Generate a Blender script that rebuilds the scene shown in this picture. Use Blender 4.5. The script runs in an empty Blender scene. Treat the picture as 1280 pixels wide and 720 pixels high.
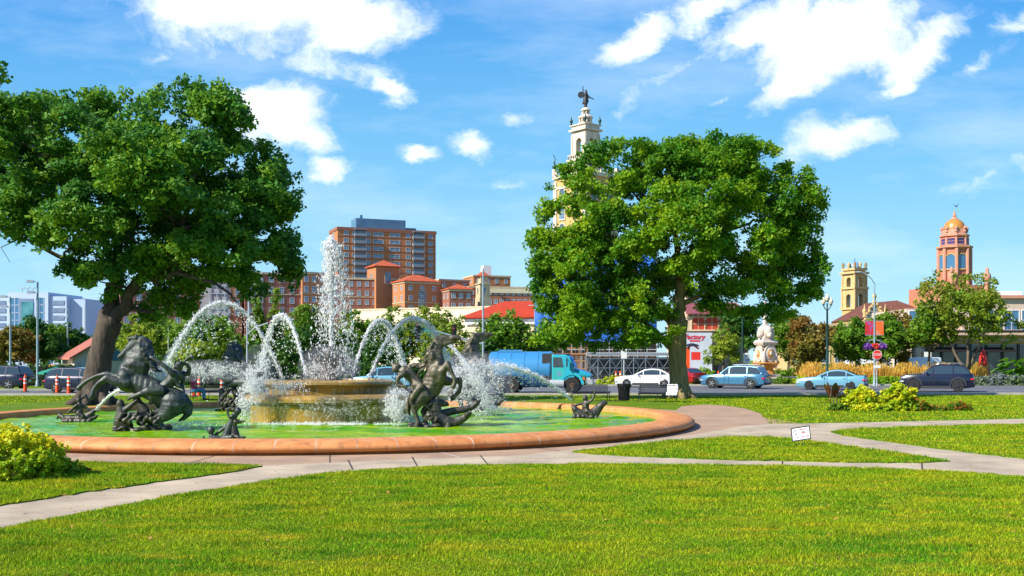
import bpy, bmesh, math, random
import numpy as np
from mathutils import Vector, Matrix
R = math.radians; PI = math.pi
random.seed(7); rng = np.random.default_rng(7)
C = bpy.context.scene.collection
sc = bpy.context.scene
F, CX, HY, CH = 1300.0, 640.0, 450.0, 2.14      # focal length and horizon of the photograph in its pixels, eye height in metres

# ------------------------------------------------------------------ camera
cam = bpy.data.objects.new('camera', bpy.data.cameras.new('camera')); C.objects.link(cam)
cam.location = (0, 0, CH); cam.rotation_euler = (R(90), 0, 0)
cam.data.sensor_width = 36; cam.data.lens = 36*F/1280; cam.data.shift_y = 90/1280
cam.data.clip_start = .1; cam.data.clip_end = 6000
sc.camera = cam
# ------------------------------------------------------------------ light
SUN_DIR = Vector((-.87, -.49, .0)).normalized(); SUN_EL = R(38)
sun = bpy.data.objects.new('sun', bpy.data.lights.new('sun', 'SUN')); C.objects.link(sun)
sd = Vector((SUN_DIR.x*math.cos(SUN_EL), SUN_DIR.y*math.cos(SUN_EL), math.sin(SUN_EL)))
sun.rotation_euler = sd.to_track_quat('Z', 'Y').to_euler()
sun.data.energy = 5.0; sun.data.angle = R(.5); sun.data.color = (1, .93, .80)
sc.view_settings.view_transform = 'Standard'; sc.view_settings.look = 'None'
sc.view_settings.exposure = .75; sc.view_settings.gamma = 1; sc.view_settings.use_curve_mapping = False
sc.cycles.max_bounces = 6; sc.cycles.transparent_max_bounces = 8
sc.cycles.caustics_reflective = False; sc.cycles.caustics_refractive = False
sc.cycles.sample_clamp_indirect = 4
# ------------------------------------------------------------------ sky
wd = bpy.data.worlds.new('World'); sc.world = wd; wd.use_nodes = True
def build_sky():
    nt = wd.node_tree; N = nt.nodes; L = nt.links
    bg = N['Background']; bg.inputs['Strength'].default_value = .10
    sky = N.new('ShaderNodeTexSky'); sky.sky_type = 'NISHITA'; sky.sun_disc = False
    sky.sun_elevation = SUN_EL; sky.sun_rotation = math.atan2(SUN_DIR.x, SUN_DIR.y)
    sky.air_density = 1.0; sky.dust_density = .35; sky.ozone_density = 2.2
    hs = N.new('ShaderNodeHueSaturation'); hs.inputs['Saturation'].default_value = 1.28; hs.inputs['Value'].default_value = 1.0
    L.new(sky.outputs[0], hs.inputs['Color'])
    hs0 = hs
    tc = N.new('ShaderNodeTexCoord'); sp = N.new('ShaderNodeSeparateXYZ'); L.new(tc.outputs['Generated'], sp.inputs[0])
    def mth(op, a, b=None):
        n = N.new('ShaderNodeMath'); n.operation = op
        for i, q in enumerate((a, b)):
            if q is None: continue
            if isinstance(q, (int, float)): n.inputs[i].default_value = q
            else: L.new(q, n.inputs[i])
        return n.outputs[0]
    ay = mth('MAXIMUM', mth('ABSOLUTE', sp.outputs[1]), .02)
    cb = N.new('ShaderNodeCombineXYZ'); L.new(mth('DIVIDE', sp.outputs[0], ay), cb.inputs[0]); L.new(mth('DIVIDE', sp.outputs[2], ay), cb.inputs[1])
    def noise(scale, det, rough, vec):
        n = N.new('ShaderNodeTexNoise'); n.inputs['Scale'].default_value = scale; n.inputs['Detail'].default_value = det; n.inputs['Roughness'].default_value = rough
        L.new(vec, n.inputs['Vector']); return n
    st = N.new('ShaderNodeMapping'); st.inputs['Rotation'].default_value = (0, 0, R(-24)); st.inputs['Scale'].default_value = (.75, 1.35, 1)
    L.new(cb.outputs[0], st.inputs[0])
    n1 = noise(7, 9, .62, st.outputs[0])
    # warp
    w = N.new('ShaderNodeVectorMath'); w.operation = 'SUBTRACT'; L.new(n1.outputs['Color'], w.inputs[0]); w.inputs[1].default_value = (.5, .5, .5)
    w2 = N.new('ShaderNodeVectorMath'); w2.operation = 'SCALE'; L.new(w.outputs[0], w2.inputs[0]); w2.inputs['Scale'].default_value = .10
    w3 = N.new('ShaderNodeVectorMath'); w3.operation = 'ADD'; L.new(cb.outputs[0], w3.inputs[0]); L.new(w2.outputs[0], w3.inputs[1])
    # the blue of a clean, dry afternoon sky laid over the physical one: deep above, pale towards the horizon
    el = mth('DIVIDE', sp.outputs[2], ay)
    cr = N.new('ShaderNodeValToRGB'); L.new(el, cr.inputs[0]); e = cr.color_ramp.elements
    e[0].position = 0; e[0].color = (.30, .52, .66, 1); e[1].position = 1; e[1].color = (.018, .12, .40, 1)
    for pos, c in ((.10, (.215, .455, .63, 1)), (.19, (.135, .375, .60, 1)), (.345, (.050, .245, .56, 1))): q = e.new(pos); q.color = c
    sc10 = N.new('ShaderNodeVectorMath'); sc10.operation = 'SCALE'; sc10.inputs['Scale'].default_value = 10; L.new(cr.outputs[0], sc10.inputs[0])
    hs = N.new('ShaderNodeMix'); hs.data_type = 'RGBA'; hs.inputs[0].default_value = .85; L.new(hs0.outputs[0], hs.inputs[6]); L.new(sc10.outputs[0], hs.inputs[7])
    clouds = [(330, 12, 190, 52, 0, 1.25), (440, 28, 110, 38, 10, 1.1), (250, 18, 110, 36, -8, 1.1), (500, 30, 70, 22, 15, .8), (400, 72, 100, 34, -10, .75),
              (345, 145, 76, 62, 0, 1.4), (300, 125, 60, 38, 10, 1.2), (375, 178, 60, 30, 0, 1.1), (415, 212, 46, 18, 0, .95),
              (488, 104, 24, 20, 0, .95), (584, 178, 40, 19, 0, .95), (514, 192, 28, 11, 5, .85), (625, 226, 70, 15, 0, .6), (645, 146, 46, 20, 20, .65),
              (800, 40, 70, 26, 28, 1.0), (875, 12, 70, 28, 20, .95), (860, 70, 140, 18, 32, .6), (1040, 58, 120, 56, 15, 1.35), (950, 36, 100, 32, 12, 1.15), (1000, 108, 66, 34, 25, 1.2),
              (1145, 70, 90, 30, 30, 1.15), (1110, 110, 50, 20, 25, .95), (1220, 85, 80, 20, 18, .75), (1275, 35, 50, 22, 30, .85), (1037, 176, 74, 32, 8, 1.2), (1250, 205, 110, 16, 15, .5),
              (910, 112, 24, 14, 20, .6), (560, 268, 120, 8, 18, .42), (780, 235, 120, 10, 12, .40), (1180, 150, 110, 14, 12, .35), (200, 60, 120, 12, 4, .35)]
    acc = None
    for (px, py, rx, ry, rot, wt) in clouds:
        m = N.new('ShaderNodeMapping'); m.vector_type = 'TEXTURE'
        m.inputs['Location'].default_value = ((px-CX)/F, (HY-py)/F, 0); m.inputs['Rotation'].default_value = (0, 0, R(rot)); m.inputs['Scale'].default_value = (rx/F, ry/F, 1)
        L.new(w3.outputs[0], m.inputs[0])
        l = N.new('ShaderNodeVectorMath'); l.operation = 'LENGTH'; L.new(m.outputs[0], l.inputs[0])
        r = N.new('ShaderNodeMapRange'); r.inputs['From Min'].default_value = 1.35; r.inputs['From Max'].default_value = .0; r.inputs['To Max'].default_value = wt
        L.new(l.outputs['Value'], r.inputs['Value'])
        acc = r.outputs[0] if acc is None else mth('MAXIMUM', acc, r.outputs[0])
    n2 = noise(13, 12, .66, w3.outputs[0])
    d = mth('ADD', acc, mth('MULTIPLY', mth('SUBTRACT', n2.outputs['Fac'], .5), 1.7))
    mr = N.new('ShaderNodeMapRange'); mr.interpolation_type = 'SMOOTHSTEP'; mr.inputs['From Min'].default_value = .24; mr.inputs['From Max'].default_value = .98
    L.new(d, mr.inputs['Value'])
    n3 = noise(9, 6, .55, w3.outputs[0])
    shade = N.new('ShaderNodeMix'); shade.data_type = 'RGBA'; L.new(n3.outputs['Fac'], shade.inputs[0])
    shade.inputs[6].default_value = (4.3, 5.0, 5.9, 1); shade.inputs[7].default_value = (10.5, 10.5, 10.5, 1)
    sw = N.new('ShaderNodeMapping'); sw.inputs['Rotation'].default_value = (0, 0, R(-20)); sw.inputs['Scale'].default_value = (1.1, 4.2, 1); L.new(cb.outputs[0], sw.inputs[0])
    n4 = noise(2.3, 9, .62, sw.outputs[0]); m4 = N.new('ShaderNodeMapRange'); m4.inputs['From Min'].default_value = .46; m4.inputs['From Max'].default_value = .80; m4.inputs['To Max'].default_value = .40; L.new(n4.outputs['Fac'], m4.inputs['Value'])
    cov = mth('MAXIMUM', mr.outputs[0], m4.outputs[0])
    mx = N.new('ShaderNodeMix'); mx.data_type = 'RGBA'; L.new(cov, mx.inputs[0]); L.new(hs.outputs[2], mx.inputs[6]); L.new(shade.outputs[2], mx.inputs[7])
    L.new(mx.outputs[2], bg.inputs['Color'])
build_sky()

# ------------------------------------------------------------------ helpers
def P(px, py, Y): return Vector(((px-CX)/F*Y, Y, CH-(py-HY)/F*Y))      # the place in the park that a point of the photograph shows, Y metres away
def X(px, Y): return (px-CX)/F*Y
def Z(py, Y): return CH-(py-HY)/F*Y
def G(px, py): Y = F*CH/(py-HY); return ((px-CX)/F*Y, Y)
def tag(o, label=None, cat=None, group=None, kind=None):
    if label: o['label'] = label
    if cat: o['category'] = cat
    if group: o['group'] = group
    if kind: o['kind'] = kind
    return o
def thing(name, label, cat, loc=(0, 0, 0), rz=0, group=None, sc_=1):
    o = bpy.data.objects.new(name, None); C.objects.link(o); o.location = loc; o.rotation_euler = (0, 0, rz); o.empty_display_size = .3
    o.scale = (sc_,)*3
    return tag(o, label, cat, group)
class MB:
    def __init__(s): s.v = []; s.f = []; s.m = []
    def add(s, vs, fs, m=0):
        b = len(s.v); s.v += [tuple(q) for q in vs]
        for f in fs: s.f.append(tuple(b+i for i in f)); s.m.append(m)
        return s
    def box(s, c, d, rz=0, m=0, top=1.0):
        x, y, z = d[0]/2, d[1]/2, d[2]/2; cr, sr = math.cos(rz), math.sin(rz); vs = []
        for k, zz in enumerate((-z, z)):
            t = 1 if k == 0 else top
            for a, b in ((-x, -y), (x, -y), (x, y), (-x, y)):
                a *= t; b *= t; vs.append((c[0]+a*cr-b*sr, c[1]+a*sr+b*cr, c[2]+zz))
        return s.add(vs, [(0, 3, 2, 1), (4, 5, 6, 7), (0, 1, 5, 4), (1, 2, 6, 5), (2, 3, 7, 6), (3, 0, 4, 7)], m)
    def bx(s, x0, x1, y0, y1, z0, z1, m=0): return s.box(((x0+x1)/2, (y0+y1)/2, (z0+z1)/2), (abs(x1-x0), abs(y1-y0), abs(z1-z0)), 0, m)
    def tube(s, pts, rs, n=8, m=0, cap=True, flat=1.0):
        pts = [Vector(p) for p in pts]
        if isinstance(rs, (int, float)): rs = [rs]*len(pts)
        vs = []; fs = []; prev = None
        for i, p in enumerate(pts):
            t = (pts[min(i+1, len(pts)-1)]-pts[max(i-1, 0)])
            t = t.normalized() if t.length > 1e-9 else Vector((0, 0, 1))
            a = prev if prev is not None else (Vector((0, 1, 0)) if abs(t.y) < .9 else Vector((1, 0, 0)))
            a = (a-t*a.dot(t)); a = a.normalized() if a.length > 1e-6 else t.orthogonal().normalized()
            b = t.cross(a); prev = a
            for k in range(n):
                w = 2*PI*k/n; vs.append(p+(a*math.cos(w)*flat+b*math.sin(w))*rs[i])
            if i:
                o = (i-1)*n
                for k in range(n): fs.append((o+k, o+(k+1) % n, o+n+(k+1) % n, o+n+k))
        if cap: fs.append(tuple(range(n))[::-1]); fs.append(tuple(range((len(pts)-1)*n, len(pts)*n)))
        return s.add(vs, fs, m)
    def cyl(s, p0, p1, r0, r1=None, n=12, m=0): return s.tube([p0, p1], [r0, r0 if r1 is None else r1], n, m)
    def lathe(s, prof, c=(0, 0, 0), n=24, m=0, a0=0, sq=None):
        vs = []; fs = []; k = len(prof)
        for i in range(n):
            w = a0+2*PI*i/n; 
            for r, z in prof: vs.append((c[0]+r*math.cos(w), c[1]+r*math.sin(w), c[2]+z))
        for i in range(n):
            j = (i+1) % n
            for q in range(k-1): fs.append((i*k+q, j*k+q, j*k+q+1, i*k+q+1))
        if prof[0][0] > 1e-5: fs.append(tuple(i*k for i in range(n))[::-1])
        if prof[-1][0] > 1e-5: fs.append(tuple(i*k+k-1 for i in range(n)))
        return s.add(vs, fs, m)
    def ell(s, c, r, n=12, m=0, rot=None):
        vs = []; fs = []; h = n//2
        M = rot if rot is not None else Matrix.Identity(3)
        for i in range(1, h):
            th = PI*i/h
            for k in range(n):
                w = 2*PI*k/n; vs.append(M@Vector((r[0]*math.sin(th)*math.cos(w), r[1]*math.sin(th)*math.sin(w), r[2]*math.cos(th)))+Vector(c))
        T = len(vs); vs.append(M@Vector((0, 0, r[2]))+Vector(c)); vs.append(M@Vector((0, 0, -r[2]))+Vector(c))
        for i in range(h-2):
            for k in range(n): fs.append((i*n+k, (i+1)*n+k, (i+1)*n+(k+1) % n, i*n+(k+1) % n))
        for k in range(n): fs.append((T, k, (k+1) % n)); fs.append((T+1, (h-2)*n+(k+1) % n, (h-2)*n+k))
        return s.add(vs, fs, m)
    def prism(s, poly, y0, y1, m=0, ax='y'):
        n = len(poly)
        if ax == 'y': vs = [(a, y0, b) for a, b in poly]+[(a, y1, b) for a, b in poly]
        elif ax == 'x': vs = [(y0, a, b) for a, b in poly]+[(y1, a, b) for a, b in poly]
        else: vs = [(a, b, y0) for a, b in poly]+[(a, b, y1) for a, b in poly]
        return s.add(vs, [tuple(range(n)), tuple(range(2*n-1, n-1, -1))]+[(i, i+n, (i+1) % n+n, (i+1) % n) for i in range(n)], m)
    def build(s, name, mats, parent=None, loc=None, smooth=False, rz=None, bevel=0, recalc=True, ang=40):
        me = bpy.data.meshes.new(name); me.from_pydata(s.v, [], s.f)
        if not isinstance(mats, (list, tuple)): mats = [mats]
        for q in mats: me.materials.append(q)
        me.polygons.foreach_set('material_index', s.m)
        if recalc:
            b = bmesh.new(); b.from_mesh(me); bmesh.ops.recalc_face_normals(b, faces=b.faces); b.to_mesh(me); b.free()
        if smooth:
            me.polygons.foreach_set('use_smooth', [True]*len(me.polygons))
            try: me.set_sharp_from_angle(angle=R(ang))
            except Exception: pass
        o = bpy.data.objects.new(name, me); C.objects.link(o)
        if parent is not None: o.parent = parent
        if loc is not None: o.location = loc
        if rz is not None: o.rotation_euler = (0, 0, rz)
        if bevel:
            bm_ = o.modifiers.new('bevel', 'BEVEL'); bm_.width = bevel; bm_.segments = 2; bm_.limit_method = 'ANGLE'; bm_.angle_limit = R(35)
        return o
def inst(src, parent=None, loc=None, rz=None, name=None, scale=None):
    o = src.copy(); C.objects.link(o)
    if parent is not None: o.parent = parent
    if loc is not None: o.location = loc
    if rz is not None: o.rotation_euler = (0, 0, rz)
    if scale is not None: o.scale = scale
    return o
def copy_tree(o, parent=None):
    kids = [q for q in C.objects if q.parent is o]
    c = o.copy(); C.objects.link(c); c.parent = parent
    for k in kids: copy_tree(k, c)
    return c
def npmesh(name, V, Fc, mats, parent=None, attr=None, smooth=False, sides=3):
    me = bpy.data.meshes.new(name); V = np.asarray(V, np.float32); Fc = np.asarray(Fc, np.int32)
    n = len(Fc); me.vertices.add(len(V)); me.vertices.foreach_set('co', V.ravel())
    me.loops.add(n*sides); me.loops.foreach_set('vertex_index', Fc.ravel())
    me.polygons.add(n); me.polygons.foreach_set('loop_start', np.arange(n, dtype=np.int32)*sides)
    if not isinstance(mats, (list, tuple)): mats = [mats]
    for q in mats: me.materials.append(q)
    if smooth: me.polygons.foreach_set('use_smooth', np.ones(n, bool))
    me.update(calc_edges=True)
    if attr is not None:
        a = me.attributes.new('rnd', 'FLOAT', 'FACE'); a.data.foreach_set('value', np.asarray(attr, np.float32))
    o = bpy.data.objects.new(name, me); C.objects.link(o)
    if parent is not None: o.parent = parent
    return o
def text(s, parent, loc, size, mat, rot=(R(90), 0, 0), name='lettering', ex=.01, align='CENTER', shear=0):
    cu = bpy.data.curves.new(name, 'FONT'); cu.body = s; cu.size = size; cu.extrude = ex; cu.align_x = align; cu.align_y = 'CENTER'; cu.shear = shear
    cu.offset = size*.012
    cu.materials.append(mat); tmp = bpy.data.objects.new(name, cu); C.objects.link(tmp); bpy.context.view_layer.update()
    me = bpy.data.meshes.new_from_object(tmp.evaluated_get(bpy.context.evaluated_depsgraph_get())); bpy.data.objects.remove(tmp)
    o = bpy.data.objects.new(name, me); C.objects.link(o); o.parent = parent; o.location = loc; o.rotation_euler = rot
    return o

def split_loose(o, name, min_faces=1):
    """every loose piece of a mesh becomes an object of its own under the same parent"""
    me = o.data; n = len(me.vertices); par = list(range(n))
    def find(a):
        while par[a] != a: par[a] = par[par[a]]; a = par[a]
        return a
    for e in me.edges: a, b = find(e.vertices[0]), find(e.vertices[1]); par[a] = b
    G_ = {}
    for q in me.polygons: G_.setdefault(find(q.vertices[0]), []).append(q)
    for fs in G_.values():
        ids = sorted({v for q in fs for v in q.vertices}); mp = {v: i for i, v in enumerate(ids)}; co = [me.vertices[v].co.copy() for v in ids]
        m2 = bpy.data.meshes.new(name); m2.from_pydata(co, [], [[mp[v] for v in q.vertices] for q in fs])
        for q in me.materials: m2.materials.append(q)
        m2.polygons.foreach_set('material_index', [q.material_index for q in fs]); m2.polygons.foreach_set('use_smooth', [q.use_smooth for q in fs])
        o2 = bpy.data.objects.new(name, m2); C.objects.link(o2); o2.parent = o.parent; o2.location = o.location; o2.rotation_euler = o.rotation_euler
    bpy.data.objects.remove(o)
# ------------------------------------------------------------------ materials
def _hex(c): return (*c, 1) if len(c) == 3 else c
def mat(name, col, rough=.7, col2=None, nscale=3.0, metal=0, bump=0, bscale=None, spec=.5, trans=None, coat=0, thr=(.35, .65), det=6, coord='Object', emit=None, nvec=(1, 1, 1)):
    m = bpy.data.materials.new(name); m.use_nodes = True; nt = m.node_tree; N = nt.nodes; L = nt.links
    b = N['Principled BSDF']; b.inputs['Base Color'].default_value = _hex(col); b.inputs['Roughness'].default_value = rough
    b.inputs['Metallic'].default_value = metal; b.inputs['Specular IOR Level'].default_value = spec; b.inputs['Coat Weight'].default_value = coat
    b.inputs['Coat Roughness'].default_value = .06
    if emit: b.inputs['Emission Color'].default_value = _hex(emit[0]); b.inputs['Emission Strength'].default_value = emit[1]
    tc = N.new('ShaderNodeTexCoord'); mp = N.new('ShaderNodeMapping'); mp.inputs['Scale'].default_value = nvec; L.new(tc.outputs[coord], mp.inputs[0])
    if col2 is not None:
        n = N.new('ShaderNodeTexNoise'); n.inputs['Scale'].default_value = nscale; n.inputs['Detail'].default_value = det; n.inputs['Roughness'].default_value = .62; L.new(mp.outputs[0], n.inputs['Vector'])
        r = N.new('ShaderNodeMapRange'); r.inputs['From Min'].default_value = thr[0]; r.inputs['From Max'].default_value = thr[1]; L.new(n.outputs['Fac'], r.inputs['Value'])
        x = N.new('ShaderNodeMix'); x.data_type = 'RGBA'; x.inputs[6].default_value = _hex(col); x.inputs[7].default_value = _hex(col2); L.new(r.outputs[0], x.inputs[0]); L.new(x.outputs[2], b.inputs['Base Color'])
    if bump:
        n = N.new('ShaderNodeTexNoise'); n.inputs['Scale'].default_value = bscale or nscale*3; n.inputs['Detail'].default_value = 5; L.new(mp.outputs[0], n.inputs['Vector'])
        u = N.new('ShaderNodeBump'); u.inputs['Strength'].default_value = .8; u.inputs['Distance'].default_value = bump; L.new(n.outputs['Fac'], u.inputs['Height']); L.new(u.outputs[0], b.inputs['Normal'])
    return m
def leafmat(name, c1, c2, c3=None, trans=.35, rough=.45, patch=None):
    """c1..c2 by leaf, c3 patches; light goes through the leaf"""
    m = bpy.data.materials.new(name); m.use_nodes = True; nt = m.node_tree; N = nt.nodes; L = nt.links
    b = N['Principled BSDF']; b.inputs['Roughness'].default_value = rough+.1; b.inputs['Specular IOR Level'].default_value = .2
    a = N.new('ShaderNodeAttribute'); a.attribute_name = 'rnd'
    x = N.new('ShaderNodeMix'); x.data_type = 'RGBA'; x.inputs[6].default_value = _hex(c1); x.inputs[7].default_value = _hex(c2); L.new(a.outputs['Fac'], x.inputs[0])
    out = x.outputs[2]
    if c3 is not None:
        tc = N.new('ShaderNodeTexCoord'); n = N.new('ShaderNodeTexNoise'); n.inputs['Scale'].default_value = patch or .5; n.inputs['Detail'].default_value = 4; L.new(tc.outputs['Object'], n.inputs['Vector'])
        r = N.new('ShaderNodeMapRange'); r.inputs['From Min'].default_value = .42; r.inputs['From Max'].default_value = .66; L.new(n.outputs['Fac'], r.inputs['Value'])
        y = N.new('ShaderNodeMix'); y.data_type = 'RGBA'; L.new(r.outputs[0], y.inputs[0]); L.new(out, y.inputs[6]); y.inputs[7].default_value = _hex(c3); out = y.outputs[2]
    L.new(out, b.inputs['Base Color'])
    t = N.new('ShaderNodeBsdfTranslucent'); hs = N.new('ShaderNodeHueSaturation'); hs.inputs['Value'].default_value = 1.5; hs.inputs['Hue'].default_value = .485; L.new(out, hs.inputs['Color']); L.new(hs.outputs[0], t.inputs['Color'])
    s = N.new('ShaderNodeMixShader'); s.inputs[0].default_value = trans; L.new(b.outputs[0], s.inputs[1]); L.new(t.outputs[0], s.inputs[2]); L.new(s.outputs[0], N['Material Output'].inputs['Surface'])
    return m
def grassmat(name, tint=(1, 1, 1), blade=False):
    m = bpy.data.materials.new(name); m.use_nodes = True; nt = m.node_tree; N = nt.nodes; L = nt.links
    b = N['Principled BSDF']; b.inputs['Roughness'].default_value = .7; b.inputs['Specular IOR Level'].default_value = .08
    g = N.new('ShaderNodeNewGeometry')
    def nz(s, d=5, sc=(1, 1, 1)):
        mp = N.new('ShaderNodeMapping'); mp.inputs['Scale'].default_value = sc; L.new(g.outputs['Position'], mp.inputs[0])
        n = N.new('ShaderNodeTexNoise'); n.inputs['Scale'].default_value = s; n.inputs['Detail'].default_value = d; n.inputs['Roughness'].default_value = .6; L.new(mp.outputs[0], n.inputs['Vector']); return n.outputs['Fac']
    def rmp(v, a, c):
        r = N.new('ShaderNodeMapRange'); r.inputs['From Min'].default_value = a; r.inputs['From Max'].default_value = c; L.new(v, r.inputs['Value']); return r.outputs[0]
    def mx(f, A, B):
        x = N.new('ShaderNodeMix'); x.data_type = 'RGBA'; L.new(f, x.inputs[0])
        for i, q in ((6, A), (7, B)):
            if isinstance(q, tuple): x.inputs[i].default_value = _hex(tuple(q[k]*tint[k] for k in range(3)))
            else: L.new(q, x.inputs[i])
        return x.outputs[2]
    c = mx(rmp(nz(.55, 6, (.7, 1.2, 1)), .36, .62), (.120, .345, .004), (.345, .45, .006))
    c = mx(rmp(nz(1.9, 6, (.45, 1.3, 1)), .50, .70), c, (.56, .47, .015))
    c = mx(rmp(nz(1.1, 7, (.6, 1.5, 1)), .52, .70), c, (.055, .22, .004))
    if blade:
        a = N.new('ShaderNodeAttribute'); a.attribute_name = 'rnd'
        c = mx(rmp(a.outputs['Fac'], .62, 1.05), c, (.52, .46, .05))
        hs = N.new('ShaderNodeHueSaturation'); L.new(c, hs.inputs['Color']); r = N.new('ShaderNodeMapRange'); r.inputs['To Min'].default_value = .38; r.inputs['To Max'].default_value = 1.45
        w = N.new('ShaderNodeMath'); w.operation = 'FRACT'; w2 = N.new('ShaderNodeMath'); w2.operation = 'MULTIPLY'; w2.inputs[1].default_value = 17.3; L.new(a.outputs['Fac'], w2.inputs[0]); L.new(w2.outputs[0], w.inputs[0]); L.new(w.outputs[0], r.inputs['Value']); L.new(r.outputs[0], hs.inputs['Value']); c = hs.outputs[0]
    else:
        c = mx(rmp(nz(28, 3), .30, .60), c, (.06, .12, .006))
        u = N.new('ShaderNodeBump'); u.inputs['Distance'].default_value = .05; u.inputs['Strength'].default_value = 1; L.new(nz(35, 4), u.inputs['Height']); L.new(u.outputs[0], b.inputs['Normal'])
    L.new(c, b.inputs['Base Color'])
    if blade:
        t = N.new('ShaderNodeBsdfTranslucent'); L.new(c, t.inputs['Color']); s = N.new('ShaderNodeMixShader'); s.inputs[0].default_value = .35
        L.new(b.outputs[0], s.inputs[1]); L.new(t.outputs[0], s.inputs[2]); L.new(s.outputs[0], N['Material Output'].inputs['Surface'])
    return m
def brickmat(name, c1, c2, mortar, scale=1.0):
    m = bpy.data.materials.new(name); m.use_nodes = True; nt = m.node_tree; N = nt.nodes; L = nt.links
    b = N['Principled BSDF']; b.inputs['Roughness'].default_value = .85
    tc = N.new('ShaderNodeTexCoord'); n = N.new('ShaderNodeTexNoise'); n.inputs['Scale'].default_value = .35*scale; n.inputs['Detail'].default_value = 7; L.new(tc.outputs['Object'], n.inputs['Vector'])
    w = N.new('ShaderNodeTexWave'); w.bands_direction = 'Z'; w.inputs['Scale'].default_value = 2.2*scale; w.inputs['Distortion'].default_value = .4; L.new(tc.outputs['Object'], w.inputs['Vector'])
    x = N.new('ShaderNodeMix'); x.data_type = 'RGBA'; x.inputs[6].default_value = _hex(c1); x.inputs[7].default_value = _hex(c2); L.new(n.outputs['Fac'], x.inputs[0])
    r = N.new('ShaderNodeMapRange'); r.inputs['From Min'].default_value = .8; r.inputs['To Max'].default_value = .35; L.new(w.outputs['Fac'], r.inputs['Value'])
    y = N.new('ShaderNodeMix'); y.data_type = 'RGBA'; L.new(r.outputs[0], y.inputs[0]); L.new(x.outputs[2], y.inputs[6]); y.inputs[7].default_value = _hex(mortar); L.new(y.outputs[2], b.inputs['Base Color'])
    return m
def tilemat(name, c1, c2, s=4.0, rot=0):
    m = bpy.data.materials.new(name); m.use_nodes = True; nt = m.node_tree; N = nt.nodes; L = nt.links
    b = N['Principled BSDF']; b.inputs['Roughness'].default_value = .75
    tc = N.new('ShaderNodeTexCoord'); n = N.new('ShaderNodeTexNoise'); n.inputs['Scale'].default_value = 1.6; n.inputs['Detail'].default_value = 8; L.new(tc.outputs['Object'], n.inputs['Vector'])
    w = N.new('ShaderNodeTexWave'); w.bands_direction = 'X'; w.inputs['Scale'].default_value = s; L.new(tc.outputs['Object'], w.inputs['Vector'])
    x = N.new('ShaderNodeMix'); x.data_type = 'RGBA'; x.inputs[6].default_value = _hex(c1); x.inputs[7].default_value = _hex(c2)
    r = N.new('ShaderNodeMapRange'); r.inputs['From Min'].default_value = .35; r.inputs['From Max'].default_value = .65; L.new(n.outputs['Fac'], r.inputs['Value']); L.new(r.outputs[0], x.inputs[0]); L.new(x.outputs[2], b.inputs['Base Color'])
    u = N.new('ShaderNodeBump'); u.inputs['Distance'].default_value = .08; L.new(w.outputs['Fac'], u.inputs['Height']); L.new(u.outputs[0], b.inputs['Normal'])
    return m
M = {}
M['lawn'] = grassmat('lawn'); M['blade'] = grassmat('grass_blade', blade=True)
M['plaza'] = mat('pink_concrete', (.41, .27, .165), .85, (.29, .19, .13), .8, bump=.004, bscale=40)
M['path'] = mat('beige_concrete', (.49, .395, .275), .88, (.30, .24, .17), .8, bump=.004, bscale=40)
M['joint'] = mat('dark_joint', (.05, .04, .035), .9)
M['pale_joint'] = mat('pale_joint', (.62, .56, .5), .9)
M['asphalt'] = mat('asphalt', (.085, .09, .105), .85, (.13, .135, .15), .25, bump=.01, bscale=30)
M['pavement'] = mat('pavement', (.34, .32, .29), .9, (.27, .25, .23), .4)
M['kerb'] = mat('kerb_stone', (.48, .44, .38), .85, (.38, .35, .30), 2)
M['paint'] = mat('road_paint', (.75, .75, .72), .7)
M['terracotta'] = mat('rim_stone', (.50, .175, .045), .7, (.62, .26, .085), 1.9, bump=.004, bscale=22, det=8)
M['white'] = mat('white_paint', (.78, .78, .77), .5, (.68, .69, .70), .8)
M['black'] = mat('black_paint', (.012, .012, .014), .45)
M['black_metal'] = mat('black_metal', (.02, .02, .024), .35, metal=.5)
M['steel'] = mat('steel', (.42, .46, .5), .4, metal=.3)
M['blue_grey'] = mat('blue_grey_pole', (.24, .33, .38), .5)
M['dark_green'] = mat('dark_green_metal', (.012, .055, .048), .45, metal=.2)
M['glass'] = mat('window_glass', (.05, .08, .12), .08, (.16, .24, .34), .5, spec=.9, det=2)
M['glass_blue'] = mat('blue_window', (.05, .16, .30), .1, spec=.9)
M['carglass'] = mat('car_glass', (.03, .05, .065), .04, spec=1)
M['tyre'] = mat('tyre_rubber', (.014, .014, .015), .8)
M['alloy'] = mat('alloy', (.45, .47, .50), .3, metal=.8)
M['dark_alloy'] = mat('dark_alloy', (.06, .06, .07), .35, metal=.7)
M['red_light'] = mat('tail_light', (.55, .012, .02), .15, coat=1)
M['amber'] = mat('amber_light', (.75, .2, .01), .2, coat=1)
M['clear_light'] = mat('head_light', (.6, .65, .7), .1, coat=1, metal=.3)
M['plastic'] = mat('dark_trim', (.03, .032, .036), .6)
M['brick'] = brickmat('orange_brick', (.50, .20, .075), (.40, .145, .06), (.40, .22, .14))
M['brick_red'] = brickmat('red_brick', (.33, .125, .072), (.25, .09, .06), (.33, .20, .16))
M['cream_stone'] = mat('cream_stone', (.56, .45, .30), .8, (.46, .36, .23), 1.2)
M['cream_wall'] = mat('cream_wall', (.72, .62, .44), .85, (.62, .52, .36), .4)
M['tile_orange'] = tilemat('orange_roof_tile', (.68, .13, .035), (.52, .09, .03))
M['tile_red'] = tilemat('bright_red_roof_tile', (.75, .075, .018), (.62, .05, .015))
M['tile_brown'] = tilemat('brown_roof_tile', (.30, .10, .055), (.20, .07, .045), 5)
M['tile_pink'] = tilemat('pink_roof_tile', (.58, .20, .14), (.48, .15, .11), 3)
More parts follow.
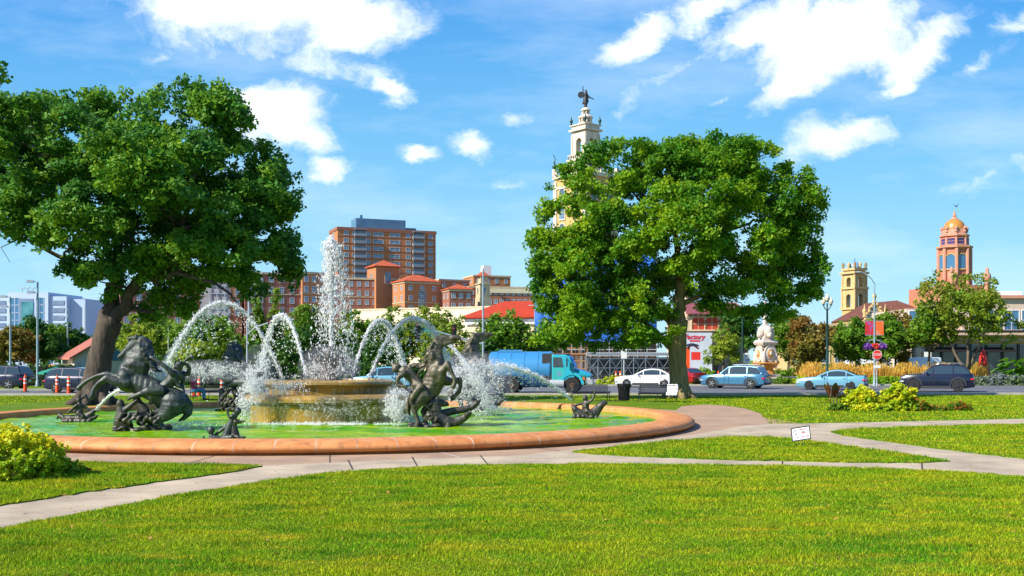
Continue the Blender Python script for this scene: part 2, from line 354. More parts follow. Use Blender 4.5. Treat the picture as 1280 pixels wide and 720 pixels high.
M['bark_left'] = mat('dark_bark', (.045, .036, .032), .95, (.10, .075, .058), 5, bump=.06, bscale=7, nvec=(1, 1, .25))
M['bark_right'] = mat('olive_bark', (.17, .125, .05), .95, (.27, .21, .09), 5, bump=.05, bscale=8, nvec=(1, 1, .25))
M['bark'] = mat('grey_bark', (.16, .12, .08), .95, (.09, .07, .05), 6)

def weather(m, col, scale, vec, lo, hi, amt):
    """stains of their own shape over a stone material"""
    nt = m.node_tree; N = nt.nodes; L = nt.links; b = N['Principled BSDF']; src = b.inputs['Base Color'].links[0].from_socket
    tc = N.new('ShaderNodeTexCoord'); mp = N.new('ShaderNodeMapping'); mp.inputs['Scale'].default_value = vec; L.new(tc.outputs['Object'], mp.inputs[0])
    n = N.new('ShaderNodeTexNoise'); n.inputs['Scale'].default_value = scale; n.inputs['Detail'].default_value = 10; n.inputs['Roughness'].default_value = .7; L.new(mp.outputs[0], n.inputs['Vector'])
    r = N.new('ShaderNodeMapRange'); r.inputs['From Min'].default_value = lo; r.inputs['From Max'].default_value = hi; r.inputs['To Max'].default_value = amt; L.new(n.outputs['Fac'], r.inputs['Value'])
    x = N.new('ShaderNodeMix'); x.data_type = 'RGBA'; L.new(r.outputs[0], x.inputs[0]); L.new(src, x.inputs[6]); x.inputs[7].default_value = _hex(col); L.new(x.outputs[2], b.inputs['Base Color'])
weather(M['terracotta'], (.12, .055, .03), 3.2, (1, 1, 1), .52, .72, .75); weather(M['terracotta'], (.66, .36, .18), 6, (1, 1, 1), .56, .7, .6)
weather(M['plaza'], (.15, .11, .085), 1.1, (.5, 1.2, 1), .56, .74, .6); weather(M['path'], (.17, .14, .11), 1.3, (.5, 1.2, 1), .57, .74, .55)
weather(M['asphalt'], (.17, .18, .20), .5, (.25, 2, 1), .5, .68, .6)
for k in ('brick', 'brick_red'): 
    pass
# ------------------------------------------------------------------ ground, lawns, paths, road
def sheet(name, pts, z, m, th=.0, px=True, kind='structure'):
    g = [G(*p) for p in pts] if px else pts
    mb = MB(); n = len(g)
    if th: mb.prism(g, z-th, z, ax='z')
    else: mb.add([(x, y, z) for x, y in g], [tuple(range(n))])
    o = mb.build(name, m); tag(o, kind=kind)
    me = o.data; b = bmesh.new(); b.from_mesh(me); bmesh.ops.triangulate(b, faces=[f for f in b.faces if len(f.verts) > 4], ngon_method='EAR_CLIP'); b.to_mesh(me); b.free()
    return o, g
M['ground'] = grassmat('ground_grass')
sheet('ground', [(-3000, -60), (3000, -60), (3000, 4000), (-3000, 4000)], 0, M['ground'], px=False)
PC = Vector((-6.2, 35.3, 0)); PR = 12.2
# plaza: a ring of pink concrete with radial joints, widening to the right
def plaza():
    mb = MB(); n = 96; ro = 15.9; vs = []; fs = []
    for i in range(n):
        w = 2*PI*i/n
        for r in (PR-.6, ro): vs.append((PC.x+r*math.cos(w), PC.y+r*math.sin(w), .004))
    for i in range(n): j = (i+1) % n; fs.append((2*i, 2*i+1, 2*j+1, 2*j))
    mb.add(vs, fs, 0)
    for i in range(30):
        w = 2*PI*i/30+.07; d = Vector((math.cos(w), math.sin(w))); e = Vector((-d.y, d.x))*.014
        a = Vector((PC.x, PC.y))+d*(PR-.1); c = Vector((PC.x, PC.y))+d*(ro-.05)
        mb.add([(a.x-e.x, a.y-e.y, .008), (c.x-e.x, c.y-e.y, .008), (c.x+e.x, c.y+e.y, .008), (a.x+e.x, a.y+e.y, .008)], [(0, 1, 2, 3)], 1 if i % 3 else 2)
    tag(mb.build('plaza', [M['plaza'], M['joint'], M['pale_joint']]), kind='structure')
plaza()
sheet('plaza_side', [(852, 508), (880, 506), (905, 507), (932, 511), (950, 517), (956, 524), (962, 531), (965, 536), (930, 548), (900, 552), (850, 556), (800, 545)], .010, M['plaza'])
PATH = [(-300, 705), (-200, 660), (0, 630), (200, 602), (330, 583), (480, 576), (650, 570), (720, 562), (860, 545), (930, 533), (962, 530.6), (1060, 529), (1160, 526.5), (1280, 524), (1500, 519),
        (1700, 560), (1700, 660), (1280, 602), (1000, 590), (800, 586), (600, 588), (420, 596), (330, 607), (200, 630), (0, 670)]
sheet('path', PATH, .014, M['path'])
jm = MB()
for (a, b_, c, d) in ((978, 572, 978, 585), (1152, 576, 1153, 592), (435, 576, 441, 588), (515, 572, 523, 586), (600, 570, 612, 584)):
    p = Vector(G(a, b_)); q = Vector(G(c, d)); e = (q-p).normalized(); e = Vector((-e.y, e.x))*.016
    jm.add([(p.x-e.x, p.y-e.y, .018), (q.x-e.x, q.y-e.y, .018), (q.x+e.x, q.y+e.y, .018), (p.x+e.x, p.y+e.y, .018)], [(0, 1, 2, 3)])
tag(jm.build('path_joints', M['joint']), kind='structure')
LAWN = {}
def lawn(name, pts, z=.035, label=None):
    q = []                                  # a trimmed but living edge, wandering a few centimetres
    for (a, b), (c, d) in zip(pts, pts[1:]+pts[:1]):
        if max(abs(a), abs(c)) > 1280: q.append((a, b)); continue
        n = max(1, int(abs(c-a)/9)); q += [(a+(c-a)*k/n, b+(d-b)*k/n+(random.uniform(-.35, .35)*((b-HY)/110)**2 if k else 0)) for k in range(n)]
    pts = q
    o, g = sheet(name, pts, z, M['lawn'], th=.05); LAWN[name] = (g, z); return o
lawn('near_lawn', [(-300, 740), (-100, 692), (0, 664), (110, 642), (220, 621), (330, 603.5), (400, 594), (480, 588), (560, 584), (650, 582), (760, 581.5), (900, 583), (1050, 586), (1170, 590), (1280, 597.5), (1500, 616), (1900, 1000), (-700, 1000)])
lawn('middle_lawn', [(715, 566), (745, 562), (775, 558.5), (830, 553), (900, 548), (960, 547), (1010, 552), (1060, 559), (1120, 567), (1160, 573), (1188, 578), (1150, 580), (1080, 579.5), (1000, 578), (900, 576), (800, 572), (740, 569)])
lawn('right_lawn', [(1038, 541), (1050, 538.5), (1080, 536.5), (1150, 534), (1280, 531), (1500, 526), (1700, 524), (1700, 640), (1500, 606), (1280, 575), (1180, 563), (1100, 552), (1056, 546)])
lawn('left_lawn', [(328, 584.5), (300, 582.5), (250, 582), (150, 580.5), (80, 579), (-100, 576), (-300, 572), (-400, 700), (-100, 651), (0, 634), (100, 618), (220, 601), (300, 590)])
LAWN['far'] = ([G(*p) for p in [(858, 496), (1100, 494.5), (1500, 494), (1500, 518.5), (1280, 523.5), (1160, 526), (1060, 528.5), (962, 530), (950, 516), (932, 510.5), (905, 506.5), (880, 505.5), (868, 507)]], 0)
LAWN['behind'] = ([G(*p) for p in [(-120, 495), (300, 495), (640, 495), (860, 495), (866, 507), (830, 503), (700, 499.5), (400, 499), (100, 500), (-120, 514)]], 0)
def inpoly(x, y, poly):
    r = np.zeros(len(x), bool); n = len(poly); j = n-1
    for i in range(n):
        xi, yi = poly[i]; xj, yj = poly[j]
        c = ((yi > y) != (yj > y)) & (x < (xj-xi)*(y-yi)/(yj-yi+1e-12)+xi); r ^= c; j = i
    return r
def grass(key, dens, h, w, y0=9.2, y1=80):
    poly, z0 = LAWN[key]; a = np.array(poly); 
    xs0, xs1 = a[:, 0].min(), a[:, 0].max(); yy0, yy1 = max(a[:, 1].min(), y0), min(a[:, 1].max(), y1)
    xs0 = max(xs0, -.62*yy1-3.5); xs1 = min(xs1, .62*yy1+3.5)
    n = int((xs1-xs0)*(yy1-yy0)*dens); x = rng.uniform(xs0, xs1, n); y = rng.uniform(yy0, yy1, n)
    k = inpoly(x, y, poly) & (np.abs(x) < .58*y+3.5); x = x[k]; y = y[k]; n = len(x)
    an = rng.uniform(0, 2*PI, n); hh = h*rng.uniform(.5, 1.15, n); ww = w*rng.uniform(.7, 1.3, n)
    # mower height varies in tufts
    hh *= .8+.35*np.sin(x*3.1+np.cos(y*2.3)*2)*np.cos(y*3.7+np.sin(x*1.9))
    ln = hh*rng.uniform(.2, .95, n); la = rng.uniform(0, 2*PI, n)
    V = np.zeros((n, 3, 3)); z = np.full(n, z0)
    V[:, 0] = np.stack([x-np.cos(an)*ww/2, y-np.sin(an)*ww/2, z], 1); V[:, 1] = np.stack([x+np.cos(an)*ww/2, y+np.sin(an)*ww/2, z], 1)
    V[:, 2] = np.stack([x+np.cos(la)*ln, y+np.sin(la)*ln, z+hh], 1)
    tag(npmesh('grass', V.reshape(-1, 3), np.arange(3*n).reshape(-1, 3), M['blade'], attr=rng.random(n)), kind='stuff', label=GL[key], cat='grass')
GL = {'near_lawn': 'short mown grass of the big lawn in front of the path', 'middle_lawn': 'grass of the thin pointed lawn with the small sign', 'right_lawn': 'grass of the wedge lawn at the far end of the right path',
      'left_lawn': 'darker grass of the wedge lawn beside the yellow bush', 'far': 'grass of the lawn between plaza and road with the flower bed', 'behind': 'grass strip between the pool and the road under the trees'}
grass('near_lawn', 2600, .045, .0095, 9.4, 14); grass('near_lawn', 1800, .05, .012, 14, 22)
grass('middle_lawn', 900, .065, .017); grass('left_lawn', 1300, .06, .014); grass('right_lawn', 500, .065, .02)
grass('far', 120, .07, .04); grass('behind', 50, .08, .05)
# a few fallen leaves
def fallen():
    n = 420; V = []; y = rng.uniform(10, 34, n); x = rng.uniform(-.5, .5, n)*y; k = np.hypot(x-PC.x, y-PC.y) > 12.8; x = x[k]; y = y[k]; n = len(x); an = rng.uniform(0, 6.28, n); s_ = rng.uniform(.018, .04, n); z = np.full(n, .055)
    d = np.stack([np.cos(an)*s_, np.sin(an)*s_, rng.normal(0, .008, n)], 1); e = np.stack([-np.sin(an)*s_*.6, np.cos(an)*s_*.6, rng.normal(0, .008, n)], 1); c = np.stack([x, y, z], 1)
    V = np.stack([c-d, c+e, c+d, c-e], 1).reshape(-1, 3); tag(npmesh('fallen_leaves', V, np.arange(4*n).reshape(-1, 4), leafmat('dry_leaf', (.30, .16, .04), (.42, .30, .06), trans=.2), attr=rng.random(n), sides=4), 'scattered dry brown leaves lying on the lawns and paths', kind='stuff')
fallen()
# road
sheet('road', [(-700, 494.5), (-200, 494.3), (160, 494), (420, 494), (640, 494), (900, 493.4), (1500, 493), (1900, 493), (1900, 481), (1500, 481.4), (1200, 482), (900, 482.4), (560, 482.5), (430, 487), (-200, 489), (-700, 489)], .006, M['asphalt'])
rm = MB()
for k in range(10):
    x0 = -2+k*6.0; rm.add([(x0, 73.2, .010), (x0+3, 73.2, .010), (x0+3, 73.35, .010), (x0, 73.35, .010)], [(0, 1, 2, 3)])
rm.add([(-10, 85.4, .010), (60, 86.2, .010), (60, 86.35, .010), (-10, 85.55, .010)], [(0, 1, 2, 3)])
tag(rm.build('road_markings', M['paint']), kind='structure')
km = MB()
def kerb(a, b_, w=.18, h=.13):
    A = Vector(G(*a)); B = Vector(G(*b_)); d = (B-A); km.box(((A.x+B.x)/2, (A.y+B.y)/2, h/2), (d.length, w, h), math.atan2(d.y, d.x))
for a, b_ in (((-200, 494.5), (420, 494.2)), ((421, 494.2), (900, 493.6)), ((901, 493.6), (1500, 493.2)), ((1500, 481.3), (900, 482.2)), ((899, 482.2), (561, 482.3)), ((-200, 488.8), (430, 486.8))): kerb(a, b_)
tag(km.build('kerb', M['kerb']), kind='structure')
sheet('pavement', [(-700, 470.6), (-60, 470.6), (560, 471.5), (600, 478), (900, 479), (1000, 468), (1900, 468), (1900, 458), (-700, 458)], .006, M['pavement'])

# ------------------------------------------------------------------ fountain pool
FT = thing('fountain_basin', 'large round fountain pool with a rounded terracotta stone rim', 'fountain', PC)
def pool():
    nseg = 84; prof = [(12.02, 0), (12.04, .05), (12.17, .075), (12.23, .13), (12.22, .20), (12.12, .275), (11.95, .315), (11.65, .332), (11.32, .328), (11.2, .30), (11.17, .24), (11.16, -.05)]
    angs = []
    for s in range(nseg):
        for t, inset in ((0, .0), (.016, .0), (.35, 0), (.65, 0), (.984, .0)): angs.append((2*PI*(s+t)/nseg, inset))
    vs = []; fs = []; ms = []; k = len(prof); n = len(angs)
    for w, ins in angs:
        for i, (r, z) in enumerate(prof):
            vs.append((r*math.cos(w)-(ins*math.cos(w) if r > 11.7 else 0), r*math.sin(w)-(ins*math.sin(w) if r > 11.7 else 0), z-(ins*.6 if z > .2 else 0)))
    mb = MB()
    for i in range(n):
        j = (i+1) % n; mm = 1 if (i % 5 in (4,)) or (i % 5 == 0) else 0
        for q in range(k-1): fs.append((i*k+q, j*k+q, j*k+q+1, i*k+q+1)); ms.append(1 if mm and q > 0 else 0)
    mb.v = vs; mb.f = fs; mb.m = ms
    mb.build('rim', [M['terracotta'], M['rimjoint']], FT, smooth=True, ang=60)
    b = MB().lathe([(0, -.3), (11.3, -.3)], n=64); b.f = b.f[:]; b.build('floor', M['poolfloor'], FT)
M['rimjoint'] = mat('rim_joint', (.80, .58, .42), .85, (.20, .07, .03), .9)
M['poolfloor'] = mat('pool_floor', (.16, .33, .02), .9)
pool()
def water_material():
    m = bpy.data.materials.new('pool_water'); m.use_nodes = True; nt = m.node_tree; N = nt.nodes; L = nt.links
    b = N['Principled BSDF']; b.inputs['Roughness'].default_value = .08; b.inputs['IOR'].default_value = 1.33; b.inputs['Specular IOR Level'].default_value = .16
    tc = N.new('ShaderNodeTexCoord')
    def nz(s, d=4, sc=(1, 1, 1), rough=.5):
        mp = N.new('ShaderNodeMapping'); mp.inputs['Scale'].default_value = sc; L.new(tc.outputs['Object'], mp.inputs[0])
        n = N.new('ShaderNodeTexNoise'); n.inputs['Scale'].default_value = s; n.inputs['Detail'].default_value = d; n.inputs['Roughness'].default_value = rough; L.new(mp.outputs[0], n.inputs['Vector']); return n.outputs['Fac']
    def rmp(v, a, c, o=1):
        r = N.new('ShaderNodeMapRange'); r.inputs['From Min'].default_value = a; r.inputs['From Max'].default_value = c; r.inputs['To Max'].default_value = o; L.new(v, r.inputs['Value']); return r.outputs[0]
    def mx(f, A, B):
        x = N.new('ShaderNodeMix'); x.data_type = 'RGBA'; L.new(f, x.inputs[0])
        for i, q in ((6, A), (7, B)):
            if isinstance(q, tuple): x.inputs[i].default_value = _hex(q)
            else: L.new(q, x.inputs[i])
        return x.outputs[2]
    c = mx(rmp(nz(.35, 5, (.6, 1.6, 1)), .38, .62), (.04, .29, .001), (.28, .42, .001))
    c = mx(rmp(nz(3.5, 5, (.4, 1.3, 1)), .55, .75, .7), c, (.012, .10, .012))
    # foam lying where the water falls: round the stone tiers and round each bronze
    acc = None
    def mth(op, a, b_=None):
        n = N.new('ShaderNodeMath'); n.operation = op
        for i, q in enumerate((a, b_)):
            if q is None: continue
            if isinstance(q, (int, float)): n.inputs[i].default_value = q
            else: L.new(q, n.inputs[i])
        return n.outputs[0]
    for (x, y, r0, r1) in ((0, 0, 2.75, 3.9), (2.6, -4.6, .2, 1.7), (-2.4, -3.2, .2, 1.5), (3.6, -3.6, .5, 1.8), (-3.8, -4.9, .5, 1.7), (4.4, -.8, .8, 2.6), (-7.4, -5.6, .2, 1.4), (-9.3, 1.0, .2, 1.6), (-5, 2, .4, 2)):
        v = N.new('ShaderNodeVectorMath'); v.operation = 'SUBTRACT'; L.new(tc.outputs['Object'], v.inputs[0]); v.inputs[1].default_value = (x, y, 0)
        l = N.new('ShaderNodeVectorMath'); l.operation = 'LENGTH'; L.new(v.outputs[0], l.inputs[0])
        q = rmp(l.outputs['Value'], r1, r0); acc = q if acc is None else mth('MAXIMUM', acc, q)
    fm = mth('ADD', mth('MULTIPLY', acc, .75), mth('MULTIPLY', mth('SUBTRACT', nz(9, 7, (1, 1.6, 1), .7), .5), 1.5))
    fo = rmp(fm, .68, 1.05, .8)
    c = mx(fo, c, (.72, .80, .80)); L.new(c, b.inputs['Base Color']); L.new(mth('ADD', mth('MULTIPLY', fo, .5), .05), b.inputs['Roughness'])
    u = N.new('ShaderNodeBump'); u.inputs['Distance'].default_value = .12; u.inputs['Strength'].default_value = .7; L.new(nz(2.6, 5, (.8, 1.3, 1), .6), u.inputs['Height'])
    u2 = N.new('ShaderNodeBump'); u2.inputs['Distance'].default_value = .03; u2.inputs['Strength'].default_value = .6; L.new(nz(14, 3), u2.inputs['Height']); L.new(u.outputs[0], u2.inputs['Normal']); L.new(u2.outputs[0], b.inputs['Normal'])
    return m
M['water'] = water_material()
def pond():
    nr, na = 150, 420; r = 11.2*(np.arange(1, nr+1)/nr)**.85; a = 2*PI*np.arange(na)/na; Rr, A = np.meshgrid(r, a, indexing='ij'); x = Rr*np.cos(A); y = Rr*np.sin(A)
    z = .010*np.sin(Rr*7.5+.8*np.sin(A*5))*np.clip(1.3-Rr/9, .15, 1); g = np.random.default_rng(5)
    for k in range(26):
        w = g.uniform(0, 2*PI); f = g.uniform(3, 13); z += (.022/f)*np.sin(f*(x*math.cos(w)+y*math.sin(w))+g.uniform(0, 6)+1.2*np.sin(x*.6+k)+np.cos(y*.7-k))
    for (cx, cy) in ((2.6, -4.6), (3.6, -3.6), (-3.8, -4.9), (4.6, -1), (-7.4, -5.6), (-9.3, 1.0)):
        d = np.hypot(x-cx, y-cy); z += .012*np.sin(d*9)*np.exp(-d/1.8)
    V = np.vstack([[0, 0, 0], np.stack([x, y, z], -1).reshape(-1, 3)]); i, j = np.meshgrid(np.arange(nr-1), np.arange(na), indexing='ij'); j2 = (j+1) % na
    Q = np.stack([1+i*na+j, 1+(i+1)*na+j, 1+(i+1)*na+j2, 1+i*na+j2], -1).reshape(-1, 4)
    o = npmesh('water', V, Q, M['water'], smooth=True, sides=4); o.location = (PC.x, PC.y, .12); tag(o, kind='structure')
pond()
# stone tiers
def wetstone():
    m = mat('wet_stone', (.46, .26, .035), .30, (.13, .10, .03), 1.0, bump=.01, bscale=20, det=8, spec=.7)
    nt = m.node_tree; N = nt.nodes; L = nt.links; b = N['Principled BSDF']
    src = b.inputs['Base Color'].links[0].from_socket
    tc = N.new('ShaderNodeTexCoord'); mp = N.new('ShaderNodeMapping'); mp.inputs['Scale'].default_value = (9, 9, .55); L.new(tc.outputs['Object'], mp.inputs[0])
    n = N.new('ShaderNodeTexNoise'); n.inputs['Scale'].default_value = 1.2; n.inputs['Detail'].default_value = 5; L.new(mp.outputs[0], n.inputs['Vector'])
    r = N.new('ShaderNodeMapRange'); r.inputs['From Min'].default_value = .54; r.inputs['From Max'].default_value = .72; r.inputs['To Max'].default_value = .55; L.new(n.outputs['Fac'], r.inputs['Value'])
    x = N.new('ShaderNodeMix'); x.data_type = 'RGBA'; L.new(r.outputs[0], x.inputs[0]); L.new(src, x.inputs[6]); x.inputs[7].default_value = (.55, .50, .36, 1); L.new(x.outputs[2], b.inputs['Base Color'])
    return m
M['wetstone'] = wetstone()
TI = thing('fountain_tiers', 'two tiered ochre stone centre of the fountain streaming with water', 'fountain tiers', (PC.x, PC.y, .1))
MB().lathe([(2.62, -.2), (2.62, .55), (2.66, .60)], n=64).build('lower_wall', M['wetstone'], TI, smooth=True)
MB().lathe([(2.55, .6), (2.72, .62), (2.80, .70), (2.80, .80), (2.72, .88), (2.5, .92), (1.9, .93)], n=64).build('lower_bowl', M['wetstone'], TI, smooth=True)
MB().lathe([(2.0, .88), (2.0, 1.12), (2.03, 1.16)], n=64).build('upper_wall', M['wetstone'], TI, smooth=True)
MB().lathe([(1.95, 1.15), (2.13, 1.18), (2.19, 1.25), (2.18, 1.32), (2.08, 1.38), (1.9, 1.385), (1.85, 1.30), (.3, 1.28)], n=64).build('upper_bowl', M['wetstone'], TI, smooth=True)

# ------------------------------------------------------------------ trees
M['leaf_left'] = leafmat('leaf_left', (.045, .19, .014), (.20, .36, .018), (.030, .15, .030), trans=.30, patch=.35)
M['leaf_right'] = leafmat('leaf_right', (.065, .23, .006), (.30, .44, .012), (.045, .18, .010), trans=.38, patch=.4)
M['leaf_yellow'] = leafmat('leaf_yellowgreen', (.15, .26, .02), (.32, .36, .03), (.11, .21, .02), patch=.4)
M['leaf_mid'] = leafmat('leaf_midgreen', (.055, .18, .012), (.17, .30, .016), (.12, .19, .015), patch=.3)
M['leaf_dark'] = leafmat('leaf_darkgreen', (.022, .10, .014), (.07, .17, .018), (.035, .12, .015), patch=.3)
M['leaf_rust'] = leafmat('leaf_rustgreen', (.11, .14, .02), (.26, .20, .03), (.22, .11, .025), patch=.4)
def leaves(cents, per, spread, size, up=.35, asp=.62, flat=.8):
    """clumps of leaf-sized folded faces round each centre; returns vertices, faces, per-face tone"""
    c = np.repeat(np.asarray(cents, float), per, 0); n = len(c)
    d = rng.normal(size=(n, 3)); d /= np.linalg.norm(d, axis=1)[:, None]; r = spread*rng.random(n)**.5
    off = d*r[:, None]; off[:, 2] *= flat; p = c+off
    nr = rng.normal(size=(n, 3))*.8+d*.6; nr[:, 2] = np.abs(nr[:, 2])*.6+up; nr /= np.linalg.norm(nr, axis=1)[:, None]
    t = np.cross(nr, rng.normal(size=(n, 3))); t /= np.linalg.norm(t, axis=1)[:, None]; b = np.cross(nr, t)
    s = size*rng.uniform(.45, 1.5, n)[:, None]
    A = p-t*s*.5; B = p+b*s*asp*.5-nr*s*.10; D = p-b*s*asp*.5-nr*s*.10; E = p+t*s*.5-nr*s*.12
    V = np.stack([A, B, E, D], 1).reshape(-1, 3); Fc = np.arange(4*n).reshape(-1, 4)
    tone = np.clip(np.repeat(rng.normal(.45, .22, len(cents)), per)+rng.normal(0, .2, n), 0, 1)
    return V, Fc, tone
def lobe_points(lobes, n, shell=.55, gap=.36, gs=.9, seed=1, sub=0):
    """clump centres spread through a crown made of several lobes, thinned by a smooth random field so that gaps open"""
    g = np.random.default_rng(seed); L_ = np.array(lobes, float); vol = (L_[:, 3]*L_[:, 4]*L_[:, 5])**(2/3); pr = vol/vol.sum(); out = []
    ph = g.uniform(0, 6.28, (5, 3)); fr = g.normal(size=(5, 3))*gs*1.4
    if sub:                                    # each limb ends in its own smaller clouds of leaves, with dark hollows between
        S = []
        for l in L_:
            for j in range(sub):
                d = g.normal(size=3); d /= np.linalg.norm(d); d[2] = d[2]*.9+.12; r = g.uniform(.62, .98); q = g.uniform(.25, .42); S.append([*(l[:3]+d*r*l[3:6]), l[3]*q, l[4]*q, l[5]*q*.8])
        L_ = np.vstack([np.array(S), np.hstack([L_[:, :3], L_[:, 3:]*.86]), np.hstack([L_[:, :3], L_[:, 3:]*.7])]); vol = (L_[:, 3]*L_[:, 4]*L_[:, 5])**(2/3); vol[len(S):] *= .16; pr = vol/vol.sum(); shell = .35
    while len(out) < n:
        k = g.choice(len(L_), p=pr); d = g.normal(size=3); d /= np.linalg.norm(d); r = shell+(1-shell)*g.random()**.8
        if d[2] < -.55 and g.random() < .6: continue
        p = L_[k, :3]+d*r*L_[k, 3:6]*g.uniform(.92, 1.06)
        q = sum(math.sin(fr[i]@p+ph[i, 0]) for i in range(5))/5
        if q < gap-.62 and g.random() < .85: continue
        out.append(p)
    return np.array(out)
def limb(mb, a, b_, r0, r1, wob=.06, n=7, seg=7, sag=0):
    a = Vector(a); b_ = Vector(b_); L_ = (b_-a).length; pts = []; rs = []
    for i in range(seg+1):
        t = i/seg; j = Vector((random.uniform(-1, 1), random.uniform(-1, 1), random.uniform(-1, 1)))*wob*L_*math.sin(PI*t)
        pts.append(a.lerp(b_, t)+j+Vector((0, 0, sag*math.sin(PI*t)))); rs.append(r0+(r1-r0)*t**.8)
    mb.tube(pts, rs, n); return pts
def big_tree(name, label, Y, lobes_px, trunk_px, bark, leaf, ncl, per, spread, size, seed, limbs, depth=.9, gap=.40, twigs=60, extra=None, dy=None):
    mpp = Y/F; bx_, by_ = trunk_px[0][0], trunk_px[0][1]
    base = Vector((X(bx_, Y), Y, 0)); t = thing(name, label, 'tree', base)
    def W(px, py, y=0): return Vector((X(px, Y)-base.x, y, Z(py, Y)))
    r_ = random.Random(seed); lobes = []
    for i, l in enumerate(lobes_px):
        y = l[4] if len(l) > 4 else r_.uniform(-.45, .45)*l[2]*mpp*2
        w = W(l[0], l[1], y); lobes.append((w.x, w.y, w.z, l[2]*mpp, l[2]*mpp*depth, l[3]*mpp))
    cl = lobe_points(lobes, ncl, gap=gap, seed=seed, sub=20)
    V, Fc, tone = leaves(cl, per, spread, size); npmesh('crown', V, Fc, leaf, t, attr=tone, sides=4)
    mb = MB(); pts = [W(px, py) if i else Vector((0, 0, -.1)) for i, (px, py, r) in enumerate(trunk_px)]; rs = [r*mpp for px, py, r in trunk_px]
    # smooth the trunk line
    P2 = []; R2 = []
    for i in range(len(pts)-1):
        for k in range(4): q = k/4; P2.append(pts[i].lerp(pts[i+1], q)+Vector((random.uniform(-.03, .03), random.uniform(-.03, .03), 0))); R2.append(rs[i]+(rs[i+1]-rs[i])*q)
    P2.append(pts[-1]); R2.append(rs[-1]); mb.tube(P2, R2, 14)
    for k in range(7):
        w = 2*PI*k/7+.3; e = rs[0]; mb.tube([(math.cos(w)*e*1.55, math.sin(w)*e*1.55, -.05), (math.cos(w)*e*.9, math.sin(w)*e*.9, .22), (math.cos(w)*e*.55, math.sin(w)*e*.55, .9)], [e*.22, e*.32, e*.2], 7)
    ends = []
    for (a, b_, r0, r1) in limbs:
        A = W(*a); B = W(*b_); pl = limb(mb, A, B, r0*mpp, r1*mpp, .045, 9, 8); ends += [(q, r0*mpp*(1-i/9)+.03) for i, q in enumerate(pl) if i >= 3]
    g = random.Random(seed+1)
    for k in range(twigs):
        c = Vector(cl[g.randrange(len(cl))]); A, r = min(ends, key=lambda e: (e[0]-c).length+max(0, e[0].z-c.z)*.8)
        if (A-c).length < .5: continue
        limb(mb, A, c, min(r*.55, .09), .015, .06, 5, 6)
    if extra:
        for line, r0, r1 in extra: mb.tube([W(*q) for q in line], [(r0+(r1-r0)*i/(len(line)-1))*mpp for i in range(len(line))], 7)
    mb.build('trunk', bark, t, smooth=True, ang=180)
    return t
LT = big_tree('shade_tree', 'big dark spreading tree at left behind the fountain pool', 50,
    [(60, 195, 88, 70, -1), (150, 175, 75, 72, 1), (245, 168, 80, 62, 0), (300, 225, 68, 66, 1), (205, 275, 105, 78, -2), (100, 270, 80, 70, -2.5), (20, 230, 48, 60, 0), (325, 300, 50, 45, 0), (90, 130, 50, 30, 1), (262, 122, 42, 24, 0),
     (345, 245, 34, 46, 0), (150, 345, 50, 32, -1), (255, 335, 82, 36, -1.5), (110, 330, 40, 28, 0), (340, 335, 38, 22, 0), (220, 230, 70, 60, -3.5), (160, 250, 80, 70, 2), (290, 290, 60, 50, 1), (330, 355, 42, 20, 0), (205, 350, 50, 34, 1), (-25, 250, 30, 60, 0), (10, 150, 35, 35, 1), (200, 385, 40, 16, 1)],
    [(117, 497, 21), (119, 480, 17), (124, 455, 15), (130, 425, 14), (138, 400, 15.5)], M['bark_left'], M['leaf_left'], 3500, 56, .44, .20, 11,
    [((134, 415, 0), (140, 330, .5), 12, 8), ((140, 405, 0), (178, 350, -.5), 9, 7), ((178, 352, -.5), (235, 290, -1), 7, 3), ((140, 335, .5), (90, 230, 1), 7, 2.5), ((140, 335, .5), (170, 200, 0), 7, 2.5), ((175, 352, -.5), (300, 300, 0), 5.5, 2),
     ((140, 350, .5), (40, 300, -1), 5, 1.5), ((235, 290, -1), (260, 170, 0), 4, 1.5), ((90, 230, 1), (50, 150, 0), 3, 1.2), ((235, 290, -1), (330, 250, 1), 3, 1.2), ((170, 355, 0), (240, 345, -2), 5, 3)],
    twigs=150, extra=[([(236, 345, -2), (262, 352, -2.2), (285, 358, -2.2), (305, 372, -2.3), (318, 392, -2.3), (325, 402, -2.3)], 2.6, .7), ([(20, 270, -1), (8, 290, -1), (2, 296, -1)], 1.2, .5), ([(40, 300, -1), (14, 312, -1), (25, 330, -1)], .9, .3)])
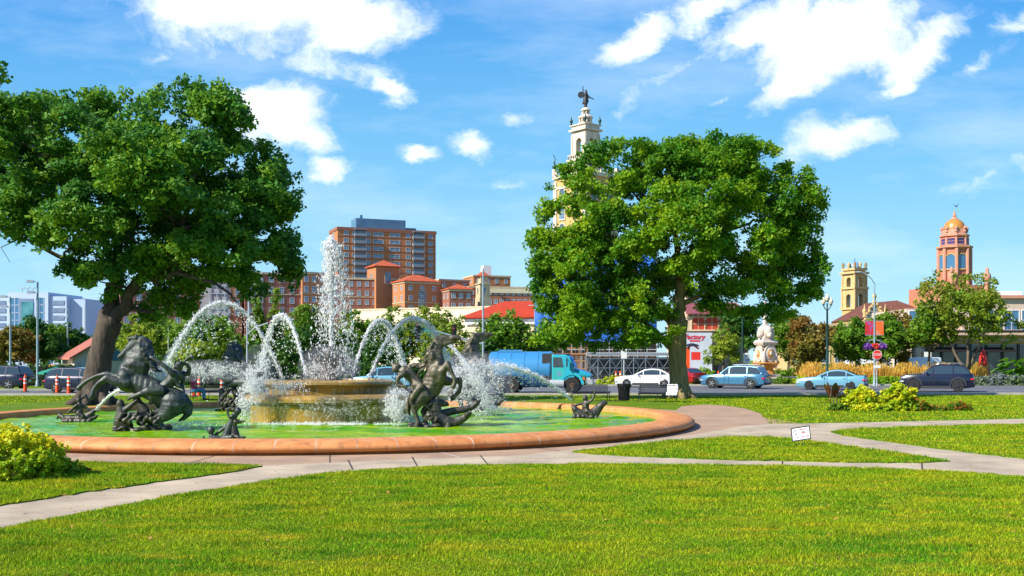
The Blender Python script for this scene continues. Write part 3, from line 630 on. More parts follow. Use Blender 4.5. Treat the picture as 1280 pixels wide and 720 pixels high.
RT = big_tree('shade_tree', 'big bright green tree with forked olive trunk behind the benches', 58,
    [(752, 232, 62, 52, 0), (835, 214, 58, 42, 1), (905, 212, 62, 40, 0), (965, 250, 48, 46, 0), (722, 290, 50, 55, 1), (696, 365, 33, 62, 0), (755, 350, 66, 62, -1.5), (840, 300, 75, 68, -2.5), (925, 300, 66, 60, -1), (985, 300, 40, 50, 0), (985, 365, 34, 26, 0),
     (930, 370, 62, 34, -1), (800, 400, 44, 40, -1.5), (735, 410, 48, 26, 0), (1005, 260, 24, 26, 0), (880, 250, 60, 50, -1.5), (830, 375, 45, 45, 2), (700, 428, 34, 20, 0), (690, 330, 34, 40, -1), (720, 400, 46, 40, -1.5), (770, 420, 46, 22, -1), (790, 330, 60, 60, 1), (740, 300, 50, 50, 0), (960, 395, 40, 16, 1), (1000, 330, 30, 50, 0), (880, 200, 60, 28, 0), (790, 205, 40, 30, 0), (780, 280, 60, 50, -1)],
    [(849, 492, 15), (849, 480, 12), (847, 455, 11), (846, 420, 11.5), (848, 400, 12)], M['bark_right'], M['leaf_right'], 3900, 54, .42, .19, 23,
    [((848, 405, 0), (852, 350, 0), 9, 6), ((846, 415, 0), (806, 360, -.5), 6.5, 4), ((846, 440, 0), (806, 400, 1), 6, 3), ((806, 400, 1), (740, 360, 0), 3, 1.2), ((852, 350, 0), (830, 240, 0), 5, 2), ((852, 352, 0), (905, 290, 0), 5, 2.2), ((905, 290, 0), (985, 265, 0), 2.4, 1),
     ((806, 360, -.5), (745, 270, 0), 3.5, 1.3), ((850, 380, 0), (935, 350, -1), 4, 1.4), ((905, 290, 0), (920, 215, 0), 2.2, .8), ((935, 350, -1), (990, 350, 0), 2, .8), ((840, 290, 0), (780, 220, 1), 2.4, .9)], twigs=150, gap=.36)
ET = big_tree('shade_tree', 'tree outside the left edge whose branch tip enters the sky', 38,
    [(-120, 130, 110, 80, 0), (-220, 200, 130, 100, 0), (-110, 230, 70, 50, 0), (-22, 88, 38, 24, 0), (-150, 60, 90, 50, 0), (-60, 60, 40, 25, 0)],
    [(-190, 523, 20), (-190, 420, 16), (-185, 330, 15)], M['bark_left'], M['leaf_left'], 700, 34, .45, .22, 31, [((-185, 335, 0), (-120, 160, 0), 10, 4), ((-185, 335, 0), (-260, 200, 0), 10, 4), ((-120, 160, 0), (-20, 90, 0), 3, 1)], twigs=50)
def small_tree(px, Y, wpx, top, bot, leaf, label, seed, ncl=170, per=34, size=.3, cone=False, name='park_tree', group='park trees beyond the road', trunk=None, bark=None, spread=.5, gap=.34, fork=False):
    mpp = Y/F; g = random.Random(seed); H0, H1 = Z(bot, Y), Z(top, Y); H0 = max(H0, .3); w = wpx*mpp/2; h = (H1-H0); t = thing(name, label, 'tree', (X(px, Y), Y, 0), group=group)
    lobes = []
    if cone:
        for k in range(7): q = k/6; rr = w*(1-.86*q)*.9; lobes.append((g.uniform(-.1, .1)*w, g.uniform(-.1, .1)*w, H0+h*(.08+.88*q), rr, rr, h*.12))
    else:
        for k in range(8): a = 2*PI*k/8+g.random(); q = g.uniform(.25, .72); s = w*g.uniform(.42, .62); lobes.append((math.cos(a)*w*.5, math.sin(a)*w*.5, H0+h*q, s, s, h*g.uniform(.2, .3)))
        lobes.append((0, 0, H0+h*.76, w*.55, w*.55, h*.24)); lobes.append((0, 0, H0+h*.5, w*.6, w*.6, h*.3))
    cl = lobe_points(lobes, ncl, shell=.5, gap=gap, seed=seed); V, Fc, tone = leaves(cl, per, spread, size); npmesh('crown', V, Fc, leaf, t, attr=tone, sides=4)
    mb = MB(); r = trunk or max(.09, w*.055)
    if fork:
        mb.tube([(0, 0, -.1), (0, 0, H0*.55)], [r*1.4, r*1.1], 9)
        for q in (-.55, .05, .5): limb(mb, (0, 0, H0*.5), (q*w, g.uniform(-.3, .3)*w, H0+h*.6), r*.9, r*.3, .05)
    else:
        limb(mb, (0, 0, -.1), (g.uniform(-.05, .05)*w, 0, H0+h*.85), r*1.3, r*.2, .015, 8)
        for k in range(10):
            p = cl[g.randrange(len(cl))]; z = H0+(p[2]-H0)*.5; limb(mb, (0, 0, max(z, H0*.8)), p, r*.4, .02, .05, 5)
    mb.build('trunk', bark or M['bark'], t, smooth=True, ang=180); return t
small_tree(40, 104, 120, 400, 446, M['leaf_dark'], 'dark green pine tree in front of the white office block', 1, 300, 30, .34, cone=True, spread=.6)
small_tree(18, 100, 70, 405, 462, M['leaf_rust'], 'rusty yellow tree behind the fence at the far left edge', 2)
small_tree(55, 108, 60, 402, 455, M['leaf_mid'], 'mid green tree between the floodlight poles at left', 3)
small_tree(88, 112, 55, 404, 446, M['leaf_dark'], 'dark tree just left of the red roofed park building', 4)
small_tree(178, 92, 85, 393, 447, M['leaf_yellow'], 'yellow green tree behind the left horse head', 5, 220)
small_tree(205, 98, 60, 398, 450, M['leaf_mid'], 'green tree right of the left bronze horse', 6)
small_tree(262, 88, 130, 388, 470, M['leaf_mid'], 'broad green tree seen under the high left water arch', 7, 330)
small_tree(240, 80, 70, 428, 475, M['leaf_yellow'], 'low yellow green tree behind the left bench', 8)
small_tree(322, 110, 42, 362, 470, M['leaf_mid'], 'tall pointed green tree left of the short water arch', 9, 200, cone=True)
small_tree(345, 112, 46, 366, 470, M['leaf_yellow'], 'tall pointed yellow green tree right beside its darker twin', 10, 200, cone=True)
small_tree(385, 100, 70, 380, 470, M['leaf_mid'], 'bright green round tree just left of the tall water jet', 11, 240)
small_tree(375, 92, 60, 408, 474, M['leaf_dark'], 'dark low tree behind the short water arch', 12)
small_tree(442, 104, 80, 388, 474, M['leaf_mid'], 'green tree just right of the tall water jet', 13, 260)
small_tree(492, 108, 70, 382, 474, M['leaf_mid'], 'green tree between the two right water arches', 14, 220)
small_tree(540, 106, 80, 378, 474, M['leaf_yellow'], 'loose yellow green tree above the right horse head', 15, 220, gap=.45)
small_tree(470, 96, 90, 425, 478, M['leaf_dark'], 'low dark tree behind the upper stone bowl', 16)
small_tree(560, 98, 70, 402, 476, M['leaf_yellow'], 'yellow green tree under the traffic signal arm', 17)
small_tree(632, 92, 78, 386, 474, M['leaf_mid'], 'green tree in front of the white building with red roof', 18, 260)
small_tree(606, 90, 50, 420, 476, M['leaf_dark'], 'dark tree beside the traffic signal pole', 19)
small_tree(672, 94, 50, 408, 474, M['leaf_mid'], 'green tree above the blue tank truck', 20)
small_tree(904, 88, 44, 406, 462, M['leaf_yellow'], 'small yellow green street tree above the blue sport utility car', 21, 130, 34, .22, spread=.35)
small_tree(1012, 96, 54, 392, 466, M['leaf_rust'], 'rusty brown tree left of the three globe lamp', 22, 170, cone=False)
small_tree(985, 104, 60, 385, 462, M['leaf_mid'], 'green tree behind the white stone fountain', 23)
small_tree(930, 108, 60, 380, 462, M['leaf_dark'], 'dark green tree left of the white stone fountain', 24)
small_tree(1064, 98, 60, 397, 462, M['leaf_mid'], 'green tree under the yellow bell tower', 25, 200)
small_tree(1120, 100, 66, 384, 462, M['leaf_rust'], 'olive brown tree behind the stop sign pole', 26, 200)
small_tree(1108, 96, 50, 392, 446, M['leaf_mid'], 'green tree right of the red street banners', 27)
small_tree(1208, 90, 138, 338, 450, leafmat('leaf_olive', (.10, .22, .015), (.26, .34, .02), (.20, .22, .02), patch=.4), 'large loose green tree in front of the right shops', 28, 380, 30, .27, fork=True, gap=.5, bark=M['bark'], trunk=.17)
small_tree(1160, 92, 70, 380, 445, M['leaf_mid'], 'small green tree left of the large loose tree', 29, 150, gap=.45)
small_tree(130, 150, 200, 420, 462, M['leaf_dark'], 'dark tree behind the red roofed park building', 30, 240, 30, .5, spread=.8)
# ------------------------------------------------------------------ buildings
def window_mesh(w, h, frame=M['white'], glass=M['glass'], arch=False, bars=True, d=.12):
    """a window facing -y: sill, frame, recessed pane with a meeting bar"""
    mb = MB(); f = .09 if w > .8 else .06
    if arch:
        n = 10; r = w/2; op = [(-r, -h/2)]+[(r*math.cos(PI-PI*k/n), h/2-r+r*math.sin(PI-PI*k/n)) for k in range(n+1)]+[(r, -h/2)]
        mb.prism([(a*1.0, b) for a, b in op], -.02, 0, 1)
        for a, b in zip(op, op[1:]+op[:1]):
            mb.tube([(a[0], -.04, a[1]), (b[0], -.04, b[1])], f*.9, 5, 0, flat=1)
    else:
        mb.bx(-w/2, w/2, -.02, 0, -h/2, h/2, 1)
        for s in (-1, 1): mb.bx(s*w/2-f/2, s*w/2+f/2, -.08, .02, -h/2, h/2, 0)
        mb.bx(-w/2-f/2, w/2+f/2, -.085, .02, h/2-f/2, h/2+f/2, 0)
    if bars: mb.bx(-w/2, w/2, -.05, -.015, -.03, .03, 0)
    if bars and w > 1.2: mb.bx(-.03, .03, -.055, -.015, -h/2, h/2, 0)
    mb.bx(-w/2-.1, w/2+.1, -.14, .02, -h/2-.1, -h/2, 0)
    o = mb.build('window', [frame, glass]); me = o.data; bpy.data.objects.remove(o); return me
def put_windows(parent, me, spots, rz=0, name='window'):
    for x, y, z in spots:
        o = bpy.data.objects.new(name, me); C.objects.link(o); o.parent = parent; o.location = (x, y, z); o.rotation_euler = (0, 0, rz)
def building(name, label, loc, rz=0, cat='building', group=None): return thing(name, label, cat, loc, rz, group)
LF = R(-90)
def hip_roof(x0, x1, y0, y1, z, h, over=.5, ridge=None):
    mb = MB(); x0 -= over; x1 += over; y0 -= over; y1 += over; L_, W_ = x1-x0, y1-y0
    k = min(L_, W_)/2
    if L_ >= W_: a = ((x0+k, (y0+y1)/2, z+h), (x1-k, (y0+y1)/2, z+h)); fs = [(0, 1, 5, 4), (2, 3, 4, 5), (1, 2, 5), (3, 0, 4), (3, 2, 1, 0)]
    else: a = (((x0+x1)/2, y0+k, z+h), ((x0+x1)/2, y1-k, z+h)); fs = [(0, 1, 4), (1, 2, 5, 4), (2, 3, 5), (3, 0, 4, 5), (3, 2, 1, 0)]
    mb.add([(x0, y0, z), (x1, y0, z), (x1, y1, z), (x0, y1, z), *a], fs); mb.bx(x0, x1, y0, y1, z-.2, z-.004); return mb

# high-rise
Yt = 430; m_ = Yt/F
T = building('apartment_tower', 'tall orange brick apartment tower with balconies behind the water jet', (X(422, Yt), Yt, 0), R(22))
TW, TH, TD = 42.5, Z(284.5, Yt), 15.5
MB().bx(0, TW, 0, TD, 0, TH).build('wall', M['brick'], T)
mb = MB().bx(-.3, TW+.3, -.3, 0-.003, TH-.9, TH+.4).bx(-.3, -.003, 0, TD+.3, TH-.9, TH+.4).bx(TW+.003, TW+.3, 0, TD+.3, TH-.9, TH+.4)
for k in range(13): mb.bx(-.08, TW+.08, -.08, -.003, TH-2.9*k-3.4, TH-2.9*k-3.2)
mb.build('floor_bands', M['brick_red'], T)
M['penthouse'] = mat('blue_penthouse_metal', (.06, .15, .26), .5, (.09, .20, .33), .3)
mb = MB().bx(8.5, 30, 3, 12, TH+.004, TH+4.8).bx(30.004, 35, 4, 11, TH+.004, TH+1.8).bx(11, 12, 6, 7, TH+4.8, TH+6.6); mb.build('rooftop_block', M['penthouse'], T)
wmA = window_mesh(1.9, 1.7, glass=M['glass']); wmB = window_mesh(4.4, 1.5, glass=M['glass']); wmC = window_mesh(.9, 1.4)
for k in range(12):
    z = TH-2.0-2.9*k*1.04
    put_windows(T, wmB, [(17.2, 0, z)]); put_windows(T, wmB, [(24.4, 0, z)])
    put_windows(T, wmA, [(x, 0, z) for x in (3.6, 12.9, 30.3, 40.2)])
    if k < 9: put_windows(T, wmC, [(6.6, 0, z)])
put_windows(T, wmA, [(0, y, TH-2.0-2.9*k*1.04) for k in range(9) for y in (8.5,)], LF)
M['balcony'] = mat('balcony_rail', (.24, .27, .31), .5)
bal = MB().bx(-2.5, 2.5, -1.6, -.003, -1.4, -1.15, 0).bx(-2.5, 2.5, -1.65, -1.6, -1.1, -.1, 0).bx(-2.5, -2.45, -1.6, -.003, -1.1, -.1, 0).bx(2.45, 2.5, -1.6, -.003, -1.1, -.1, 0).bx(-2.3, 2.3, -.02, -.004, -1.1, 1.1, 1)
bo = bal.build('balcony', [M['balcony'], M['glass']], T, (9.6, 0, 0)); first = True
for k in range(12):
    for x in (9.4, 34.6):
        if first: bo.location = (x, 0, TH-2.0-2.9*k*1.04); first = False
        else: inst(bo, T, (x, 0, TH-2.0-2.9*k*1.04))
mb = MB()
for x in (6.9, 11.9, 32.1, 37.1): mb.bx(x-.06, x+.06, -1.6, -1.48, 10, TH-.5)
mb.bx(6.8, 12, -1.7, -.003, TH-.5, TH-.2).bx(32, 37.2, -1.7, -.003, TH-.5, TH-.2).build('balcony_posts', M['balcony'], T)

def brick_block(name, label, px0, px1, top, bot, Y, rz, depth, left_mat=None, nfl=4, cols=None, roof=None, fh=None, group='old brick apartment blocks', band=True, leftcols=2):
    x0 = X(px0, Y); W_ = (px1-px0)*Y/F/math.cos(rz); zt = Z(top, Y)
    b = building(name, label, (x0, Y, 0), rz, group=group)
    MB().bx(0, W_, 0, depth, 0, zt).build('wall', M['brick_red'] if left_mat is None else left_mat, b)
    cols = cols or max(2, int(W_/3.6)); fh = fh or 3.3
    wm = window_mesh(1.35, 1.7, glass=M['glass'])
    sp = []
    for f in range(nfl):
        z = zt-2.1-f*fh
        for c in range(cols): sp.append(((c+.5)*W_/cols, 0, z))
    put_windows(b, wm, sp[:80])
    put_windows(b, wm, [(0, (c+.5)*depth/leftcols, zt-2.1-f*fh) for f in range(min(nfl, 4)) for c in range(leftcols)], LF)
    mb = MB()
    mb.bx(-.25, W_+.25, -.25, -.003, zt-.5, zt+.15).bx(-.25, -.003, 0, depth, zt-.5, zt+.15)
    if band: mb.bx(-.12, W_+.12, -.12, -.004, zt-2*fh-.35, zt-2*fh).bx(-.12, -.004, 0, depth, zt-2*fh-.35, zt-2*fh)
    mb.build('stone_bands', M['cream_stone'], b)
    if roof: hip_roof(0, W_, 0, depth, zt+.36, roof, .7).build('roof', M['tile_orange'], b)
    return b, W_, zt
r25 = R(24)
brick_block('apartment_block', 'brick block with tall triple windows seen below the left tree', 306, 378, 340, 395, 330, r25, 16, M['brick_red'], 5, 6)
brick_block('apartment_block', 'orange brick wing left of the block with triple windows', 279, 300, 343, 392, 328, r25, 8, M['brick'], 4, 2)
brick_block('apartment_block', 'narrow orange brick wing just left of the tall water jet', 378, 404, 340, 392, 336, R(30), 14, M['brick'], 4, 3)
brick_block('apartment_block', 'distant brick block half hidden by the left tree crown', 150, 262, 362, 440, 300, r25, 14, M['brick_red'], 6, 8)
b, W_, zt = brick_block('apartment_block', 'long red brick block behind the tall water jet', 404, 500, 347, 392, 385, R(14), 16, M['brick_red'], 4, 10, fh=3.4)
tb = building('roof_tower', 'brick roof tower with orange tiles below the tall apartment tower', (X(470, 388), 388, 0), R(28), group='old brick apartment blocks')
tw = 9.5; z0 = 26; z1 = Z(333, 388)
MB().bx(0, tw, 0, tw, 0, z1).build('wall', M['brick'], tb); hip_roof(0, tw, 0, tw, z1+.3, 2.6, .8).build('roof', M['tile_orange'], tb)
put_windows(tb, window_mesh(2.4, 4.4, M['cream_stone'], arch=True), [(tw/2, 0, z1-4)]); put_windows(tb, window_mesh(1.8, 2.8, M['cream_stone'], arch=True), [(0, tw/2, z1-3.5)], LF)
b, W_, zt = brick_block('apartment_block', 'projecting brick block with orange hip roof and tall stone arched window', 506, 548, 352, 390, 375, R(30), 11, M['brick'], 4, 3, roof=2.7, fh=3.6)
put_windows(b, window_mesh(3.0, 7.5, M['cream_stone'], arch=True), [(W_/2, -.05, zt-6.2)])
b, W_, zt = brick_block('apartment_block', 'orange brick block left of the small turret', 549, 586, 349, 388, 400, R(30), 12, M['brick'], 4, 3, fh=3.6)
b, W_, zt = brick_block('apartment_block', 'low brick wing with orange hip roof left of the small turret', 562, 590, 362, 390, 372, R(20), 9, M['brick_red'], 3, 3, roof=2.0, fh=3.6)
b, W_, zt = brick_block('apartment_block', 'long dark brick block right of the small turret', 586, 668, 358, 392, 392, R(14), 16, M['brick_red'], 4, 11, fh=3.4)
MB().bx(8, W_+.4, -.4, -.26, zt-2.3, zt-.6).build('pale_parapet', M['cream_wall'], b)
b, W_, zt = brick_block('apartment_block', 'plain rear brick block rising behind the small turret', 592, 638, 344, 392, 420, R(20), 14, M['brick'], 1, 4)
MB().box((7, 5, zt+2.2), (3.4, 3.4, 4.4)).build('rooftop_tank', M['white'], b)
Yq = 388; q = building('turret', 'slim stone turret with red tiled cap above the brick blocks', (X(603.5, Yq), Yq, 0), R(25), cat='turret')
zq = Z(372, Yq)
MB().box((0, 0, zq/2), (4.4, 4.4, zq)).box((0, 0, zq+2.4), (4.0, 4.0, 4.8)).box((0, 0, zq+5.0), (4.8, 4.8, .4)).box((0, 0, zq+6.4), (2.9, 2.9, 2.4)).box((0, 0, zq+7.8), (3.8, 3.8, .35)).build('wall', M['cream_stone'], q)
MB().lathe([(2.9, zq+8.0), (1.5, zq+9.0), (.1, zq+9.9)], n=8).cyl((0, 0, zq+9.8), (0, 0, zq+11), .12, .05, 6).build('roof', M['tile_orange'], q)
put_windows(q, window_mesh(1.1, 2.4, M['cream_stone'], arch=True, bars=False), [(0, -2.003, zq+2.5)]); put_windows(q, window_mesh(1.1, 2.4, M['cream_stone'], arch=True, bars=False), [(-2.003, 0, zq+2.5)], LF)

# white scaffolded building glimpsed under the tree
sb = building('scaffolded_building', 'pale building in white scaffolding glimpsed under the left tree', (X(252, 300), 300, 0), R(10))
MB().bx(0, 7, 0, 8, 0, Z(349, 300)).build('wall', M['office_wall_grey'] if 'office_wall_grey' in M else mat('grey_render', (.38, .36, .38), .8, (.28, .24, .24), .6), sb)
mb = MB()
for k in range(4): mb.bx(k*2.2-.1, k*2.2+.1, -1.2, -1.0, 0, Z(338, 300))
for k in range(9): mb.bx(-.2, 7.2, -1.25, -.95, 8+k*2.2, 8.15+k*2.2)
mb.build('scaffold', M['steel'], sb)

# long cream retaining wall below the brick blocks
cw = building('terrace_wall', 'long cream wall on the slope below the brick blocks', (0, 0, 0), cat='wall')
mb = MB(); a = P(440, 389, 230); c = P(662, 384, 205)
mb.add([(a.x, a.y, 0), (c.x, c.y, 0), (c.x, c.y, c.z), (a.x, a.y, a.z), (a.x, a.y+1, 0), (c.x, c.y+1, 0), (c.x, c.y+1, c.z), (a.x, a.y+1, a.z)], [(0, 1, 2, 3), (4, 5, 6, 7), (3, 2, 6, 7), (0, 3, 7, 4), (1, 2, 6, 5)])
mb.build('wall', M['cream_wall'], cw)
mb = MB(); mb.tube([(a.x, a.y+.4, a.z+.15), (c.x, c.y+.4, c.z+.15)], .3, 4); mb.build('coping', M['cream_stone'], cw)

# white building with bright red roof
Yw = 152
wb = building('red_roofed_building', 'white building with a bright red tiled hip roof behind the trees', (X(584, Yw), Yw, 0), R(-12))
zt = Z(398, Yw)
MB().bx(0, 19, 0, 9, 0, zt).build('wall', M['cream_wall'], wb)
hip_roof(0, 19, 0, 9, zt+.2, 2.5, .8).build('roof', M['tile_red'], wb)
MB().bx(-.3, 19.3, -.3, -.004, zt-.9, zt-.1).build('cornice', M['white'], wb)
put_windows(wb, window_mesh(1.3, 1.6), [(2+k*2.7, 0, zt-2.6) for k in range(3)])

# left office block
Yo = 260
M['office_wall'] = mat('pale_concrete', (.42, .52, .66), .6, (.36, .46, .60), .1); M['office_band'] = mat('grey_glass_band', (.13, .19, .29), .25, (.18, .25, .36), .2); M['teal_glass'] = mat('teal_glass', (.03, .16, .20), .08, (.10, .32, .34), .35, det=3)
ob = building('office_block', 'pale blue office block with grey window bands at far left', (X(-60, Yo), Yo, 0), R(-4))
zo = Z(371, Yo); sx = lambda px: (px+60)*Yo/F
MB().bx(0, sx(88), 0, 18, 0, zo).bx(sx(14), sx(66), -.6, -.004, 0, Z(366, Yo)).bx(sx(14), sx(66), 0, 17, zo+.004, Z(366, Yo)).bx(sx(88)+.004, sx(107), 2, 20, 0, Z(374, Yo)).build('wall', M['office_wall'], ob)
mb = MB()
for k in range(6):
    z = Z(379+k*9.3, Yo)
    for a, c in ((-60, 10), (69, 85)): mb.bx(sx(a), sx(c), -.15, -.003, z-.55, z+.55)
split_loose(mb.build('window_bands', M['office_band'], ob), 'window_band')
mb = MB().bx(sx(29), sx(47), -.72, -.604, Z(440, Yo), Z(374, Yo)); mb.build('recess', M['office_band'], ob)
mb = MB().bx(sx(32), sx(47), -.80, -.723, Z(440, Yo), Z(378, Yo)); mb.build('glass_wall', M['teal_glass'], ob)
wm = window_mesh(1.0, 1.7, M['office_wall'], M['glass_blue'], bars=False)
put_windows(ob, wm, [(sx(p), -.61, Z(377+9.5*k, Yo)) for k in range(4) for p in (20.5, 26, 53, 58)])
mb = MB()
for p in (20, 27, 34): mb.cyl((sx(p), 4, Z(366, Yo)), (sx(p), 4, Z(359, Yo)), .1, n=6).box((sx(p), 4, Z(359, Yo)), (1, .5, .25))
mb.build('roof_lights', M['steel'], ob)

# park building with gable
Yg = 97
gb = building('park_building', 'small park building with pink tiled roof and orange awning behind the left tree', (X(93, Yg), Yg, 0), R(32))
gw = 5.9; gl = 6.5; ez = Z(446, Yg); az = Z(421, Yg)
M['park_wall'] = mat('pale_park_wall', (.55, .52, .47), .8, (.46, .43, .39), .8)
MB().prism([(0, 0), (gw, 0), (gw, ez), (gw/2, az), (0, ez)], 0, gl).build('wall', M['park_wall'], gb)
dz = (az-ez)/(gw/2); mb = MB()
for s in (0, 1):
    xe, xr = (-.5, gw/2) if s == 0 else (gw+.5, gw/2); ze = ez-.5*dz
    mb.add([(xe, -.45, ze+.06), (xr, -.45, az+.06), (xr, gl+.4, az+.06), (xe, gl+.4, ze+.06), (xe, -.45, ze+.22), (xr, -.45, az+.22), (xr, gl+.4, az+.22), (xe, gl+.4, ze+.22)], [(0, 1, 2, 3), (4, 5, 6, 7), (0, 1, 5, 4), (2, 3, 7, 6), (0, 3, 7, 4)])
mb.build('roof', M['tile_pink'], gb)
MB().bx(-1.6, -.004, 1.2, gl-.5, 0, ez-.7).build('side_wing', M['cream_wall'], gb)
M['awning'] = mat('orange_awning', (.80, .19, .02), .8)
MB().add([(-1.61, 1.4, ez-.75), (-1.61, gl-.8, ez-.75), (-2.7, gl-.8, ez-1.65), (-2.7, 1.4, ez-1.65), (-1.61, 1.4, ez-.85), (-1.61, gl-.8, ez-.85), (-2.7, gl-.8, ez-1.95), (-2.7, 1.4, ez-1.95)], [(0, 1, 2, 3), (4, 5, 6, 7), (2, 3, 7, 6), (0, 3, 7, 4), (1, 2, 6, 5)]).build('awning', M['awning'], gb)
n = 12; r = 1.35; MB().prism([(gw/2+r*math.cos(PI*k/n), ez-.35+r*math.sin(PI*k/n)) for k in range(n+1)], -.06, -.003).build('arched_vent', M['glass_blue'], gb)
MB().bx(.5, 1.5, -.08, -.003, 0, 2.1).build('door', M['steel'], gb)

# ------------------------------------------------------------------ the white and yellow bell tower with its statue
Yb = 150; m1 = Yb/F; bt = building('ornate_tower', 'tall ochre and white ornate tower crowned by a dark statue', (X(732, Yb), Yb, 0), R(40), cat='tower')
zz = lambda py: Z(py, Yb)
hs = 38*m1/1.38; h2 = 21*m1/1.38; h3 = 16.5*m1/1.38
M['tower_ochre'] = mat('tower_ochre', (.56, .36, .12), .85, (.48, .32, .14), .8); M['tower_white'] = mat('tower_white', (.66, .58, .48), .8, (.52, .44, .36), 1.2)
mb = MB().box((0, 0, zz(222)/2), (2*hs, 2*hs, zz(222))); mb.build('shaft', M['tower_ochre'], bt)
mb = MB().box((0, 0, zz(222)), (2*hs+.5, 2*hs+.5, .5)).box((0, 0, zz(236)), (2*hs+.3, 2*hs+.3, .3))
for s in (-1, 1):
    for t in (-1, 1):
        mb.box((s*hs, t*hs, zz(217)), (.5, .5, 1.3)); 
        mb.box((s*(hs-.2), t*(hs-.2), zz(222)/2-.3), (.7, .7, zz(222)-.6))
for s in (-1, 1):
    for k in range(7):
        o = -hs+(k+.5)*2*hs/7
        mb.box((o, s*hs, zz(219)), (.25, .25, .8)); mb.box((s*hs, o, zz(219)), (.25, .25, .8))
mb.build('parapet', M['tower_white'], bt)
mb = MB()
for k in range(5):
    z = zz(245+k*22); put_windows(bt, window_mesh(1.2, 2.0, M['tower_white'], arch=True), [(-1.5, -hs-.003, z), (1.5, -hs-.003, z)]); put_windows(bt, window_mesh(1.2, 2.0, M['tower_white'], arch=True), [(-hs-.003, -1.5, z), (-hs-.003, 1.5, z)], LF)
z0, z1 = zz(222), zz(202); mb = MB().box((0, 0, (z0+z1)/2), (2*h2, 2*h2, z1-z0)); mb.build('second_stage', M['tower_white'], bt)
put_windows(bt, window_mesh(.9, 1.0, M['tower_ochre'], arch=True, bars=False), [(0, -h2-.003, (z0+z1)/2)]); put_windows(bt, window_mesh(.9, 1.0, M['tower_ochre'], arch=True, bars=False), [(-h2-.003, 0, (z0+z1)/2)], LF)
mb = MB().box((0, 0, z1+.1), (2*h2+.4, 2*h2+.4, .25)).box((0, 0, zz(195)), (2*h2+.2, 2*h2+.2, .14)); 
for s in (-1, 1):
    for k in range(9):
        o = -h2+k*2*h2/8
        mb.box((o, s*h2, zz(198.5)), (.11, .11, .8)); mb.box((s*h2, o, zz(198.5)), (.11, .11, .8))
mb.build('balustrade', M['tower_white'], bt)
# belfry with open arches: four corner piers, arch heads
z0, z1 = zz(201), zz(166); mb = MB(); pr = h3*.30
for s in (-1, 1):
    for t in (-1, 1): mb.box((s*(h3-pr), t*(h3-pr), (z0+z1)/2), (2*pr, 2*pr, z1-z0)); mb.cyl((s*h3, t*h3, z0), (s*h3, t*h3, z1-.3), .16, n=8)
ow = h3-2*pr; at = zz(174)
for s in (-1, 1):
    n = 8; arc = [(ow*math.cos(PI*k/n), at-ow+ow*math.sin(PI*k/n)) for k in range(n+1)]; poly = arc+[(-ow, z1), (ow, z1)]
    mb.prism(poly, s*h3-.25*s, s*h3-.01*s, ax='y'); mb.prism(poly, s*h3-.25*s, s*h3-.01*s, ax='x')
mb.box((0, 0, z1+.25), (2*h3+.7, 2*h3+.7, .3)).box((0, 0, z1+.65), (2*h3+.1, 2*h3+.1, .5)).box((0, 0, z1+.98), (2*h3+.5, 2*h3+.5, .16))
mb.build('belfry', M['tower_white'], bt)
MB().cyl((0, 0, z0+1.2), (0, 0, z0+2.2), .5, .25, 10).build('bell', M['dark_green'], bt)
z2 = z1+1.06; mb = MB()
mb.lathe([(1.15, z2), (1.15, z2+.25), (.85, z2+.3)], n=16)
for k in range(8): w = 2*PI*k/8+.2; mb.cyl((.82*math.cos(w), .82*math.sin(w), z2+.3), (.82*math.cos(w), .82*math.sin(w), zz(148)), .13, n=8)
mb.lathe([(.5, z2+.2), (.5, zz(148))], n=12)
mb.lathe([(1.05, zz(148)), (1.05, zz(146.5)), (.8, zz(145)), (.62, zz(143.5))], n=16)
for k in range(6): w = 2*PI*k/6; mb.cyl((.5*math.cos(w), .5*math.sin(w), zz(144)), (.5*math.cos(w), .5*math.sin(w), zz(138.5)), .09, n=6)
mb.lathe([(.32, zz(144)), (.32, zz(138))], n=10).lathe([(.68, zz(138.5)), (.68, zz(137.5)), (.45, zz(135.5)), (.15, zz(134.2))], n=14)
mb.build('lantern', M['tower_white'], bt, smooth=True, ang=35)
mb = MB()
for s, t in ((-1, -1), (1, -1), (-1, 1), (1, 1)): mb.lathe([(.16, 0), (.1, .3), (.22, .5), (.24, .7), (.08, .95), (.03, 1.3)], (s*h3*1.05, t*h3*1.05, z1+1.06), 8)
for s, t in ((-1, -1), (-1, 1), (1, 1)):
    mb.lathe([(.22, 0), (.10, .35), (.30, .65), (.32, .9), (.10, 1.2), (.16, 1.4), (.04, 1.7)], (s*hs, t*hs, zz(215)), 8); mb.tube([(s*hs, t*hs, zz(215)+1.6), (s*hs+.25, t*hs, zz(215)+1.9), (s*hs, t*hs, zz(215)+2.2), (s*hs-.2, t*hs, zz(215)+2.5)], .05, 5)
split_loose(mb.build('urns', M['dark_green'], bt, smooth=True), 'urn')

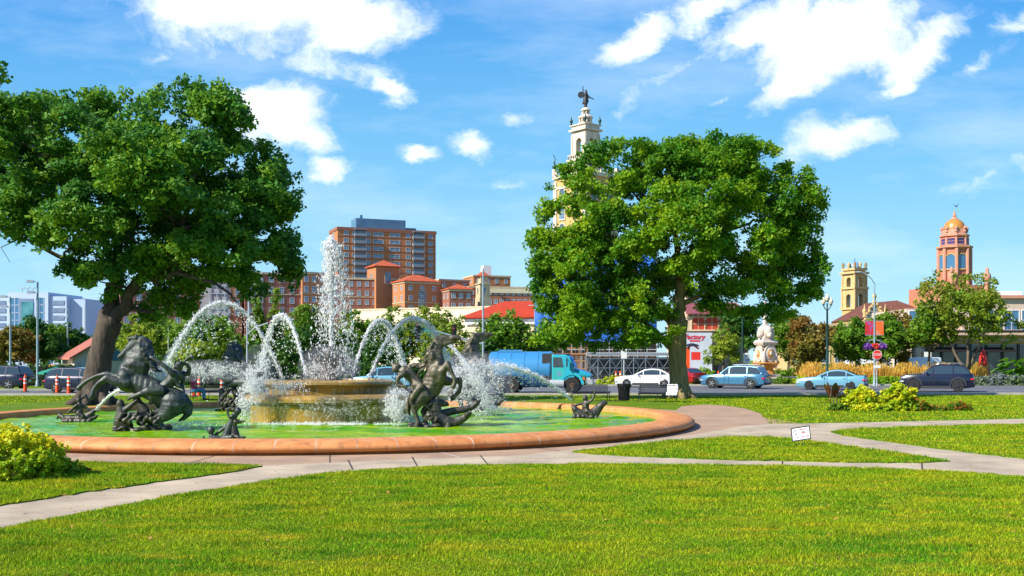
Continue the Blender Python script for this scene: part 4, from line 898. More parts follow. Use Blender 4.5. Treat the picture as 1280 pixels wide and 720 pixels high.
# building wrapped in blue netting, with a sidewalk shed before it
Yn = 142
M['netting'] = mat('blue_netting', (.012, .10, .50), .65, (.02, .17, .64), .45, bump=.05, bscale=2)
nb = building('netted_building', 'building under bright blue scaffold netting behind the big green tree', (X(669, Yn), Yn, 0), R(-6))
k_ = Yn/F; NW = 150*k_; nt_ = Z(318, Yn)
MB().bx(0, NW, 0, 12, 0, nt_-.5).build('wall', mat('brown_render', (.16, .11, .08), .85, (.10, .07, .06), .8), nb)
mb = MB(); g = random.Random(3); nx = 26
for r in range(6):                      # hanging sheets, slightly bellied
    zt_, zb_ = nt_-r*(nt_-4.6)/6, nt_-(r+1)*(nt_-4.6)/6+.05
    for c in range(13):
        x0, x1 = c*NW/13+.03, (c+1)*NW/13-.03; vs = []; d = g.uniform(.05, .3)
        for i in range(4):
            for j in range(4): u, v = i/3, j/3; vs.append((x0+(x1-x0)*u, -1.2-d*math.sin(PI*u)*math.sin(PI*v)+g.uniform(-.02, .02), zb_+(zt_-zb_)*v))
        mb.add(vs, [(i*4+j, i*4+j+1, i*4+j+5, i*4+j+4) for i in range(3) for j in range(3)])
mb.build('netting', M['netting'], nb, smooth=True)
mb = MB()
for c in range(14): mb.cyl((c*NW/13, -1.1, 0), (c*NW/13, -1.1, nt_+.6), .05, n=5)
for r in range(8): mb.bx(-.9, NW, -1.14, -1.04, 3.5+r*2, 3.6+r*2)
mb.build('scaffold', M['steel'], nb)
M['shed_frame'] = mat('dull_scaffold_steel', (.12, .16, .20), .6)
Ys = 112; sh = thing('sidewalk_shed', 'scaffold shed with corrugated deck and cross braces behind the white sedan', 'scaffold', (X(733, Ys), Ys, 0), R(-3))
sw = 118*Ys/F; zt = Z(443, Ys); mb = MB()
for k in range(60): mb.bx(k*sw/60, k*sw/60+sw/120, -.1, 3.2, zt, zt+.22)
mb.bx(0, sw, -.05, 3.15, zt-.14, zt-.004); mb.build('deck', M['steel'], sh)
mb = MB(); nb_ = 8
for r, y in enumerate((0, 2.6)):
    mb = MB()
    for k in range(nb_+1): mb.cyl((k*sw/nb_, y, 0), (k*sw/nb_, y, zt-.14), .055, n=6)
    for k in range(nb_):
        a, c = k*sw/nb_, (k+1)*sw/nb_
        mb.tube([(a, y+.06, .3), (c, y+.06, zt-.4)], .03, 4).tube([(a, y-.06, zt-.4), (c, y-.06, .3)], .03, 4).bx(a+.06, c-.06, y-.03, y+.03, 1.25, 1.32).bx(a+.06, c-.06, y-.03, y+.03, zt-.5, zt-.43)
    mb.build('braced_frame', M['shed_frame'], sh)
M['shop_dark'] = mat('dark_shop_glass', (.015, .022, .035), .12, (.05, .06, .07), .8, spec=.8)
MB().bx(.2, sw-.2, 3.0, 3.1, 0, zt-.3).build('dark_shopfront', M['shop_dark'], sh)
ws = thing('timber_platform', 'orange timber scaffold platform left of the grey shed', 'scaffold', (X(694, 116), 116, 0))
M['timber'] = mat('timber', (.45, .24, .10), .8, (.32, .16, .07), 2)
mb = MB(); wz = 40*116/F
for k in range(5): mb.bx(k*wz/4-.05, k*wz/4+.05, 0, .1, 0, 3.6)
for z in (1.1, 2.0, 2.6, 3.4): mb.bx(0, wz, -.06, -.004, z, z+.12)
mb.bx(-.2, wz+.2, -.3, 1.6, 2.75, 2.9); mb.build('platform', M['timber'], ws)

# cream building with arched windows and the red script sign
Yi = 112; ci = building('arcade_building', 'cream arcade building with purple tiled roof behind the small yellow tree', (X(858, Yi), Yi, 0), 0)
ki = Yi/F; sxi = lambda p: (p-858)*ki; zi = lambda p: Z(p, Yi)
M['arcade_cream'] = mat('arcade_cream', (.62, .48, .33), .85, (.52, .40, .28), .8)
MB().bx(sxi(858), sxi(935), 0, 14, 0, zi(391)).bx(sxi(868), sxi(905), 5, 12, zi(391)+.01, zi(363)).build('wall', M['arcade_cream'], ci)
MB().add([(sxi(856), -.8, zi(392)), (sxi(937), -.8, zi(392)), (sxi(932), 5, zi(375)), (sxi(862), 5, zi(375)), (sxi(856), -.8, zi(393)), (sxi(937), -.8, zi(393))], [(0, 1, 2, 3), (0, 1, 5, 4)]).build('roof', tilemat('purple_roof_tile', (.40, .10, .09), (.30, .07, .12), 4), ci)
mb = MB()
for k in range(12): mb.bx(sxi(858)+k*.55, sxi(858)+k*.55+.2, -.6, -.003, zi(394.5), zi(393.2))
mb.build('brackets', M['arcade_cream'], ci)
M['red_glow'] = mat('red_arch_glow', (.45, .05, .02), .7)  # red glow of the arched windows, put into the pane colour
put_windows(ci, window_mesh(1.5, 1.9, M['arcade_cream'], M['red_glow'], arch=True, d=.2), [(sxi(p), -.003, zi(405)) for p in (873, 890, 907, 924)])
MB().bx(sxi(857), sxi(935), -.3, -.004, zi(414), zi(412)).bx(sxi(857), sxi(935), -.2, -.004, zi(397), zi(395.6)).build('cornice', M['arcade_cream'], ci)
M['sign_wall'] = mat('white_sign_wall', (.55, .60, .68), .6, (.42, .48, .58), 1)
MB().bx(sxi(852), sxi(889), -.5, -.304, 0, zi(416)).build('sign_wall', M['sign_wall'], ci)
M['red_letters'] = mat('red_letters', (.62, .01, .03), .4); M['navy_letters'] = mat('navy_letters', (.04, .03, .12), .5)
text('Factory', ci, (sxi(866.5), -.52, zi(421.3)), .72, M['red_letters'], ex=.03, shear=.25); MB().bx(sxi(861), sxi(874), -.53, -.503, zi(427), zi(425.3)).build('sign_bar', M['red_letters'], ci)
MB().bx(sxi(889)+.1, sxi(935), -.1, -.004, 0, zi(430)).build('shopfront', M['shop_dark'], ci)
put_windows(ci, window_mesh(1.1, 1.3), [(sxi(p), 4.997, zi(368)) for p in (876, 888, 899)])

# ------------------------------------------------------------------ yellow bell tower
Yy = 170; yt = building('bell_tower', 'yellow bell tower with open arches and blue tiled dome', (X(1068, Yy), Yy, 0), R(28), cat='tower')
ky = Yy/F; zy = lambda p: Z(p, Yy); hh = 10.3*ky
M['yellow_stone'] = mat('yellow_stone', (.58, .38, .13), .85, (.50, .32, .12), 1.0); M['yellow_trim'] = mat('yellow_trim', (.58, .42, .19), .85, (.48, .34, .15), 2)
M['blue_tile'] = mat('blue_dome_tile', (.05, .2, .5), .25, (.3, .45, .6), 6)
MB().box((0, 0, zy(386)/2), (2*hh, 2*hh, zy(386))).build('shaft', M['yellow_stone'], yt)
mb = MB()
def arch_stage(mb, z0, z1, h, ow, at, thick=.3):
    pr = (h-ow)/2
    for s in (-1, 1):
        for t in (-1, 1): mb.box((s*(h-pr), t*(h-pr), (z0+z1)/2), (2*pr, 2*pr, z1-z0)); mb.cyl((s*(h+.02), t*(h+.02), z0), (s*(h+.02), t*(h+.02), z1), .16, n=8)
        n = 8; arc = [(ow*math.cos(PI*k/n), at-ow+ow*math.sin(PI*k/n)) for k in range(n+1)]; poly = arc+[(-ow, z1), (ow, z1)]
        mb.prism(poly, s*h-thick*s, s*h-.01*s, ax='y'); mb.prism(poly, s*h-thick*s, s*h-.01*s, ax='x')
arch_stage(mb, zy(386), zy(361), hh, hh*.36, zy(368)); arch_stage(mb, zy(359.5), zy(342), hh*.96, hh*.34, zy(347))
for p, e in ((386, .5), (360.5, .5), (341.5, .6), (337, .2)): mb.box((0, 0, zy(p)), (2*hh+e, 2*hh+e, .35))
mb.box((0, 0, zy(339)), (2*hh-.3, 2*hh-.3, .7)); mb.build('arched_stages', M['yellow_trim'], yt)
MB().box((0, 0, (zy(361)+zy(386))/2), (.9, .9, zy(361)-zy(386))).build('bell_frame', M['glass_blue'], yt)
mb = MB()
for s in (-1, 1):
    for t in (-1, 0, 1):
        for (a, c) in ((s, t), (t, s)): mb.lathe([(.22, 0), (.14, .35), (.26, .6), (.2, .85), (.05, 1.15)], (a*hh*.92, c*hh*.92, zy(336.6)), 8)
split_loose(mb.build('urns', M['yellow_trim'], yt, smooth=True), 'urn')
MB().lathe([(.95, zy(337)), (.95, zy(334)), (.9, zy(331)), (.6, zy(328.5)), (.15, zy(327)), (.1, zy(323))], n=14).build('dome', M['blue_tile'], yt, smooth=True)

# baroque gable with brown roof
Yk = 150; kk = Yk/F; bg_ = building('gabled_hall', 'cream hall with curling ornate gable and brown roof right of the bell tower', (X(1082, Yk), Yk, 0), 0)
sk = lambda p: (p-1082)*kk; zk = lambda p: Z(p, Yk)
MB().bx(0, sk(1185), 2, 16, 0, zk(397)).build('wall', M['yellow_stone'], bg_)
MB().add([(sk(1080), 1.2, zk(398)), (sk(1188), 1.2, zk(398)), (sk(1150), 9, zk(371)), (sk(1108), 9, zk(375)), (sk(1080), 16, zk(398)), (sk(1188), 16, zk(398))], [(0, 1, 2, 3), (0, 3, 4), (1, 2, 5), (4, 3, 2, 5)]).build('roof', M['tile_brown'], bg_)
gp = [(1078, 440), (1078, 402), (1083, 399), (1085, 392), (1088, 389), (1089, 384), (1093, 380), (1095, 377), (1098, 380), (1102, 384), (1103, 389), (1107, 393), (1109, 399), (1113, 402), (1113, 440)]
MB().prism([(sk(a), zk(c)) for a, c in gp], .6, 1.1).build('ornate_gable', M['yellow_trim'], bg_)
mb = MB(); 
for a in gp[1:-1]: mb.ell((sk(a[0]), .5, zk(a[1])), (.22, .2, .22), 8)
for p, t in ((1083, 396), (1095.5, 377), (1109, 396)): mb.lathe([(.3, 0), (.18, .4), (.34, .75), (.3, 1.0), (.1, 1.3), (.05, 1.9)], (sk(p), .8, zk(t)), 8)
mb.build('finials', M['yellow_trim'], bg_, smooth=True)
mb = MB(); g = random.Random(4)
for r in range(6):
    w = 9-abs(r-1.0)*1.5
    for c in range(int(w)): mb.bx(sk(1095.5)+(c-w/2)*.27, sk(1095.5)+(c-w/2)*.27+.15, .55, .597, zk(400)+r*.34, zk(400)+r*.34+.2)
mb.build('tile_pattern', M['glass_blue'], bg_)
put_windows(bg_, window_mesh(1.2, 2.2, M['yellow_trim'], arch=True), [(sk(1095.5), .597, zk(410)), (sk(1120), 1.997, zk(410)), (sk(1135), 1.997, zk(410))])

# ------------------------------------------------------------------ pink octagonal tower with orange dome
Yp = 150; kp = Yp/F; pk = building('domed_tower', 'pink eight sided tower with a glazed orange dome', (X(1193, Yp), Yp, 0), R(8), cat='tower')
zp = lambda p: Z(p, Yp)
M['pink'] = mat('pink_stucco', (.50, .19, .115), .8, (.43, .15, .09), 1); M['pink_light'] = mat('pink_trim', (.56, .27, .185), .8, (.48, .21, .14), 2)
M['dome'] = mat('orange_dome_tile', (.60, .20, .03), .35, (.42, .21, .04), 3, det=3); M['blue_lattice'] = mat('blue_lattice', (.06, .05, .22), .3, (.02, .02, .1), 9)
a8 = R(22.5); ro = 19.5*kp
mb = MB().lathe([(ro*.93, 0), (ro*.93, zp(311))], n=8, a0=a8).lathe([(15.5*kp, zp(308)), (15.5*kp, zp(297))], n=8, a0=a8); mb.build('wall', M['pink'], pk)
mb = MB(); mb.lathe([(ro, zp(312)), (ro*1.12, zp(310.5)), (ro*1.12, zp(308.5)), (ro*.85, zp(307.5))], n=8, a0=a8).lathe([(15.5*kp, zp(297.5)), (17.8*kp, zp(296)), (17.8*kp, zp(294)), (15*kp, zp(292.8)), (14.4*kp, zp(288)), (13*kp, zp(286.8))], n=8, a0=a8)
for k in range(8):
    w = a8+2*PI*k/8; mb.cyl((ro*.96*math.cos(w), ro*.96*math.sin(w), 0), (ro*.96*math.cos(w), ro*.96*math.sin(w), zp(312)), .26, n=8)
    mb.cyl((15.7*kp*math.cos(w), 15.7*kp*math.sin(w), zp(307.5)), (15.7*kp*math.cos(w), 15.7*kp*math.sin(w), zp(297.5)), .16, n=6); mb.lathe([(.2, 0), (.12, .3), (.24, .5), (.06, .9)], (14.8*kp*math.cos(w), 14.8*kp*math.sin(w), zp(291)), 8)
mb.build('cornices', M['pink_light'], pk)
mb = MB(); mb.lathe([(13*kp*math.cos(t), zp(286.8)+13.5*kp*math.sin(t)) for t in [PI/2*q/8 for q in range(9)]][:-1]+[(.2, zp(273.6))], n=24); mb.build('dome', M['dome'], pk, smooth=True)
MB().lathe([(.5, zp(274)), (.4, zp(272.5)), (.22, zp(271.5)), (.3, zp(269.5)), (.16, zp(268.5)), (.12, zp(265.5)), (.03, zp(263))], n=8).build('finial', M['pink_light'], pk, smooth=True)
ap = ro*.93*math.cos(PI/8)
for k in range(8):
    w = 2*PI*k/8; wm = window_mesh(1.35, 2.2, M['yellow_stone'], M['glass_blue'], arch=True, bars=False) if k == 0 else wm
    put_windows(pk, wm, [(math.cos(w)*(ap+.02), math.sin(w)*(ap+.02), zp(328))], w+PI/2)
    wl = window_mesh(1.15, .85, M['pink_light'], M['blue_lattice'], bars=True) if k == 0 else wl
    a2 = 15.5*kp*math.cos(PI/8)+.02; put_windows(pk, wl, [(math.cos(w)*a2, math.sin(w)*a2, zp(302.5))], w+PI/2)
MB().bx(-2.6, 3.6, -3.2, 8, 0, zp(358)).build('base_wing', M['pink'], pk)
mb = MB()
for p in (-2.4, 3.6): mb.lathe([(.45, 0), (.25, .5), (.55, 1.0), (.5, 1.5), (.2, 1.9), (.28, 2.2), (.05, 2.6)], (p*.9, -2.9, zp(358)), 10)
split_loose(mb.build('urns', M['pink_light'], pk, smooth=True), 'urn')

# ------------------------------------------------------------------ right shops
Yr = 116; kr = Yr/F; rs_ = building('shop_building', 'cream shop building with black balcony and dark shopfronts at the right edge', (X(1140, Yr), Yr, 0), 0)
sr = lambda p: (p-1140)*kr; zr = lambda p: Z(p, Yr)
M['shop_cream'] = mat('shop_cream', (.62, .48, .38), .85, (.52, .40, .33), .7)
MB().bx(0, sr(1300), 0, 14, 0, zr(412)).bx(sr(1205), sr(1300), .3, 13, zr(412)+.01, zr(373)).bx(sr(1140), sr(1205)-.01, 1.5, 13, zr(412)+.01, zr(385)).build('wall', M['shop_cream'], rs_)
MB().bx(sr(1205)-.3, sr(1300)+.3, -.1, 13.2, zr(373)+.01, zr(369)).bx(sr(1248), sr(1254), 3, 4, zr(369), zr(360)).bx(sr(1249.5), sr(1252.8), 3.2, 3.8, zr(360), zr(354)).build('parapet', M['pink_light'], rs_)
MB().bx(sr(1261), sr(1300), 4, 8, zr(369), zr(361)).build('rooftop_box', M['white'], rs_)
MB().bx(sr(1130), sr(1300), -2.0, -.3, zr(416), zr(413.5)).build('balcony_floor', M['black'], rs_)
mb = MB()
for k in range(90): mb.bx(sr(1140)+k*.158, sr(1140)+k*.158+.03, -1.97, -1.94, zr(413.4), zr(406))
mb.bx(sr(1140), sr(1300), -2.0, -1.92, zr(406), zr(405.3)); mb.build('balcony_rail', M['black_metal'], rs_)
put_windows(rs_, window_mesh(1.7, 2.2, M['white'], M['glass_blue']), [(sr(p), .297, zr(400)) for p in (1222, 1244, 1266, 1288)]); put_windows(rs_, window_mesh(1.7, 2.2, M['white'], M['glass_blue']), [(sr(p), 1.497, zr(400)) for p in (1152, 1172, 1192)])
M['gold_band'] = mat('gold_band', (.55, .27, .05), .5, (.40, .16, .05), 3)
MB().bx(sr(1138), sr(1300), -.25, -.004, zr(423), zr(420)).bx(sr(1138), sr(1300), -.25, -.004, zr(429), zr(426.5)).build('gold_bands', M['gold_band'], rs_)
MB().bx(sr(1140), sr(1300), -.15, -.004, 0, zr(431)).build('shopfront', M['shop_dark'], rs_)
mb = MB()
for p in (1140, 1158, 1176, 1194, 1212, 1232, 1252, 1272, 1292): mb.bx(sr(p)-.12, sr(p)+.12, -.3, -.154, 0, zr(430))
for p in (1184, 1242): mb.add([(sr(p)-2, -.2, zr(434)), (sr(p)+2, -.2, zr(434)), (sr(p)+2, -1.4, zr(440)), (sr(p)-2, -1.4, zr(440))], [(0, 1, 2, 3)])
mb.build('shopfront_frames', M['black'], rs_)
MB().bx(sr(1160), sr(1168), -.35, -.16, 0, zr(447)).build('door', M['timber'], rs_)
M['magenta_sign'] = mat('magenta_sign', (.75, .03, .12), .5); M['orange_sign'] = mat('orange_sign', (.8, .2, .02), .5)
sg = MB()
for a, c, e in ((1150.5, 1153.4, 0), (1153.8, 1156, .2), (1156.6, 1157.5, -.1), (1158.6, 1161, .05)): sg.ell(((sr(a)+sr(c))/2, -.5, zr(427.5)+e), ((sr(c)-sr(a))/2, .05, .2), 8)
sg.build('pink_sign', M['magenta_sign'], rs_); MB().box((sr(1168), -.5, zr(428.5)), (.5, .1, .42)).build('orange_sign', M['orange_sign'], rs_)
MB().box((sr(1157), -.6, zr(443)), (.8, .05, .55)).build('poster', M['white'], rs_)
# yellow-brown house pieces seen between trees at right centre
hb = building('plaza_house', 'ochre house with arcade behind the rusty tree and lamp', (X(985, 140), 140, 0), 0)
MB().bx(0, 9.6, 0, 10, 0, Z(407, 140)).build('wall', M['yellow_trim'], hb); MB().bx(-.3, 9.9, -.3, -.003, Z(408, 140), Z(405, 140)).build('cornice', M['cream_stone'], hb)
put_windows(hb, window_mesh(1.2, 2, M['cream_stone'], arch=True), [(1.2+k*1.9, 0, Z(420, 140)) for k in range(5)]); put_windows(hb, window_mesh(1.2, 2, M['cream_stone'], arch=True), [(1.2+k*1.9, 0, Z(445, 140)) for k in range(5)])
# ------------------------------------------------------------------ bronzes
def bronze(name, c1, c2, c3):
    m = mat(name, c1, .52, c2, 5.5, metal=.22, bump=.02, bscale=9, thr=(.40, .60), det=8, spec=.6); return m
M['bronze_brown'] = bronze('bronze_brown', (.036, .030, .020), (.125, .108, .072), None)
M['bronze_dark'] = bronze('bronze_dark', (.010, .016, .017), (.052, .068, .062), None)
M['bronze_small'] = bronze('bronze_small', (.018, .019, .017), (.065, .060, .045), None)
def organic(name, chains, K, org, m, parent=None, vox=.028, flat=.75, it=5, ells=()):
    """one continuous cast surface from tapering limbs laid out in a side view: chains of (x, y, depth, radius)"""
    mb = MB()
    for ch in chains:
        fl = flat
        if isinstance(ch, tuple) and isinstance(ch[0], (int, float)): fl, ch = ch
        pts = [Vector(((x-org[0])*K, d, (org[1]-y)*K)) for x, y, d, r in ch]; rs = [r*K for x, y, d, r in ch]
        for i in range(len(pts)-1):
            L_ = (pts[i+1]-pts[i]).length; n = max(1, int(L_/(min(rs[i], rs[i+1])*.35+.004)))
            for k in range(n+(i == len(pts)-2)):
                t = k/n; r = rs[i]+(rs[i+1]-rs[i])*t; mb.ell(pts[i].lerp(pts[i+1], t), (r, r*fl if r > 22*K else r, r), 8)
    for (x, y, d, rx, rz_, ry) in ells: mb.ell(((x-org[0])*K, d, (org[1]-y)*K), (rx*K, ry*K, rz_*K), 14)
    o = mb.build(name, m, parent, recalc=False)
    md = o.modifiers.new('r', 'REMESH'); md.mode = 'VOXEL'; md.voxel_size = vox; md.use_smooth_shade = True
    s = o.modifiers.new('s', 'SMOOTH'); s.factor = .5; s.iterations = it
    bpy.context.view_layer.update(); dg = bpy.context.evaluated_depsgraph_get()
    me = bpy.data.meshes.new_from_object(o.evaluated_get(dg)); o.modifiers.clear(); old = o.data; o.data = me; me.name = name; bpy.data.meshes.remove(old)
    if not me.materials: me.materials.append(m)
    return o
def curl(x, y, d, dx, dy, r, n=5, seed=0, amp=8):
    g = random.Random(seed*97+int(x*3+y)); ph = g.random()*6
    return [(x+dx*t+math.sin(ph+t*5)*amp*t, y+dy*t+math.cos(ph+t*5)*amp*t, d+g.uniform(-.04, .04), r*(1-t*.75)) for t in [k/(n-1) for k in range(n)]]
def rubble(x0, x1, y, n, seed, r0=16, r1=34, dd=.45):
    g = random.Random(seed); return [(g.uniform(x0, x1), y+g.uniform(-14, 12), g.uniform(-dd, dd), g.uniform(r0, r1), g.uniform(r0, r1)*.7, g.uniform(r0, r1)) for k in range(n)]
# right front: rearing horse and rider above a beast
KR = 31.6/F/5.333; OR = (350, 662); g = random.Random(5)
HR = thing('horse_statue', 'brown bronze rearing horse with lancer above a beast, right of the tiers', 'statue', (X(545.6, 31.6), 31.6, .10))
mane = [curl(348-k*5, 70+k*17, g.uniform(-.09, .09), -30-k*5.5, 26+k*6, 9, 6, k, 12) for k in range(9)]+[curl(338-k*4, 84+k*11, g.uniform(-.16, .16), -48+g.uniform(-14, 14), 56, 8, 7, k+20, 16) for k in range(18)]
horse = [(.62, [(362, 92, 0, 40), (350, 130, 0, 47), (342, 175, 0, 56), (342, 225, 0, 66), (350, 275, 0, 72)]), (.78, [(352, 285, 0, 74), (338, 345, 0, 80), (312, 398, 0, 78), (282, 436, 0, 76), (258, 455, 0, 66)]),
         (.62, [(368, 84, 0, 34), (400, 76, 0, 30), (440, 70, 0, 23), (478, 64, 0, 18), (500, 66, 0, 15)]), (.7, [(384, 104, 0, 28), (415, 104, 0, 19), (445, 96, 0, 12), (478, 90, 0, 8)]), [(352, 72, -.07, 11), (342, 44, -.09, 4)], [(352, 72, .07, 11), (342, 44, .09, 4)],
         [(372, 335, -.17, 42), (392, 290, -.25, 31), (428, 240, -.28, 23), (448, 282, -.28, 16), (466, 322, -.28, 14), (478, 346, -.28, 17), (474, 368, -.28, 16), (466, 388, -.28, 19)],
         [(392, 350, .12, 40), (448, 362, .15, 27), (504, 346, .18, 20), (510, 388, .18, 14), (500, 426, .18, 16), (474, 452, .18, 15), (454, 470, .18, 19)],
         [(262, 448, -.22, 60), (232, 492, -.27, 42), (206, 542, -.27, 23), (222, 590, -.27, 15), (233, 622, -.27, 18), (226, 650, -.27, 22)], [(282, 462, .2, 54), (294, 518, .2, 33), (256, 560, .22, 20), (270, 610, .22, 15), (276, 648, .22, 21)],
         [(214, 420, 0, 18), (184, 455, 0, 22), (166, 510, 0, 24), (160, 550, 0, 18), (172, 580, 0, 7)], [(205, 430, -.1, 12), (172, 480, -.1, 13), (158, 540, -.1, 12), (166, 570, -.1, 5)]]+mane
hd = organic('horse', horse, KR, OR, M['bronze_brown'], HR, .024, ells=[(352, 300, -.12, 52, 60, 46), (270, 455, -.12, 64, 58, 52), (326, 190, -.04, 26, 50, 40), (366, 250, -.1, 30, 40, 34)], it=4)
organic('rider', [(.9, [(222, 372, -.05, 42), (192, 335, -.05, 38), (160, 300, -.05, 44), (138, 290, -.05, 40)]), [(128, 288, -.05, 22), (104, 282, -.05, 19)], [(138, 300, -.22, 23), (104, 330, -.3, 17), (92, 362, -.32, 14), (104, 386, -.34, 12), (140, 386, -.34, 11), (152, 392, -.34, 13)],
        [(150, 270, .18, 22), (196, 248, .22, 16), (240, 246, .18, 13), (262, 268, .12, 12)], [(222, 378, -.26, 36), (252, 392, -.34, 28), (222, 424, -.38, 21), (196, 462, -.38, 19), (188, 500, -.38, 13), (206, 520, -.38, 13), (222, 522, -.38, 8)],
        [(222, 378, .2, 36), (262, 396, .3, 28), (230, 440, .34, 20), (200, 490, .34, 13)], curl(160, 270, 0, 60, -34, 22, 6, 3, 10), curl(170, 262, .1, 90, -6, 18, 6, 4, 16), curl(205, 400, -.2, -48, 120, 20, 6, 5, 10),
        [(62, 258, -.05, 10), (58, 240, -.05, 7), (74, 236, -.02, 6)]], KR, OR, M['bronze_brown'], HR, .02, ells=[(80, 272, -.05, 27, 30, 27), (66, 280, -.05, 12, 12, 12), (90, 252, -.05, 26, 14, 25)], it=3)
MB().tube([((60-350)*KR, -.36, (662-322)*KR), ((320-350)*KR, -.30, (662-548)*KR)], .017, 6).build('lance', M['bronze_small'], HR)
organic('beast', [[(342, 545, -.12, 44), (338, 505, -.14, 38), (352, 474, -.14, 20), (366, 458, -.14, 8)], [(322, 500, -.2, 20), (304, 512, -.24, 13), (292, 524, -.24, 8)], [(372, 500, -.05, 30), (412, 506, 0, 20), (430, 514, 0, 8)], [(318, 482, -.2, 9), (312, 462, -.22, 4)],
        [(345, 545, -.1, 44), (356, 600, -.1, 52), (410, 628, -.12, 46), (470, 630, -.12, 36), (520, 608, -.15, 28), (552, 586, -.15, 24), (578, 564, -.15, 12)], [(400, 570, .12, 30), (460, 556, .18, 27), (530, 548, .22, 24), (590, 528, .24, 22), (622, 505, .24, 18), (600, 484, .24, 10), (592, 470, .24, 4)],
        [(545, 600, -.15, 20), (560, 572, -.3, 14), (586, 560, -.3, 6)], [(622, 505, .24, 15), (642, 480, .24, 7)]]+[curl(300+k*12, 560+k*7, -.3, -30, 50, 12, 5, k+40, 8) for k in range(6)], KR, OR, M['bronze_small'], HR, .022, it=3)
organic('rock_base', [], KR, OR, M['bronze_small'], HR, .03, ells=rubble(175, 470, 655, 26, 3)+[(300, 668, 0, 150, 20, 90)], it=2)
# left front: rearing horse facing left with rider sounding a horn
KL = 30.2/F/5.14; OL = (600, 662); g = random.Random(8)
HL = thing('horse_statue', 'dark bronze rearing horse facing left with rider, at the left of the pool', 'statue', (X(186.7, 30.2), 30.2, .10))
mane = [curl(470+k*14, 76-6*math.sin(k*.6), g.uniform(-.06, .06), 22+k*3, -14+k*5, 14, 5, k, 8) for k in range(8)]+[curl(585+k*5, 80+k*18, g.uniform(-.12, .12), 40+g.uniform(-8, 12), 34, 11, 6, k+20, 14) for k in range(11)]+[curl(545+k*5, 96+k*10, -.15-.03*(k%3), 56+g.uniform(-10, 10), 44, 8, 7, k+50, 16) for k in range(17)]
horse = [(.62, [(550, 98, 0, 46), (566, 145, 0, 66), (550, 195, 0, 84), (518, 245, 0, 96), (482, 295, 0, 92), (466, 345, 0, 80)]), (.62, [(528, 96, 0, 42), (488, 120, 0, 33), (456, 150, 0, 25), (428, 178, 0, 20), (408, 190, 0, 16)]),
         (.7, [(516, 132, 0, 32), (476, 166, 0, 20), (448, 192, 0, 12), (430, 210, 0, 8)]), [(520, 66, -.08, 12), (524, 44, -.09, 4)], [(505, 70, .08, 12), (505, 48, .09, 4)],
         (.8, [(450, 330, 0, 66), (500, 350, 0, 76), (560, 372, 0, 78), (630, 405, 0, 80), (700, 450, 0, 86), (762, 478, 0, 92), (792, 486, 0, 78)]),
         [(466, 356, -.2, 46), (412, 348, -.27, 32), (352, 326, -.3, 24), (302, 358, -.3, 17), (270, 394, -.3, 15), (262, 420, -.3, 17), (256, 446, -.3, 20)], [(440, 336, .18, 42), (372, 322, .2, 27), (302, 302, .22, 20), (240, 316, .22, 15), (182, 344, .22, 14), (148, 370, .22, 15), (126, 394, .22, 19)],
         [(764, 500, -.2, 80), (722, 556, -.26, 50), (668, 588, -.26, 26), (690, 620, -.26, 18), (716, 648, -.26, 20)], [(700, 520, .2, 60), (640, 560, .2, 34), (580, 588, .2, 21), (606, 625, .2, 16), (620, 650, .2, 20)],
         [(840, 470, 0, 22), (862, 500, 0, 24), (856, 550, 0, 22), (820, 585, 0, 16), (790, 600, 0, 7)]]+mane
organic('horse', horse, KL, OL, M['bronze_dark'], HL, .024, ells=[(452, 322, -.14, 50, 62, 44), (764, 478, -.14, 84, 74, 66), (500, 240, -.05, 50, 40, 50)], it=4)
organic('rider', [(.9, [(690, 396, -.05, 42), (724, 362, -.05, 38), (762, 326, -.05, 44), (782, 306, -.05, 40)]), [(786, 296, -.05, 20), (792, 272, -.05, 18)], [(766, 296, -.22, 22), (728, 256, -.3, 15), (690, 226, -.3, 13), (656, 206, -.3, 12), (644, 196, -.3, 13)],
        [(800, 300, .16, 20), (842, 300, .16, 15), (850, 262, .1, 13), (838, 240, .02, 12)], [(692, 404, -.28, 40), (622, 408, -.38, 30), (584, 424, -.4, 22), (548, 436, -.4, 18), (512, 448, -.4, 12), (496, 462, -.4, 9)], [(692, 404, .25, 38), (630, 408, .34, 28), (590, 450, .36, 18), (580, 490, .36, 12)],
        curl(800, 320, .1, 20, 80, 24, 6, 3, 12), curl(780, 330, -.1, 30, 70, 22, 6, 9, 14), curl(745, 350, .2, 60, 60, 20, 6, 10, 14)], KL, OL, M['bronze_dark'], HL, .02, ells=[(792, 254, -.05, 29, 33, 29), (800, 236, -.05, 31, 20, 30), (766, 262, -.05, 10, 10, 10)], it=3)
MB().tube([((a-600)*KL, -.02, (662-b)*KL) for a, b in ((812, 262), (822, 236), (836, 210), (856, 192), (880, 188))], [.025, .03, .035, .045, .085], 8).build('horn', M['bronze_dark'], HL, smooth=True)
organic('sea_figures', [[(432, 505, -.2, 28), (440, 545, -.2, 38), (430, 600, -.2, 44), (480, 630, -.2, 36)], [(440, 545, -.2, 22), (500, 500, -.25, 16), (540, 470, -.25, 12)], [(520, 490, .1, 30), (560, 540, .1, 38), (540, 600, .1, 40)], [(620, 600, -.1, 30), (560, 560, -.2, 22), (500, 560, -.3, 18)],
        [(400, 580, 0, 22), (390, 620, 0, 26), (420, 650, 0, 24)], [(600, 560, 0, 14), (650, 545, 0, 12), (700, 548, 0, 6)]]+[curl(440+k*28, 580+(k % 3)*16, -.35, 34, -44, 16, 5, k+60, 12) for k in range(10)], KL, OL, M['bronze_small'], HL, .022, ells=[(430, 488, -.2, 26, 28, 24), (512, 470, .1, 26, 28, 24)], it=3)
organic('rock_base', [], KL, OL, M['bronze_small'], HL, .03, ells=rubble(385, 760, 652, 36, 9)+[(570, 668, 0, 190, 18, 90)], it=2)
